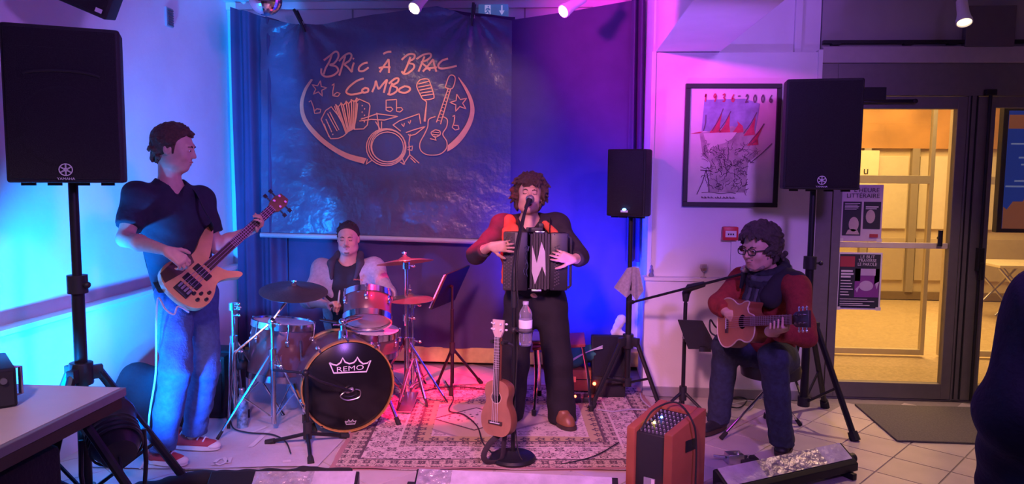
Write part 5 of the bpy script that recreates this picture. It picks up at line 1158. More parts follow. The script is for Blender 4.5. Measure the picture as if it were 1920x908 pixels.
# bottles on the mat
c = onz(455, 803); t = thing('metal_flask', 'blue patterned metal flask standing on the floor by the stands', 'bottle', c); hh = at(455, 728, c.y).z; r_ = .033
b = MB(); b.lathe([(r_*.9, 0), (r_, .006), (r_, hh*.62), (r_*.85, hh*.72), (r_*.5, hh*.82), (r_*.48, hh*.86)], c, UP, 24); b.build('body', M('flask_pattern', (.20, .30, .36), .35, .3, noise=.7, scale=45), t)
b = MB(); b.lathe([(r_*.52, hh*.86), (r_*.55, hh*.87), (r_*.55, hh*.99), (r_*.5, hh), (.001, hh)], c, UP, 20); b.build('cap', STEEL, t)
c = onz(547, 768); t = thing('plastic_bottle', 'clear plastic bottle on the floor behind the boom stand', 'bottle', c); hh = at(547, 700, c.y).z; r_ = .035
b = MB(); b.lathe([(r_*.85, 0), (r_, .01), (r_*.95, hh*.2), (r_, hh*.3), (r_, hh*.6), (r_*.8, hh*.75), (r_*.4, hh*.88), (r_*.38, hh*.94)], c, UP, 20); b.build('body', PET, t)
b = MB(); b.lathe([(r_*.42, hh*.93), (r_*.42, hh), (.001, hh)], c, UP, 16); b.build('cap', M('cap_blue', (.15, .2, .5), .4), t)

# ================================================================== behind the singer: stool, cloth, cases
t = thing('folding_stool', 'chrome legged stool with papers on it behind the singer', 'stool', (onz(1050, 745).x, 5.0, 0))
fA, fB = onz(1001, 782), onz(1108, 774); fA.z = fB.z = .012
zs = .43; sA = V((fA.x+.0, fA.y+.06, zs)); sB = V((fB.x-.06, fB.y+.06, zs))
bk = V((0, .36, 0))
b = MB(); b.box((sA+sB)/2+bk*.5+UP*.01, ((sB-sA).length+.04, .38, .025), (sB-sA), bk); b.build('seat', M('seat_red', (.35, .05, .06), .6), t, bevel=.008)
for a, c in ((sA, fA), (sB, fB), (sA+bk, V((fA.x+.02, fA.y+.44, .012))), (sB+bk, V((fB.x-.02, fB.y+.44, .012)))):
    b = MB(); b.tube(smooth_path([a, lerp(a, c, .45)+V((.01, 0, 0)), c], 4), .010, 8); lg = b.build('leg', CHROME, t); b = MB(); b.cyl(c, c+UP*.035, .016); b.build('rubber_foot', RUBBER, lg)
for k2, (cl, lb, px) in enumerate((((.62, .56, .60), 'white sheaf of papers on the stool behind the singer', 1000), ((.50, .16, .12), 'red songbook under the papers on the stool behind the singer', 1003))):
    b = MB(); c = (sA+sB)/2+bk*.4+V((-.10+.02*k2, 0, .045-.012*k2)); b.box(c, (.22, .29, .010), (1, .1*k2, 0), (-.1*k2, 1, 0)); tag(b.build('songbook', M('songbook_%d' % k2, cl, .7), smooth=False, bevel=.002), lb, 'papers')
# orange case with folded cloth on it
c = V((at(1102, 700, 5.35).x, 5.42, 0)); zt_ = at(1102, 694, 5.3).z
t = thing('accordion_case', 'low orange brown case standing behind the singer', 'case', c)
b = MB(); b.box(c+UP*(.012+zt_/2), (.40, .26, zt_-.02)); b.build('body', M('case_orange', (.40, .12, .06), .6, noise=.1), t, bevel=.015)
b = MB(); b.box(c+V((0, -.132, zt_*.62)), (.39, .004, .006)); b.build('lid_seam', BLACK, t, smooth=False)
for dx in (-.1, .1): b = MB(); b.box(c+V((dx, -.134, zt_*.62)), (.03, .008, .04)); b.build('latch', STEEL, t, smooth=False)
t = thing('striped_jacket', 'green jacket with white stripes heaped on the orange case', 'jacket', c+UP*zt_); F = Flesh(); q0 = c+UP*(zt_+.05)
for dx, dy, dz, rr in ((-.12, -.05, 0, .055), (-.05, .0, .035, .06), (.03, -.03, .05, .06), (.10, .02, .03, .055), (.13, -.05, 0, .05)): F.ell(q0+V((dx, dy, dz)), (rr*1.4, .11, rr), .04)
F.build('fabric', M('jacket_green', (.03, .17, .13), .8), t, .009, .008, 40, cuts=[((0, 0, zt_+.004), (0, 0, -1))])
for k2 in range(3): b = MB(); b.tube(smooth_path([q0+V((-.17+.02*k2, -.16, -.01+.012*k2)), q0+V((-.08+.03*k2, -.155, .055+.014*k2)), q0+V((.02+.02*k2, -.15, .10+.01*k2)), q0+V((.10, -.14, .115+.01*k2))], 5), .006, 6, flat=.5); b.build('stripe', M('jacket_white', (.7, .7, .75), .8), t)
# floor monitor / bag with red light
p0 = at(1118, 700, 5.1); p1 = at(1180, 700, 5.1)
t = thing('stage_monitor', 'black wedge monitor with blue sheen beside the small loudspeaker stand', 'loudspeaker', ((p0.x+p1.x)/2, 5.25, 0))
b = MB(); x0_, x1_ = .20, .44; sec = [(5.20, .012), (5.50, .012), (5.50, .40), (5.38, .42), (5.20, .14)]
b.add([V((x0_, y, z)) for y, z in sec]+[V((x1_, y, z)) for y, z in sec], [(0, 1, 2, 3, 4), (9, 8, 7, 6, 5)]+[(i, 5+i, 5+(i+1) % 5, (i+1) % 5) for i in range(5)]); b.build('cabinet', CAB, t, bevel=.012)
b = MB(); b.box((.32, 5.287, .285), (.21, .30, .008), (1, 0, 0), (0, .54, .84)); b.build('grille', GRILLE, t, smooth=False, bevel=.004)
b = MB(); b.ball((.22, 5.19, .11), .012, 10, 6); b.build('power_light', EM('led_red', (1., .06, .02), 25), t)
b = MB(); F = Flesh(); q0 = V((.40, 5.44, .43)); F.cap(q0+V((-.03, 0, .0)), q0+V((.02, 0, .10)), .03, .035, .02).cap(q0, q0+V((.05, -.03, -.02)), .03, .02, .02); t = thing('white_cloth', 'crumpled white cloth on top of the wedge monitor', 'cloth', q0); F.build('fabric', M('white_rag', (.7, .68, .72), .9), t, .006, .004, 60)
for k2, (px, py, lb) in enumerate(((1078, 722, 'small red light box on the floor left of the orange case'), (1105, 722, 'small red light box on the floor before the orange case'))):
    p = onz(px, py+32); b = MB(); t = thing('pedal_light', lb, 'pedal', p); b.box(p+UP*.025, (.08, .10, .04)); b.build('case', BLKPL, t, bevel=.004); b = MB(); b.ball(p+V((0, -.04, .052)), .009, 8, 6); b.build('indicator_light', EM('led_red', (1., .06, .02), 25), t)
# ================================================================== guitarist's boom stand, tablet, mic, throne
gx = at(1283, 650, 4.80).x; gy = 4.80; kz = at(1286, 545, gy).z
t = thing('microphone_stand', 'black boom microphone stand with a tablet in front of the guitarist', 'microphone stand', (gx, gy, 0))
b = MB(); b.cyl((gx, gy, .06), (gx, gy, kz-.08), .0125); b.cyl((gx, gy, .5), (gx, gy, kz), .010); b.build('tube', BLACK, t)
b = MB(); b.tube([(gx, gy, kz-.07), (gx, gy, kz-.02), (gx+.02, gy-.01, kz+.02), at(1320, 533, gy-.08)], [.018, .026, .026, .018], 10); b.build('boom_clutch', BLKPL, t)
b = MB(); b.cyl(at(1178, 569, gy+.20), at(1396, 513, 4.42), .0085, n=10); b.build('boom', BLACK, t)
b = MB(); b.cyl(at(1178, 569, gy+.20), at(1188, 566, gy+.185), .014); b.build('counterweight', BLKPL, t)
b = MB(); b.cyl((gx, gy, .13), (gx, gy, .22), .024); b.build('hub', BLKPL, t)
for dx, dy in ((-.22, -.10), (.20, -.14), (.02, .25)): leg_part(t, V((gx, gy, .19)), V((gx+dx, gy+dy, .012)), .010, BLACK)
microphone('vocal microphone with silver ball grille at the mouth of the guitarist', at(1389, 541, 4.41), at(1397, 506, 4.41))
q = [at(1270, 600, 4.70), at(1316, 602, 4.60), at(1344, 655, 4.56), at(1290, 655, 4.67)]; nq = (q[1]-q[0]).cross(q[3]-q[0]).normalized()
t = thing('tablet', 'dark tablet clamped to the boom microphone stand', 'tablet', lerp(q[0], q[2], .5))
b = MB(); b.add(q+[p+nq*.012 for p in q], [(0, 1, 2, 3), (7, 6, 5, 4), (0, 4, 5, 1), (1, 5, 6, 2), (2, 6, 7, 3), (3, 7, 4, 0)]); b.build('case', BLKPL, t, smooth=False, bevel=.003)
b = MB(); b.cyl((gx, gy, at(1283, 640, gy).z), lerp(q[0], q[3], .6), .010); b.box(lerp(q[2], q[3], .4), (.07, .02, .03)); b.build('clamp', BLKPL, t)
st = onz(1434, 800); st = V((1.27, 4.60, 0)); zst = at(1440, 690, 4.6).z
t = thing('drum_throne', 'round black stool with chrome tripod legs under the guitarist', 'stool', st)
b = MB(); b.lathe([(.15, zst-.05), (.175, zst-.045), (.18, zst), (.17, zst+.025), (.001, zst+.03)], st, UP, 32); b.build('seat', M('stool_vinyl', (.02, .02, .024), .45), t)
b = MB(); b.cyl(st+UP*.10, st+UP*(zst-.05), .015); b.cyl(st+UP*.16, st+UP*.30, .022); b.build('column', CHROME, t)
for f in (onz(1352, 826), onz(1500, 800), st+V((.05, .26, 0))): leg_part(t, st+UP*.30, V((f.x, f.y, .014)), .008, CHROME)
b = MB(); b.cyl(st+UP*.22, st+V((-.06, -.02, .22)), .006); b.ball(st+V((-.065, -.02, .22)), (.02, .008, .01), 8, 6); b.build('wing_nut', CHROME, t)
# cables on the floor
def cable(label, pts, r=.0045, c=(.02, .02, .022), z=.016):
    b = MB(); b.tube(smooth_path([onz(px, py, z) for px, py in pts], 6), r, 6)
    tag(b.build('floor_cable', M('cable_%0.2f' % c[0], c, .5)), label, 'cable')
cable('black cable curling over the rug between the drums and the ukulele', [(835, 715), (850, 745), (842, 770), (870, 778), (895, 800), (905, 830), (925, 852)], z=.02)
cable('black cable crossing the pale sheet beside the metal flask', [(432, 790), (440, 805), (470, 812), (510, 815), (535, 828), (545, 850)], z=.02)
cable('black cable running along the front edge of the pale sheet', [(330, 884), (380, 882), (430, 886), (520, 884), (590, 878)], z=.02)
cable('black cable winding over the rug behind the music stand', [(790, 735), (820, 728), (850, 725), (890, 728), (930, 735)], z=.02)
cable('white cable on the floor between the monitor and the wooden amplifier', [(1200, 738), (1205, 752), (1225, 768), (1245, 775)], .005, (.55, .52, .58))
cable('grey cable lying on the rug edge toward the wooden amplifier', [(1120, 768), (1150, 772), (1180, 768), (1215, 770), (1232, 776)], .005, (.40, .36, .42))
cable('black cable in loops under the wall ledge behind the stool', [(1330, 770), (1350, 760), (1385, 765), (1400, 750), (1380, 745), (1345, 755), (1330, 765)], .005)
cable('pale cable in a loop on the floor behind the stool', [(1345, 768), (1375, 758), (1405, 752), (1412, 762), (1395, 772)], .005, (.45, .42, .48))
# ================================================================== people
SKIN = M('skin', (.60, .36, .28), .48, noise=.07, scale=30)
LIP = M('lips', (.48, .18, .17), .4)
EYEW = M('eye_white', (.75, .73, .72), .25); IRIS = M('iris_dark', (.05, .035, .03), .2)
def hand(F, wr, d, n, thumb, curl=(.5, .6, .6, .6), s=1.0, tc=.5, spread=.0):
    """wr = wrist, d = along the hand, n = the way the palm faces, thumb = +1/-1 side"""
    d = V(d).normalized(); n = V(n); n = (n-d*n.dot(d)).normalized(); t = d.cross(n)*thumb; wr = V(wr)
    tips = []
    for i, (off, ln, r) in enumerate(((.027, .072, .0088), (.009, .080, .0090), (-.009, .075, .0088), (-.026, .060, .0078))):
        kn = wr + d*(.088-.006*abs(i-1.2))*s + t*off*s - n*.002
        F.cap(wr + d*.012*s + t*off*.55*s, kn, .0135*s, .0115*s, .012)
        a = curl[i]; p = kn; dd = (d + t*spread*(1.5-i)*.5).normalized()
        for seg, fr in enumerate((.44, .31, .25)):
            ang = a*(1.0, 1.1, .8)[seg]
            ax_ = dd.cross(n_of(dd, n, d)); dn = n_of(dd, n, d)
            dd = (dd*math.cos(ang) + dn*math.sin(ang)).normalized()
            q = p + dd*ln*fr*s; F.cap(p, q, r*s*(1-.08*seg), r*s*(.92-.08*seg), .004); p = q
        tips.append(p)
    p = wr + d*.025*s + t*.026*s; dd = (d*.62 + t*.72 + n*.25).normalized()
    F.cap(wr+d*.012*s+t*.012*s, p, .014*s, .013*s, .012)
    for ln, r in ((.036, .0115), (.030, .0105), (.024, .0095)):
        q = p + dd*ln*s; F.cap(p, q, r*s, r*.93*s, .005); p = q; dd = (dd + n*tc*.5 - t*.28*tc + d*.15).normalized()
    return tips
def n_of(dd, n, d):
    q = n - dd*n.dot(dd)
    return q.normalized() if q.length > .25 else (-d - dd*(-d).dot(dd)).normalized()
def basis(fwd, up=(0, 0, 1)):
    f = V(fwd).normalized(); r = f.cross(V(up)).normalized(); u = r.cross(f); return r, f, u
def head(F, c, fwd, s=1.0, up=(0, 0, 1), mouth=0., nose=1.0, jaw=1.0):
    """blended skull, face, ears; c is the skull centre at eye level"""
    r, f, u = basis(fwd, up); ax = (r, f, u)
    def P(x, y, z): return V(c) + (r*x + f*y + u*z)*s
    E = lambda x, y, z, a, b, d, k, op=1: F.ell(P(x, y, z), (a*s, b*s, d*s), k*s, ax, op)
    E(0, -.012, .030, .074, .094, .086, .02); E(0, .022, -.030, .060, .068, .082, .03)
    E(0, .048, -.088, .034*jaw, .032, .026, .03)
    for sx in (-1, 1):
        E(sx*.036, .058, -.028, .024, .022, .024, .02); E(sx*.046*jaw, .012, -.070, .020, .034, .026, .03)
    F.cap(P(-.030, .080, .026), P(.030, .080, .026), .011*s, .011*s, .016*s)
    F.cap(P(0, .088, .012), P(0, .104*nose, -.024), .0075*s, .0105*s, .010*s)
    for sx in (-1, 1): F.ell(P(sx*.011, .094, -.028), (.008*s, .009*s, .007*s), .006*s, ax)
    for sx in (-1, 1): F.ell(P(sx*.031, .098, .004), (.016*s, .014*s, .010*s), .010*s, ax, -1)
    for sx in (-1, 1): F.ell(P(sx*.030, .076, .004), (.0145*s, .0125*s, .0115*s), .004*s, ax)
    if mouth:
        F.cap(P(-.017, .090, -.050), P(.017, .090, -.050), .0062*s, .0062*s, .007*s); F.cap(P(-.014, .083, -.056-mouth*1.6), P(.014, .083, -.056-mouth*1.6), .007*s, .007*s, .008*s)
        F.ell(P(0, .096, -.054-mouth*.75), (.019*s, .030*s, mouth*.95*s), .004*s, ax, -1)
    else:
        F.cap(P(-.020, .082, -.056), P(0, .091, -.053), .005*s, .0065*s, .006*s); F.cap(P(.020, .082, -.056), P(0, .091, -.053), .005*s, .0065*s, .006*s)
        F.cap(P(-.016, .083, -.066), P(.016, .083, -.066), .0065*s, .0065*s, .006*s)
        F.cap(P(-.024, .096, -.0605), P(.024, .096, -.0605), .0022*s, .0022*s, .003*s, op=-1)
    for sx in (-1, 1):
        F.ell(P(sx*.074, -.010, -.004), (.010*s, .020*s, .033*s), .008*s, ax); F.ell(P(sx*.082, -.006, .0), (.006*s, .010*s, .018*s), .005*s, ax, -1)
    return P
def face_bits(t, P, s, eyes='open', lips=True, brow=(.05, .03, .025), mouth=0., gaze=0):
    r = (P(1, 0, 0)-P(0, 0, 0)).normalized(); f = (P(0, 1, 0)-P(0, 0, 0)).normalized(); u = r.cross(f)
    for sx in (-1, 1):
        if eyes == 'open':
            b = MB(); b.ball(P(sx*.030, .0805, .003), (.0105*s, .010*s, .0062*s), 12, 8, (r, f, u)); e = b.build('eye', EYEW, t)
            b = MB(); b.ball(P(sx*.030+gaze, .0890, .0025), (.0050*s, .003*s, .0050*s), 10, 6, (r, f, u)); b.build('iris', IRIS, e)
        else:
            b = MB(); b.tube([P(sx*(.030+dx), .0895-abs(dx)*.35, -.002+dx*dx*30) for dx in (-.012, -.006, 0, .006, .012)], .0018*s, 6); b.build('eyelash_line', M('lash', (.06, .04, .04), .8), t)
        b = MB(); b.tube([P(sx*.012, .0905, .020), P(sx*.026, .0915, .0255), P(sx*.044, .079, .021)], [.003*s, .0042*s, .002*s], 6); b.build('eyebrow', M('brow_%.2f' % brow[0], brow, .9), t)
    if lips and not mouth:
        b = MB(); b.tube([P(-.019, .0855, -.0565), P(-.006, .0955, -.0535), P(0, .0965, -.0545), P(.006, .0955, -.0535), P(.019, .0855, -.0565)], [.0015*s, .0035*s, .0035*s, .0035*s, .0015*s], 6); b.tube([P(-.016, .085, -.064), P(0, .0905, -.066), P(.016, .085, -.064)], [.0015*s, .0042*s, .0015*s], 6); b.build('lips', LIP, t)
    if mouth:
        b = MB(); b.tube([P(.019*math.cos(a), .094-.006*abs(math.cos(a)), -.054-mouth*.75+mouth*1.0*math.sin(a)) for a in [2*math.pi*i/16 for i in range(16)]], .0036*s, 6, True); b.build('lips', LIP, t)
        b = MB(); b.ball(P(0, .074, -.054-mouth*.75), (.016*s, .008*s, mouth*.85*s), 12, 8, (r, f, u)); b.build('mouth_inside', M('mouth_dark', (.06, .015, .015), .6), t)
def hair(t, P, s, col_, name='hair', thick=.013, front=.030, style='short', n=140, seed=1, low=-.06, fall=.03, rough=.6, parent=None):
    rn = random.Random(seed); r = (P(1, 0, 0)-P(0, 0, 0)).normalized(); f = (P(0, 1, 0)-P(0, 0, 0)).normalized(); u = r.cross(f); ax = (r, f, u)
    F = Flesh(); k = thick
    clipF = (tuple(P(0, .070, .055)), tuple((f*.72-u*.70)))
    F.ell(P(0, -.014, .034), ((.074+k)*s, (.094+k)*s, (.084+k)*s), .008, ax, 1, [(tuple(P(0, .052, .070)), tuple((f*.80-u*.60).normalized())), (tuple(P(0, -.2, low)), tuple(-u))])
    for i in range(n):
        th = rn.uniform(0, 2*math.pi); ph = math.acos(rn.uniform(-.45 if style != 'short' else -.2, 1))
        dx, dy, dz = math.sin(ph)*math.cos(th), math.sin(ph)*math.sin(th), math.cos(ph)
        p = (dx*(.074+k*.8), dy*(.094+k*.8)-.014, dz*(.084+k*.8)+.034)
        if p[1] > .030 and p[2] < .055+front*.6: continue
        if p[1] > -.03 and p[2] < .0 and abs(p[0]) < .085 and style == 'short': continue
        a = P(*p); nrm = (r*dx + f*dy + u*dz)
        if style == 'short': b_ = a + (nrm*.32+f*rn.uniform(.2, 1.0)+u*rn.uniform(-.1, .4)+r*rn.uniform(-.4, .4)).normalized()*rn.uniform(.006, .022)*s; F.cap(a, b_, .0085*s, .0032*s, .008)
        elif style == 'curly':
            c1 = a + nrm*.010*s + (r*rn.uniform(-1, 1)+u*rn.uniform(-1, .4))*.012*s; c2 = c1 + (r*rn.uniform(-1, 1)+u*rn.uniform(-1.3, .2)+nrm*.5)*.016*s
            F.cap(a, c1, .010*s, .010*s, .006); F.cap(c1, c2, .010*s, .0065*s, .004)
        else:
            tang = (f*rn.uniform(.1, 1)+r*rn.uniform(-.6, .6)-u*rn.uniform(-.2, .5)); tang = (tang-nrm*tang.dot(nrm)).normalized(); c1 = a+nrm*.006*s+tang*.02*s; c2 = c1+tang*.018*s-nrm*.002
            F.cap(a, c1, .011*s, .011*s, .006); F.cap(c1, c2, .011*s, .006*s, .005)
    return F, ax
def torso(F, J, k=1.0, add=0., hips=True):
    f = J['f']; fl = (f, .66)
    pel, ch, nk = V(J['pelvis']), V(J['chest']), V(J['neck']); w = lerp(pel, ch, .45)
    g_ = J.get('girth', 1.0)
    if hips: F.cap(pel, w, (.160*g_+add)*k, (.148*g_+add)*k, .05, flat=fl)
    F.cap(w, ch, (.148*g_+add)*k, (.168*g_+add)*k, .05, flat=fl)
    for s in 'LR': F.cap(lerp(ch, J['sh'+s], .35), J['sh'+s], (.085+add)*k, (.058+add)*k, .05)
    F.cap(ch, lerp(ch, nk, .8), (.115+add)*k, (.062+add)*k, .05, flat=(f, .8))
def limbs(F, J, arms=True, legs=True, k=1.0):
    nk = V(J['neck'])
    if arms:
        for s in 'LR': F.cap(J['sh'+s], J['el'+s], .050*k, .039*k, .02); F.cap(J['el'+s], lerp(J['el'+s], J['wr'+s], .35), .038*k, .040*k, .02); F.cap(lerp(J['el'+s], J['wr'+s], .35), J['wr'+s], .040*k, .024*k, .02)
    if legs:
        for s in 'LR': F.cap(J['hip'+s], J['kn'+s], .072, .052, .03); F.cap(J['kn'+s], lerp(J['kn'+s], J['an'+s], .35), .052, .054, .03); F.cap(lerp(J['kn'+s], J['an'+s], .35), J['an'+s], .054, .036, .03); F.cap(J['hip'+s], J['pelvis'], .075, .10, .04)
def shoe(t, heel, toe, mat, sole, laces=None, h=.075):
    heel = V(heel); toe = V(toe); d = toe-heel; d.z = 0; L_ = d.length; d.normalize(); q = rot90(d)
    heel.z = toe.z = 0; g0 = .012
    F = Flesh(); F.cap(heel+d*.035+UP*.055, heel+d*.09+UP*.060, .036, .038, .03); F.cap(heel+d*.06+UP*.05, toe-d*.05+UP*.035, .042, .036, .03, flat=((0, 0, 1), .8)); F.cap(heel+d*.04+UP*.10, heel+d*.045+UP*.06, .040, .040, .02)
    o = F.build('shoe', mat, t, .006, cuts=[((0, 0, .022), (0, 0, -1)), ((0, 0, .118), (0, 0, 1))])
    pts = []
    for i in range(28):
        a = 2*math.pi*i/28; e = L_/2; pts.append(((heel+toe)/2 + d*(e*math.copysign(abs(math.cos(a))**.75, math.cos(a))) + q*(.046*math.copysign(abs(math.sin(a))**.8, math.sin(a)))))
    b = MB(); b.add([p+UP*.012 for p in pts]+[p+UP*.034 for p in pts], [list(range(28))[::-1], list(range(28, 56))]+[(i, (i+1) % 28, 28+(i+1) % 28, 28+i) for i in range(28)]); b.build('sole', sole, o)
    if laces:
        F = Flesh(); F.ell(toe-d*.035+UP*.030, (.040, .040, .024), .01, (d, q, UP)); F.build('toe_cap', sole, o, .006, cuts=[((0, 0, .02), (0, 0, -1))])
        for i in range(5):
            c = lerp(heel+d*.085+UP*.103, toe-d*.085+UP*.072, i/4); b = MB(); b.tube([c-q*.03-UP*.012, c+UP*.004, c+q*.03-UP*.012], .0045, 6); b.build('lace', laces, o)
    return o
# ------------------------------------------------------------------ the bass guitarist
J = dict(f=V((.80, -.55, 0)).normalized(), pelvis=at(348, 535, 3.88), chest=at(322, 400, 3.86), neck=at(318, 338, 3.86), shR=at(258, 368, 3.72), elR=at(234, 448, 3.58), wrR=at(312, 470, 3.42),
         shL=at(376, 374, 4.02), elL=at(404, 462, 4.02), wrL=at(474, 431, 4.20), hipR=at(327, 552, 3.78), knR=at(330, 690, 3.66), anR=at(304, 838, 3.74), hipL=at(376, 552, 3.97), knL=at(384, 690, 3.88), anL=at(362, 818, 4.0), girth=.98)
PT_ = thing('person', 'man in navy V-neck t-shirt, jeans and red sneakers playing a bass guitar', 'person', (J['pelvis'].x, J['pelvis'].y, 0))
BA = Axes(at(330, 556, 3.60), at(536, 367, 4.40)-at(330, 556, 3.60), (.62, -.66, .36))
LB = (at(536, 367, 4.40)-at(330, 556, 3.60)).length
F = Flesh(); torso(F, J, .9); limbs(F, J)
hc = at(327, 279, 3.87); P = head(F, hc, (.95, .16, -.16), 1.05); F.cap(J['neck']-UP*.03, hc+V((-.035, .0, -.06)), .058, .052, .025)
hand(F, J['wrR'], at(346, 492, 3.45)-J['wrR'], -BA.z, +1, (.55, .65, .75, .85), 1.02, .4, .2)
hL = at(486, 424, 4.20); hand(F, J['wrL'], (hL-J['wrL'])+V((.05, -.03, .05)), BA.z*.5-BA.x*.4+V((0, -.3, .2)), +1, (.75, .8, .85, .9), 1.0, .6, .15)
F.build('body', SKIN, PT_, .006)
face_bits(PT_, P, 1.05)
Fh, ax = hair(PT_, P, 1.05, None, n=300, seed=3, thick=.010, low=-.075); BRN = M('hair_brown', (.085, .045, .030), .55, noise=.3, scale=90, bump=.5, bscale=200)
rn = random.Random(9)
for i in range(110):
    sx = rn.choice((-1, 1)); a = P(sx*rn.uniform(.0, .066), rn.uniform(-.105, -.045), rn.uniform(-.075, .01)); Fh.cap(a, a+V((rn.uniform(-.006, .006), rn.uniform(-.006, .006), -rn.uniform(.006, .018))), .010, .005, .008)
for sx in (-1, 1): Fh.cap(P(sx*.071, .016, .03), P(sx*.069, .018, -.022), .011, .006, .008)
Fh.build('hair', BRN, PT_, .005, relax=2)
TEE = M('navy_cotton', (.022, .020, .040), .85, noise=.12, scale=30, bump=.15, bscale=50)
F = Flesh(); torso(F, J, 1.0, .012)
for s in 'LR': d = (V(J['el'+s])-V(J['sh'+s])).normalized(); e = lerp(J['sh'+s], J['el'+s], .72); F.cap(J['sh'+s], e+d*.04, .068, .064, .05, clip=[(tuple(e), tuple(d))])
nk = V(J['neck']); F.cap(nk-UP*.02+J['f']*.01, nk+UP*.2, .07, .08, .008, op=-1); F.cap(nk+J['f']*.05-UP*.0, nk+J['f']*.115-UP*.085, .048, .012, .01, op=-1)
F.build('t_shirt', TEE, PT_, .007, .0035, 26, cuts=[(tuple(J['pelvis']-UP*.02), (0, 0, -1))])
DEN = M('denim', (.05, .10, .25), .8, noise=.18, scale=40, bump=.25, bscale=120)
F = Flesh(); F.cap(J['pelvis']+UP*.05, J['pelvis']-UP*.06, .155, .15, .05, flat=(J['f'], .68))
for s in 'LR': m2 = lerp(J['kn'+s], J['an'+s], .5); F.cap(J['hip'+s], J['kn'+s], .098, .078, .03); F.cap(J['kn'+s], m2, .077, .072, .03); F.cap(m2, V(J['an'+s])-UP*.03, .070, .066, .03)
F.build('jeans', DEN, PT_, .008, .005, 30, cuts=[((0, 0, .095), (0, 0, -1)), (tuple(J['pelvis']+UP*.09), (0, 0, 1))])
SNK = M('red_canvas', (.40, .05, .07), .75, bump=.2, bscale=200); SOL = M('white_rubber', (.68, .66, .68), .5); LAC = M('white_lace', (.75, .72, .75), .8)
shoe(PT_, onz(280, 868), onz(350, 876), SNK, SOL, LAC); shoe(PT_, onz(318, 840), onz(412, 846), SNK, SOL, LAC)
b = MB(); ring_ = lerp(J['wrL'], hL, .9)
# the bass guitar
t = thing('bass_guitar', 'natural wood bass guitar with black pickups slung on the bassist', 'bass guitar', BA.p(0, 0))
k = LB/1.10; BW = M('bass_maple', (.60, .31, .14), .35, noise=.16, scale=9, coat=.3); BD = M('bass_hardware', (.015, .015, .018), .35)
out = [(0, -.01), (.075, .0), (.135, .04), (.155, .105), (.140, .175), (.110, .23), (.108, .275), (.135, .33), (.172, .385), (.168, .415), (.140, .405), (.092, .355), (.045, .335), (.033, .33), (-.033, .33), (-.04, .345), (-.085, .42), (-.135, .49), (-.165, .505), (-.178, .475), (-.160, .40), (-.125, .32), (-.118, .25), (-.150, .18), (-.172, .11), (-.155, .045), (-.085, .0)]
out = [(x*k, y*k) for x, y in out]
ob_ = outline_body(out, 3)
b = MB(BA.m); b.prism(ob_, (0, 0, -.040), (1, 0, 0), (0, 1, 0), .042); b.build('body', BW, t, bevel=.008, bseg=3)
b = MB(BA.m); b.box((0, .60*k, -.012), (.046, .60*k, .026)); b.build('neck', BW, t, bevel=.008)
b = MB(BA.m); b.box((0, .605*k, .006), (.050, .66*k, .008), taper=.98); fb = b.build('fretboard', FRET, t, smooth=False)
for i in range(20): y = (.935-.62*(1-2**(-i/12))*1.02)*k; b = MB(BA.m); b.box((0, y, .0108), (.050, .003, .002)); b.build('fret', STEEL, fb, smooth=False)
b = MB(BA.m); b.prism([(-.022, .935*k), (.022, .935*k), (.040, .97*k), (.044, 1.06*k), (.026, 1.10*k), (-.03, 1.09*k), (-.042, 1.03*k), (-.036, .97*k)], (0, 0, -.022), (1, 0, 0), (0, 1, 0), .016); b.build('headstock', M('bass_headstock', (.22, .10, .055), .35), t, bevel=.003)
for sx2, yy in ((-1, .99), (-1, 1.05), (1, .99), (1, 1.05)):
    b = MB(BA.m); b.cyl((sx2*.024, yy*k, -.006), (sx2*.024, yy*k, .010), .008); tp_ = b.build('tuning_post', CHROME, t); b = MB(BA.m); b.cyl((sx2*.03, yy*k, -.02), (sx2*.072, yy*k, -.02), .005); b.box((sx2*.078, yy*k, -.02), (.022, .024, .006)); b.build('tuning_key', BD, tp_)
for i, yy in enumerate((.135, .225)): b = MB(BA.m); b.box((0, yy*k, .006), (.10, .042, .016)); b.build('pickup', BD, t, bevel=.004)
b = MB(BA.m); b.box((0, .055*k, .008), (.085, .055, .014)); br = b.build('bridge', BD, t, bevel=.003)
for i in range(4): b = MB(BA.m); b.box((-.0285+.019*i, .06*k, .017), (.012, .03, .008)); b.build('saddle', CHROME, br, smooth=False)
for (xx, yy) in ((.085, .07), (.115, .11), (.10, .155), (.075, .115), (.05, .085)): b = MB(BA.m); b.cyl((xx, yy*k, .002), (xx, yy*k, .018), .010, .008, 12); b.build('knob', BD, t)
b = MB(BA.m); b.prism(oval_pts := [(-.055+x, .15*k+y) for x, y in ((-.08, -.10), (-.03, -.12), (-.01, -.02), (-.01, .08), (-.05, .10), (-.085, .02))], (0, 0, .002), (1, 0, 0), (0, 1, 0), .002); b.build('dark_inlay', M('bass_dark_wood', (.09, .05, .04), .4), t, smooth=False)
for i in range(4): xx = -.0285+.019*i; b = MB(BA.m); b.cyl((xx, .06*k, .022), (xx*.55, .94*k, .014), .0018, n=6); b.build('string', STEEL, t)
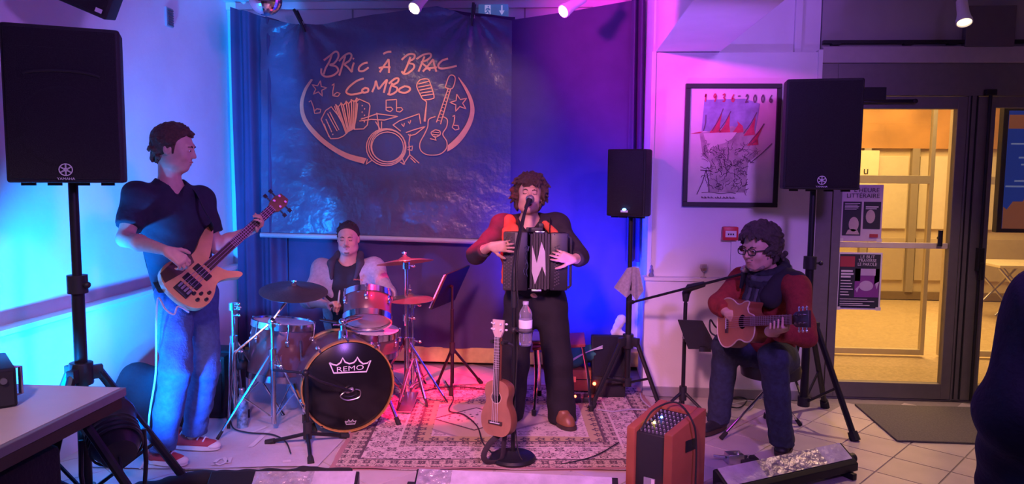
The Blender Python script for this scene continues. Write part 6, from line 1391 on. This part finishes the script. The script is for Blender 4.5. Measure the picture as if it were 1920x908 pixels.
# strap and lead
sp_ = [BA.p(-.165*k, .50*k, -.03), at(398, 420, 3.86), at(382, 392, 3.80), at(366, 362, 3.90), at(335, 346, 3.96), at(295, 352, 3.96), at(270, 420, 3.98), at(282, 500, 3.92), BA.p(-.06, -.01, -.04)]
b = MB(); b.tube(smooth_path(sp_, 6), .020, 8, flat=.16, hint=(0, 1, 0)); tag(b.build('guitar_strap', M('strap_dark', (.02, .018, .025), .8)), 'dark strap over the bassist shoulder holding the bass', 'strap')
b = MB(); b.tube(smooth_path([BA.p(.10, .0, -.03), at(334, 575, 3.58), at(326, 590, 3.56), at(310, 580, 3.55), at(296, 560, 3.58), at(293, 620, 3.58), at(292, 700, 3.60), at(280, 780, 3.64), at(276, 850, 3.70), onz(262, 880, .012)], 6), .005, 6); tag(b.build('instrument_lead', M('lead_pale', (.50, .50, .56), .5)), 'pale instrument lead hanging from the bass down to the floor', 'cable')

# ------------------------------------------------------------------ the singer with accordion
J = dict(f=V((.05, -1, 0)).normalized(), pelvis=at(1003, 548, 4.66), chest=at(994, 455, 4.64), neck=at(992, 412, 4.63), shR=at(944, 424, 4.64), elR=at(893, 478, 4.50), wrR=at(919, 462, 4.33),
         shL=at(1044, 422, 4.64), elL=at(1086, 482, 4.52), wrL=at(1076, 487, 4.40), hipR=at(976, 562, 4.66), knR=at(964, 680, 4.62), anR=at(955, 786, 4.66), hipL=at(1032, 562, 4.66), knL=at(1046, 680, 4.62), anL=at(1056, 786, 4.64), girth=.93)
PT_ = thing('person', 'singer with curly hair in dark and orange jacket playing the accordion', 'person', (J['pelvis'].x, J['pelvis'].y, 0))
F = Flesh(); torso(F, J, .9); limbs(F, J, k=.9)
hc = at(993, 367, 4.60); sH = .99; P = head(F, hc, (.06, -1, .16), sH, up=(.06, 0, 1), mouth=.016, jaw=.95); F.cap(J['neck']-UP*.03, hc+V((0, .02, -.07)), .054, .048, .03)
hand(F, J['wrR'], at(945, 462, 4.33)-J['wrR'], (.2, 1, 0), -1, (.25, .30, .35, .4), .95, .4, .2)
hand(F, J['wrL'], at(1040, 478, 4.36)-J['wrL'], (-.3, 1, 0), +1, (.35, .40, .45, .5), .95, .3, .2)
F.build('body', SKIN, PT_, .006)
face_bits(PT_, P, sH, eyes='closed', mouth=.016, brow=(.07, .04, .03))
CURL = M('hair_curly', (.075, .040, .034), .5, noise=.35, scale=110, bump=.6, bscale=260)
Fh, ax = hair(PT_, P, sH, None, style='curly', n=330, seed=8, thick=.022, low=-.03, front=.02)
rn = random.Random(5)
for i in range(90):
    sx = rn.choice((-1, 1)); a = P(sx*rn.uniform(.066, .092), rn.uniform(-.07, .03), rn.uniform(-.075, .03)); Fh.cap(a, a+V((sx*rn.uniform(-.004, .012), rn.uniform(-.01, .01), rn.uniform(-.025, .005))), .010, .006, .005)
for i in range(26):
    a = P(rn.uniform(-.05, .05), .078+rn.uniform(-.01, .012), .062+rn.uniform(-.008, .03)); Fh.cap(a, a+V((rn.uniform(-.01, .01), -.006, -rn.uniform(.006, .024))), .009, .005, .004)
Fh.build('hair', CURL, PT_, .005)
for sx in (-1, 1): b = MB(); b.ball(P(sx*.080, .0, -.045), .006, 8, 6); b.build('earring', CHROME, PT_)
BLKC = M('black_jersey', (.022, .017, .026), .85, noise=.15, scale=30, bump=.15, bscale=50); ORG = M('orange_panel', (.62, .10, .045), .75, noise=.08, scale=20, bump=.1)
F = Flesh(); torso(F, J, 1.0, .018)
for s in 'LR': d = (V(J['wr'+s])-V(J['el'+s])).normalized(); e = lerp(J['el'+s], J['wr'+s], .62); F.cap(J['sh'+s], J['el'+s], .066, .056, .05); F.cap(J['el'+s], e+d*.03, .056, .044, .03, clip=[(tuple(e), tuple(d))])
nk = V(J['neck']); F.cap(nk+J['f']*.03, nk+UP*.25, .066, .085, .01, op=-1); F.cap(nk+J['f']*.06, nk+J['f']*.12-UP*.07, .05, .02, .01, op=-1)
F.build('jacket', BLKC, PT_, .008, .004, 28, cuts=[(tuple(J['pelvis']-UP*.03), (0, 0, -1))])
F = Flesh(); F.cap(at(955, 412, 4.57), at(960, 440, 4.49), .034, .050, .02, flat=((0, 1, 0), .6)); F.cap(at(960, 440, 4.49), at(956, 480, 4.47), .050, .048, .03, flat=((0, 1, 0), .6)); F.cap(at(956, 480, 4.47), at(948, 525, 4.49), .046, .030, .03, flat=((0, 1, 0), .6)); F.build('orange_panel', ORG, PT_, .007, .003, 40)
F = Flesh(); F.cap(at(1022, 420, 4.53), at(1040, 438, 4.49), .022, .026, .02, flat=((0, 1, 0), .6)); F.build('orange_panel', ORG, PT_, .007)
F = Flesh()
for i in range(9): a0_ = math.pi*(i/8); a1_ = math.pi*((i+1)/8); fn = lambda a: nk+V((math.cos(a)*.095, .02+math.sin(a)*.05, -.015+.015*math.sin(a))); (i < 8) and F.cap(fn(a0_), fn(a1_), .024, .024, .015)
F.cap(nk+V((-.095, .02, -.015)), nk+V((-.05, -.11, -.06)), .024, .014, .015); F.cap(nk+V((.095, .02, -.015)), nk+V((.06, -.11, -.06)), .024, .014, .015); F.build('hood', BLKC, PT_, .007)
F = Flesh(); F.cap(J['pelvis']+UP*.06, J['pelvis']-UP*.08, .150, .155, .05, flat=(J['f'], .72))
for s in 'LR': F.cap(J['hip'+s], J['kn'+s], .105, .092, .03); F.cap(J['kn'+s], V(J['an'+s])-UP*.06, .092, .088, .03)
F.build('wide_trousers', M('black_crepe', (.013, .011, .015), .85, noise=.15, scale=20, bump=.1), PT_, .009, .004, 22, cuts=[((0, 0, .022), (0, 0, -1))])
LEA = M('brown_leather', (.24, .10, .045), .4, noise=.1); shoe(PT_, onz(1048, 798), onz(1076, 812), LEA, M('dark_sole', (.05, .03, .025), .6)); shoe(PT_, onz(950, 798), onz(946, 812), LEA, M('dark_sole', (.05, .03, .025)))
# accordion
AC = Axes(at(1004, 490, 4.44), (0, .06, 1), (.07, -1, .04))
t = thing('accordion', 'black button accordion with a white zigzag on its front', 'accordion', AC.p(0, -.19))
ABL = M('accordion_black', (.020, .018, .024), .42); w2 = at(1066, 490, 4.40).x-at(944, 490, 4.40).x; h2 = at(1004, 437, 4.4).z-at(1004, 548, 4.4).z
b = MB(AC.m); b.box((-w2*.31, 0, -.045), (w2*.38, h2, .15)); b.build('treble_case', ABL, t, bevel=.010)
b = MB(AC.m); b.box((w2*.36, 0, -.045), (w2*.28, h2*.98, .15)); b.build('bass_case', ABL, t, bevel=.010)
for i in range(7): b = MB(AC.m); b.box((-w2*.09+w2*.31*(i+.5)/7, 0, -.045), (w2*.036, h2*(.97 if i % 2 else .93), .145 if i % 2 else .135)); b.build('bellows_fold', M('bellows', (.035, .03, .035), .6), t, smooth=False)
BTN = M('accordion_button', (.10, .09, .10), .3); b0 = MB(); b0.lathe([(.0048, 0), (.0048, .003), (.003, .005), (.001, .005)], (0, 0, 0), (0, 0, 1), 8); bme = None
tx0 = -w2*.5
b = MB(AC.m); b.box((tx0+.033, 0, .034), (.066, h2*.96, .008)); b.build('button_board', M('button_board', (.028, .026, .03), .4), t, smooth=False)
def btn(x, y, z):
    global bme
    if bme is None: o = b0.build('button', BTN, t); bme = o.data
    else: o = bpy.data.objects.new('button', bme); col.objects.link(o); o.parent = t
    m4 = AC.m.copy(); m4.translation = AC.p(x, y, z) - t.location
    o.matrix_local = m4
b0.v = [p for p in b0.v]
# shared button mesh lies at its own origin
o = bpy.data.objects.new('button', bpy.data.meshes.new('button')); o.data.from_pydata([tuple(p) for p in b0.v], [], b0.f); o.data.materials.append(BTN); fin(o.data); bme = o.data; bpy.data.objects.remove(o)
for cx in range(5):
    for r_ in range(15): btn(tx0+.010+cx*.0125, -h2*.44+h2*.88*(r_+.5*(cx % 2))/15, .038)
for cx in range(3):
    for r_ in range(13): btn(w2*.30+cx*.011, -h2*.40+h2*.7*(r_+.33*cx)/13, .030)
WZ = M('accordion_white', (.50, .46, .50), .45)
zz = [(-.075, .10), (-.045, -.01), (-.018, .12), (.005, .06), (.012, -.09), (-.012, -.03), (-.055, -.14), (-.075, -.06)]
zz = [(x*w2/.40+w2*.13, y*h2/.36) for x, y in zz]
b = MB(AC.m); b.prism(zz, (0, 0, .0305), (1, 0, 0), (0, 1, 0), .004); b.build('zigzag_inlay', WZ, t, smooth=False)
b = MB(AC.m); sx0 = -w2*.17
for pl in ([(.0, .08), (.012, .095), (.02, .08), (.008, .06), (.0, .05)], [(.012, .05), (.006, .02), (.014, .0), (.004, -.02)], [(.014, .0), (.02, -.03), (.01, -.06), (.018, -.09)], [(.0, -.04), (-.006, -.06), (.004, -.08)], [(.02, .06), (.026, .09)]): b.tube(smooth_path([(sx0+x, y, .034) for x, y in pl], 4), .0032, 6)
b.build('script_emblem', CHROME, t)
b = MB(AC.m); b.box((w2*.06, h2*.49, .022), (.06, .016, .016)); b.build('register_bar', CHROME, t, bevel=.003)
b = MB(AC.m); b.box((w2*.02, -h2*.495, .022), (.06, .014, .016)); b.build('bellows_clip', STEEL, t, bevel=.003)
b = MB(AC.m); b.tube([(w2*.5, h2*.44, .03), (w2*.54, h2*.40, .035), (w2*.54, -h2*.40, .035), (w2*.5, -h2*.44, .03)], .008, 8); b.build('hand_strap', BLKPL, t)
for (x, y) in ((-w2*.1, h2*.46), (w2*.28, h2*.46), (-w2*.1, -h2*.46), (w2*.28, -h2*.46), (w2*.30, 0), (-w2*.02, 0)): b = MB(AC.m); b.ball((x, y, .031), .004, 8, 6); b.build('screw', CHROME, t)
for (x0_, x1_) in ((970, 975), (1032, 1030)): b = MB(); b.tube(smooth_path([at(x0_, 412, 4.54), at((x0_+x1_)/2, 425, 4.49), at(x1_, 442, 4.45)], 4), .018, 8, flat=.2, hint=(1, 0, 0)); b.build('shoulder_strap', BLKPL, t)
b = MB(AC.m); b.box((-w2*.02, h2*.53, -.02), (.10, .03, .05)); b.box((w2*.08, h2*.60, -.03), (.03, .03, .02)); b.build('clip_on_pickup', BLKPL, t, bevel=.004)
# ------------------------------------------------------------------ the drummer
J = dict(f=V((.12, -1, 0)).normalized(), pelvis=at(655, 645, 5.30), chest=at(653, 530, 5.24), neck=at(653, 487, 5.24), shR=at(604, 505, 5.24), elR=at(577, 562, 5.10), wrR=at(615, 573, 4.95),
         shL=at(702, 503, 5.24), elL=at(728, 552, 5.10), wrL=at(724, 556, 4.93), hipR=at(635, 650, 5.28), knR=at(600, 655, 4.95), anR=at(600, 742, 4.98), hipL=at(675, 650, 5.28), knL=at(715, 660, 5.12), anL=at(722, 742, 5.10), girth=1.0)
PT_ = thing('person', 'seated drummer in open grey hooded jacket over a dark t-shirt', 'person', (J['pelvis'].x, J['pelvis'].y, 0))
F = Flesh(); torso(F, J, .9); limbs(F, J)
hc = at(653, 447, 5.20); sH = .98; P = head(F, hc, (.12, -1, -.10), sH, jaw=1.05); F.cap(J['neck']-UP*.03, hc+V((0, .025, -.07)), .060, .054, .03)
hand(F, J['wrR'], at(638, 566, 4.90)-J['wrR'], (.1, -.2, -1), -1, (1.2, 1.2, 1.2, 1.2), 1.0, 1.0)
hand(F, J['wrL'], at(712, 552, 4.86)-J['wrL'], (0, -.2, -1), +1, (1.2, 1.2, 1.2, 1.2), 1.0, 1.0)
F.build('body', SKIN, PT_, .006)
face_bits(PT_, P, sH, eyes='closed', brow=(.04, .03, .03))
DKH = M('hair_dark', (.040, .026, .022), .5, noise=.3, scale=90, bump=.5, bscale=200)
Fh, ax = hair(PT_, P, sH, None, n=60, seed=6, thick=.006, low=-.03, front=.05); Fh.build('hair', DKH, PT_, .005)
STUB = M('beard_stubble', (.16, .095, .075), .8, noise=.3, scale=150)
F = Flesh(); F.cap(P(-.022, .0845, -.049), P(0, .0935, -.0455), .004, .0045, .003); F.cap(P(.022, .0845, -.049), P(0, .0935, -.0455), .004, .0045, .003); F.cap(P(-.012, .077, -.092), P(.012, .077, -.092), .008, .008, .006); F.build('beard', STUB, PT_, .003)['kind'] = 'stuff'
F = Flesh(); torso(F, J, 1.0, .012); nk = V(J['neck']); F.cap(nk+J['f']*.02+UP*.0, nk+UP*.2, .070, .08, .008, op=-1); F.cap(nk+J['f']*.08+UP*.01, nk+J['f']*.14, .05, .04, .01, op=-1)
F.build('t_shirt', M('charcoal_tee', (.022, .022, .030), .85, noise=.1, scale=30), PT_, .008, .003, 28, cuts=[(tuple(J['pelvis']-UP*.06), (0, 0, -1))])
HOOD = M('grey_fleece', (.42, .36, .38), .9, noise=.12, scale=50, bump=.3, bscale=150)
F = Flesh(); torso(F, J, 1.0, .016)
for s in 'LR': d = (V(J['wr'+s])-V(J['el'+s])).normalized(); e = lerp(J['el'+s], J['wr'+s], .30); F.cap(J['sh'+s], J['el'+s], .064, .058, .05); F.cap(J['el'+s], e+d*.03, .058, .052, .03, clip=[(tuple(e), tuple(d))])
F.cap(nk, nk+UP*.25, .085, .10, .01, op=-1)
fc_ = V(J['chest'])+J['f']*.20
F.cap(nk+J['f']*.13+UP*.03, fc_, .085, .128, .012, op=-1); F.cap(fc_, V(J['pelvis'])+J['f']*.22, .128, .165, .012, op=-1)
F.build('hooded_jacket', HOOD, PT_, .008, .004, 26, cuts=[(tuple(J['pelvis']-UP*.09), (0, 0, -1))])
F = Flesh(); DKL = M('hood_lining', (.050, .045, .060), .85)
for sx in (-1, 1): F.cap(nk+V((sx*.075, .03, .03)), nk+V((sx*.105, -.06, -.02)), .028, .028, .02); F.cap(nk+V((sx*.105, -.06, -.02)), nk+V((sx*.085, -.125, -.12)), .026, .012, .02)
F.cap(nk+V((-.075, .03, .03)), nk+V((0, .08, .045)), .03, .035, .02); F.cap(nk+V((.075, .03, .03)), nk+V((0, .08, .045)), .03, .035, .02); F.build('hood', DKL, PT_, .007)
b = MB(); q = at(671, 526, 5.10); sx0 = V(J['chest'])+J['f']*.128; c_ = V((q.x, sx0.y-.012, q.z))
for i in range(6): b.ribbon([c_+V((-.03+.011*i, -.0013*i, .0)), c_+V((-.027+.011*i, -.0013*i, .012-.003*(i%2))), c_+V((-.022+.011*i, -.0013*i, .002))], .004, (0, -1, 0))
b.build('shirt_print', M('print_red', (.5, .12, .06), .7), PT_, smooth=False)
F = Flesh(); F.cap(J['pelvis']+UP*.04, J['pelvis']-UP*.05, .155, .155, .05, flat=(J['f'], .8))
for s in 'LR': F.cap(J['hip'+s], J['kn'+s], .098, .076, .03); F.cap(J['kn'+s], V(J['an'+s])-UP*.02, .074, .066, .03)
F.build('trousers', M('dark_trousers', (.030, .030, .042), .85, noise=.1), PT_, .010, .004, 24, cuts=[((0, 0, .04), (0, 0, -1))])
for s in 'LR': a = V(J['an'+s]); shoe(PT_, V((a.x, a.y+.06, 0)), V((a.x+.02, a.y-.20, 0)), BLKPL, M('dark_sole', (.05, .03, .025)))
b = MB(); p0_ = at(637, 545, 4.86); p1_ = at(632, 590, 4.94); b.tube([p0_, lerp(p0_, p1_, .1), p1_], [.004, .0065, .007], 8); tag(b.build('drumstick', M('stick_wood', (.62, .42, .25), .5)), 'pale wooden drumstick upright in the drummer right hand', 'drumstick')
b = MB(); p0_ = at(690, 560, 4.70)+UP*.03; p1_ = at(722, 552, 4.88); b.tube([p0_, p1_], [.0045, .007], 8); tag(b.build('drumstick', M('stick_wood', (.62, .42, .25), .5)), 'wooden drumstick in the drummer left hand above the rack tom', 'drumstick')
st = V((J['pelvis'].x, J['pelvis'].y+.02, 0)); zst = J['pelvis'].z-.13
t = thing('drum_throne', 'round stool under the drummer behind the drums', 'stool', st)
b = MB(); b.lathe([(.15, zst-.06), (.17, zst-.05), (.17, zst-.01), (.001, zst)], st, UP, 28); b.build('seat', M('stool_vinyl', (.02, .02, .024)), t)
b = MB(); b.cyl(st+UP*.1, st+UP*(zst-.06), .014); b.build('column', CHROME, t)
for a in (20, 140, 260): leg_part(t, st+UP*.24, V((st.x+.2*math.cos(RAD(a)), st.y+.2*math.sin(RAD(a)), .012)), .008, CHROME)

# ------------------------------------------------------------------ the seated guitarist
J = dict(f=V((-.80, -.60, 0)).normalized(), pelvis=at(1440, 650, 4.56), chest=at(1441, 560, 4.46), neck=at(1446, 516, 4.42), shR=at(1390, 528, 4.60), elR=at(1350, 572, 4.44), wrR=at(1364, 588, 4.30),
         shL=at(1492, 538, 4.24), elL=at(1508, 628, 4.02), wrL=at(1444, 622, 3.92), hipR=at(1420, 668, 4.62), knR=at(1362, 648, 4.50), anR=at(1346, 788, 4.62), hipL=at(1466, 672, 4.44), knL=at(1450, 672, 4.10), anL=at(1466, 828, 4.26), girth=1.04)
PT_ = thing('person', 'seated man in red jumper, scarf and glasses playing acoustic guitar', 'person', (J['pelvis'].x, J['pelvis'].y, 0))
GA = Axes(at(1346, 606, 4.40), at(1514, 598, 3.62)-at(1346, 606, 4.40), (-.62, -.72, .20))
LG = (at(1514, 598, 3.62)-at(1346, 606, 4.40)).length
F = Flesh(); torso(F, J, .9); limbs(F, J)
hc = at(1424, 466, 4.36); sH = 1.08; fwd = (-.80, -.62, -.14); P = head(F, hc, fwd, sH, jaw=1.0, nose=1.03); F.cap(J['neck']-UP*.02, hc+V((.03, .03, -.07)), .060, .056, .03)
k = LG/.98
hand(F, J['wrR'], at(1384, 604, 4.24)-J['wrR'], -GA.z, +1, (.45, .5, .55, .6), 1.02, .3, .2)
fr = GA.p(0, .70*k, 0)
F.cap(J['wrL'], GA.p(.03, .70*k, -.035), .026, .030, .02); F.cap(GA.p(.03, .70*k, -.035), GA.p(-.02, .66*k, -.03), .018, .011, .012)
# fretting fingers curled over the strings
for i in range(4):
    y = (.655+.040*i)*k; a = GA.p(.036, y-.01, -.010); F.cap(lerp(J['wrL'], a, .75), a, .010, .009, .006); m2 = GA.p(.040, y, .018); F.cap(a, m2, .0085, .008, .004); F.cap(m2, GA.p(.016-.008*i, y+.004, .019), .008, .007, .004)
F.build('body', SKIN, PT_, .006)
face_bits(PT_, P, sH, eyes='open', brow=(.06, .045, .04))
GRH = M('hair_dark_grey', (.060, .046, .044), .55, noise=.35, scale=80, bump=.6, bscale=200)
Fh, ax = hair(PT_, P, sH, None, style='wavy', n=260, seed=12, thick=.024, low=-.05, front=.03)
rn = random.Random(2)
for i in range(60):
    a = P(rn.uniform(-.085, .085), rn.uniform(-.11, -.03), rn.uniform(-.07, .0)); Fh.cap(a, a+V((rn.uniform(-.01, .01), rn.uniform(-.01, .01), -.015)), .013, .008, .008)
Fh.build('hair', GRH, PT_, .005)
F = Flesh()
for sx in (-1, 1): F.cap(P(sx*.060, .020, -.045), P(sx*.045, .045, -.090), .010, .012, .01); F.cap(P(sx*.045, .045, -.090), P(0, .078, -.100), .012, .009, .01)
F.cap(P(-.02, .086, -.047), P(.02, .086, -.047), .0045, .0045, .004); F.build('beard', M('beard_grey', (.22, .16, .14), .85, noise=.3, scale=140), PT_, .004)
t = thing('eyeglasses', 'dark framed eyeglasses on the guitarist', 'glasses', P(0, .1, .005))
for sx in (-1, 1):
    pts = [(sx*.032+.024*math.copysign(abs(math.cos(a))**.6, math.cos(a)), .103, .002+.017*math.copysign(abs(math.sin(a))**.7, math.sin(a))) for a in [2*math.pi*i/20 for i in range(20)]]
    b = MB(); b.tube([P(*q) for q in pts], .0028*sH, 6, True); b.build('rim', BLKPL, t)
    b = MB(); b.add([P(q[0], q[1], q[2]) for q in pts], [list(range(20))]); b.build('lens', GLASS, t, smooth=False)
    b = MB(); b.tube([P(sx*.056, .102, .008), P(sx*.074, .06, .006), P(sx*.079, -.005, .006)], .0026*sH, 6); b.build('temple', BLKPL, t)
b = MB(); b.tube([P(-.009, .104, .006), P(0, .107, .008), P(.009, .104, .006)], .0026*sH, 6); b.build('nose_bridge', BLKPL, t)
RED = M('red_wool', (.25, .028, .026), .9, noise=.15, scale=40, bump=.35, bscale=140)
F = Flesh(); torso(F, J, 1.0, .016)
for s in 'LR': d = (V(J['wr'+s])-V(J['el'+s])).normalized(); e = lerp(J['el'+s], J['wr'+s], .80); F.cap(J['sh'+s], J['el'+s], .072, .064, .05); F.cap(J['el'+s], e+d*.02, .060, .044, .04, clip=[(tuple(e), tuple(d))])
nk = V(J['neck']); F.cap(nk, nk+UP*.2, .07, .08, .01, op=-1)
F.build('jumper', RED, PT_, .008, .006, 24, cuts=[(tuple(J['pelvis']-UP*.05), (0, 0, -1))])
# scarf: a loop and two hanging ends in dark stripes
SC = [M('scarf_dark', (.020, .022, .032), .9, bump=.3, bscale=120), M('scarf_slate', (.07, .075, .095), .9, bump=.3, bscale=120)]
r_, f_, u_2 = basis(J['f']); sc = None
for i in range(3):
    F = Flesh(); pts = [nk + r_*(math.cos(a)*(.088+.012*i)) + f_*(math.sin(a)*(.085+.014*i)+.015) + UP*(.045-.030*i-.035*math.sin(a)) for a in [2*math.pi*j/14 for j in range(15)]]
    F.chain(pts, [.026]*15, .01, flat=None); o = F.build('scarf' if sc is None else 'scarf_fold', SC[i % 2], sc or PT_, .007, .003, 60)
    sc = sc or o
for i in range(5):
    F = Flesh(); off = r_*(-.05+.026*i); a = nk+f_*.115+off*.9-UP*.03; c = nk+f_*.165+off-UP*.16; e = V(J['chest'])+f_*.165+off*1.1-UP*(.10+.02*(i % 2))
    F.chain([a, c, e], [.018, .020, .020], .008); F.build('scarf_stripe', SC[i % 2], sc, .006, .002, 60)
F = Flesh()
for sx in (-1, 1): F.cap(nk+r_*(sx*.11)-f_*.01+UP*.0, V(J['shL' if sx < 0 else 'shR'])*.45+nk*.55+UP*.035, .05, .035, .03)
VEST = M('dark_yoke', (.022, .020, .028), .9)
F.cap(nk-r_*.1-UP*.01, V(J['shL'])+UP*.03, .06, .062, .03); F.cap(lerp(nk, J['chest'], .3)-r_*.12+f_*.07, lerp(J['chest'], J['shL'], .5)+f_*.10-UP*.02, .07, .065, .03); F.build('dark_yoke', VEST, PT_, .008)
DJ = M('dark_denim', (.030, .040, .075), .85, noise=.25, scale=40, bump=.2, bscale=120)
F = Flesh(); F.cap(J['pelvis']+UP*.05, J['pelvis']-UP*.04, .165, .165, .05, flat=(J['f'], .8))
for s in 'LR': F.cap(J['hip'+s], J['kn'+s], .102, .080, .03); F.cap(J['kn'+s], V(J['an'+s])-UP*.03, .078, .068, .03)
F.build('jeans', DJ, PT_, .008, .004, 28, cuts=[((0, 0, .05), (0, 0, -1))])
shoe(PT_, onz(1476, 836), onz(1462, 862), BLKPL, M('dark_sole', (.05, .03, .025))); shoe(PT_, V((J['anR'].x+.05, J['anR'].y+.04, 0)), V((J['anR'].x-.14, J['anR'].y-.16, 0)), BLKPL, M('dark_sole', (.05, .03, .025)))
# his guitar
t = thing('acoustic_guitar', 'reddish cutaway acoustic guitar held by the seated man', 'guitar', GA.p(0, 0))
GT = M('guitar_top', (.50, .20, .10), .3, noise=.12, scale=10, coat=.4); GS = M('guitar_side', (.20, .06, .035), .3)
out = [(0, 0), (.09, .008), (.160, .06), (.178, .13), (.160, .20), (.128, .255), (.125, .30), (.140, .345), (.138, .40), (.10, .445), (.03, .46), (-.03, .455), (-.045, .43), (-.06, .39), (-.095, .375), (-.135, .395), (-.140, .345), (-.125, .30), (-.128, .255), (-.160, .20), (-.178, .13), (-.160, .06), (-.09, .008)]
out = [(x*k*.92, y*k) for x, y in out]; ob_ = outline_body(out, 3)
b = MB(GA.m); b.prism(ob_, (0, 0, -.085), (1, 0, 0), (0, 1, 0), .082); b.build('body', GS, t, bevel=.004)
b = MB(GA.m); b.prism(ob_, (0, 0, -.003), (1, 0, 0), (0, 1, 0), .005); b.build('top_board', GT, t, smooth=False)
b = MB(GA.m); b.tube([(x, y, .002) for x, y in ob_], .004, 6, True); b.build('binding', M('binding_cream', (.62, .50, .40), .4), t)
b = MB(GA.m); b.lathe([(.001, .0028), (.046*k, .0028)], (0, .315*k, 0), (0, 0, 1), 28); b.build('sound_hole', M('hole_black', (.004, .003, .003), .9), t)
b = MB(GA.m); b.box((0, .13*k, .007), (.14*k, .026, .010)); br = b.build('bridge', FRET, t, bevel=.003); b = MB(GA.m); b.box((0, .132*k, .013), (.075, .004, .005)); b.build('saddle', WHITE, br, smooth=False)
b = MB(GA.m); b.box((0, .63*k, -.010), (.048, .38*k, .022)); b.build('neck', GS, t, bevel=.007)
b = MB(GA.m); b.box((0, .59*k, .006), (.050, .50*k, .007)); fb = b.build('fretboard', M('fretboard_brown', (.16, .09, .07), .45), t, smooth=False)
for i in range(18): y = (.835-.66*(1-2**(-i/12)))*k; b = MB(GA.m); b.box((0, y, .0102), (.050, .0028, .002)); b.build('fret', STEEL, fb, smooth=False)
b = MB(GA.m); b.prism([(-.025, .84*k), (.025, .84*k), (.038, .87*k), (.042, .985*k), (-.042, .985*k), (-.038, .87*k)], (0, 0, -.018), (1, 0, 0), (0, 1, 0), .016); b.build('headstock', M('headstock_dark', (.045, .03, .03), .35), t, bevel=.003)
for sx2 in (-1, 1):
    for yy in (.885, .92, .955): b = MB(GA.m); b.cyl((sx2*.020, yy*k, -.004), (sx2*.020, yy*k, .010), .006); tp_ = b.build('tuning_post', CHROME, t); b = MB(GA.m); b.cyl((sx2*.03, yy*k, -.012), (sx2*.05, yy*k, -.012), .004); b.ball((sx2*.056, yy*k, -.012), (.009, .007, .006), 8, 6); b.build('tuning_key', CHROME, tp_)
for i in range(6): xx = -.030+.012*i; b = MB(GA.m); b.cyl((xx, .132*k, .016), (xx*.65, .84*k, .012), .0011, n=5); b.build('string', STEEL, t)
b = MB(); b.tube(smooth_path([GA.p(.05, .01, -.04), GA.p(.02, -.06, -.02), at(1332, 600, 4.42), at(1332, 622, 4.40), at(1345, 632, 4.38), GA.p(.13, .05, -.05)], 6), .005, 6); tag(b.build('guitar_lead', RUBBER), 'thin dark lead looping off the end of the acoustic guitar', 'cable')

# ------------------------------------------------------------------ onlooker in the right foreground, cut by the frame
cx, cy = 1.315, 1.80
PT_ = thing('person', 'onlooker in a dark coat at the right edge, seen from behind', 'person', (cx, cy, 0))
J = dict(f=V((-.1, 1, 0)).normalized(), pelvis=V((cx, cy, .86)), chest=V((cx, cy, 1.17)), neck=V((cx+.03, cy, 1.36)), shL=V((cx-.17, cy, 1.27)), elL=V((cx-.255, cy-.02, 1.03)), wrL=V((cx-.20, cy+.12, .82)), shR=V((cx+.19, cy, 1.27)), elR=V((cx+.26, cy, 1.03)), wrR=V((cx+.22, cy+.12, .82)), hipL=V((cx-.09, cy, .84)), knL=V((cx-.10, cy+.02, .46)), anL=V((cx-.10, cy, .09)), hipR=V((cx+.09, cy, .84)), knR=V((cx+.10, cy+.02, .46)), anR=V((cx+.10, cy, .09)), girth=1.05)
F = Flesh(); torso(F, J, .9); limbs(F, J); hc = V((cx+.03, cy+.03, 1.54)); P = head(F, hc, (-.1, 1, 0), 1.0); F.cap(J['neck']-UP*.03, hc-UP*.08, .056, .054, .03)
for s, th in (('L', 1), ('R', -1)): hand(F, J['wr'+s], (0, .4, -.9), (-th*-1., 0, 0), th, (.4, .4, .45, .5))
F.build('body', SKIN, PT_, .008)
face_bits(PT_, P, 1.0); Fh, ax = hair(PT_, P, 1.0, None, n=120, seed=21, thick=.012, low=-.06); Fh.build('hair', DKH, PT_, .007)
COAT = M('dark_coat', (.010, .012, .030), .8, noise=.15, scale=20, bump=.2, bscale=60)
F = Flesh(); torso(F, J, 1.0, .05)
for s in 'LR': F.cap(J['sh'+s], J['el'+s], .092, .085, .05); F.cap(J['el'+s], J['wr'+s], .083, .062, .04)
F.cap(J['pelvis']+UP*.05, J['pelvis']-UP*.16, .205, .225, .06, flat=(J['f'], .8)); F.cap(nk_ := V(J['neck'])-UP*.02, V(J['neck'])+UP*.02, .085, .08, .03)
F.build('coat', COAT, PT_, .010, .006, 20)
F = Flesh()
for s in 'LR': F.cap(J['hip'+s], J['kn'+s], .095, .078, .03); F.cap(J['kn'+s], J['an'+s], .076, .066, .03)
F.build('trousers', M('dark_trousers', (.030, .030, .042)), PT_, .012)
for s in 'LR': a = V(J['an'+s]); shoe(PT_, V((a.x, a.y-.06, 0)), V((a.x, a.y+.20, 0)), BLKPL, M('dark_sole', (.05, .03, .025)))
# objects whose tiny strokes cannot be picked apart stay one part of kind stuff
for o in bpy.data.objects:
    if o.parent and o.name.split('.')[0] in ('charcoal_lines', 'line_drawing', 'lettering', 'handwriting', 'caption_lettering', 'year_lettering', 'picture_text', 'picture_orange', 'print_detail', 'print_picture', 'arrow_marks', 'brand_lettering', 'running_figure', 'shirt_print', 'lips'): o['kind'] = 'stuff'
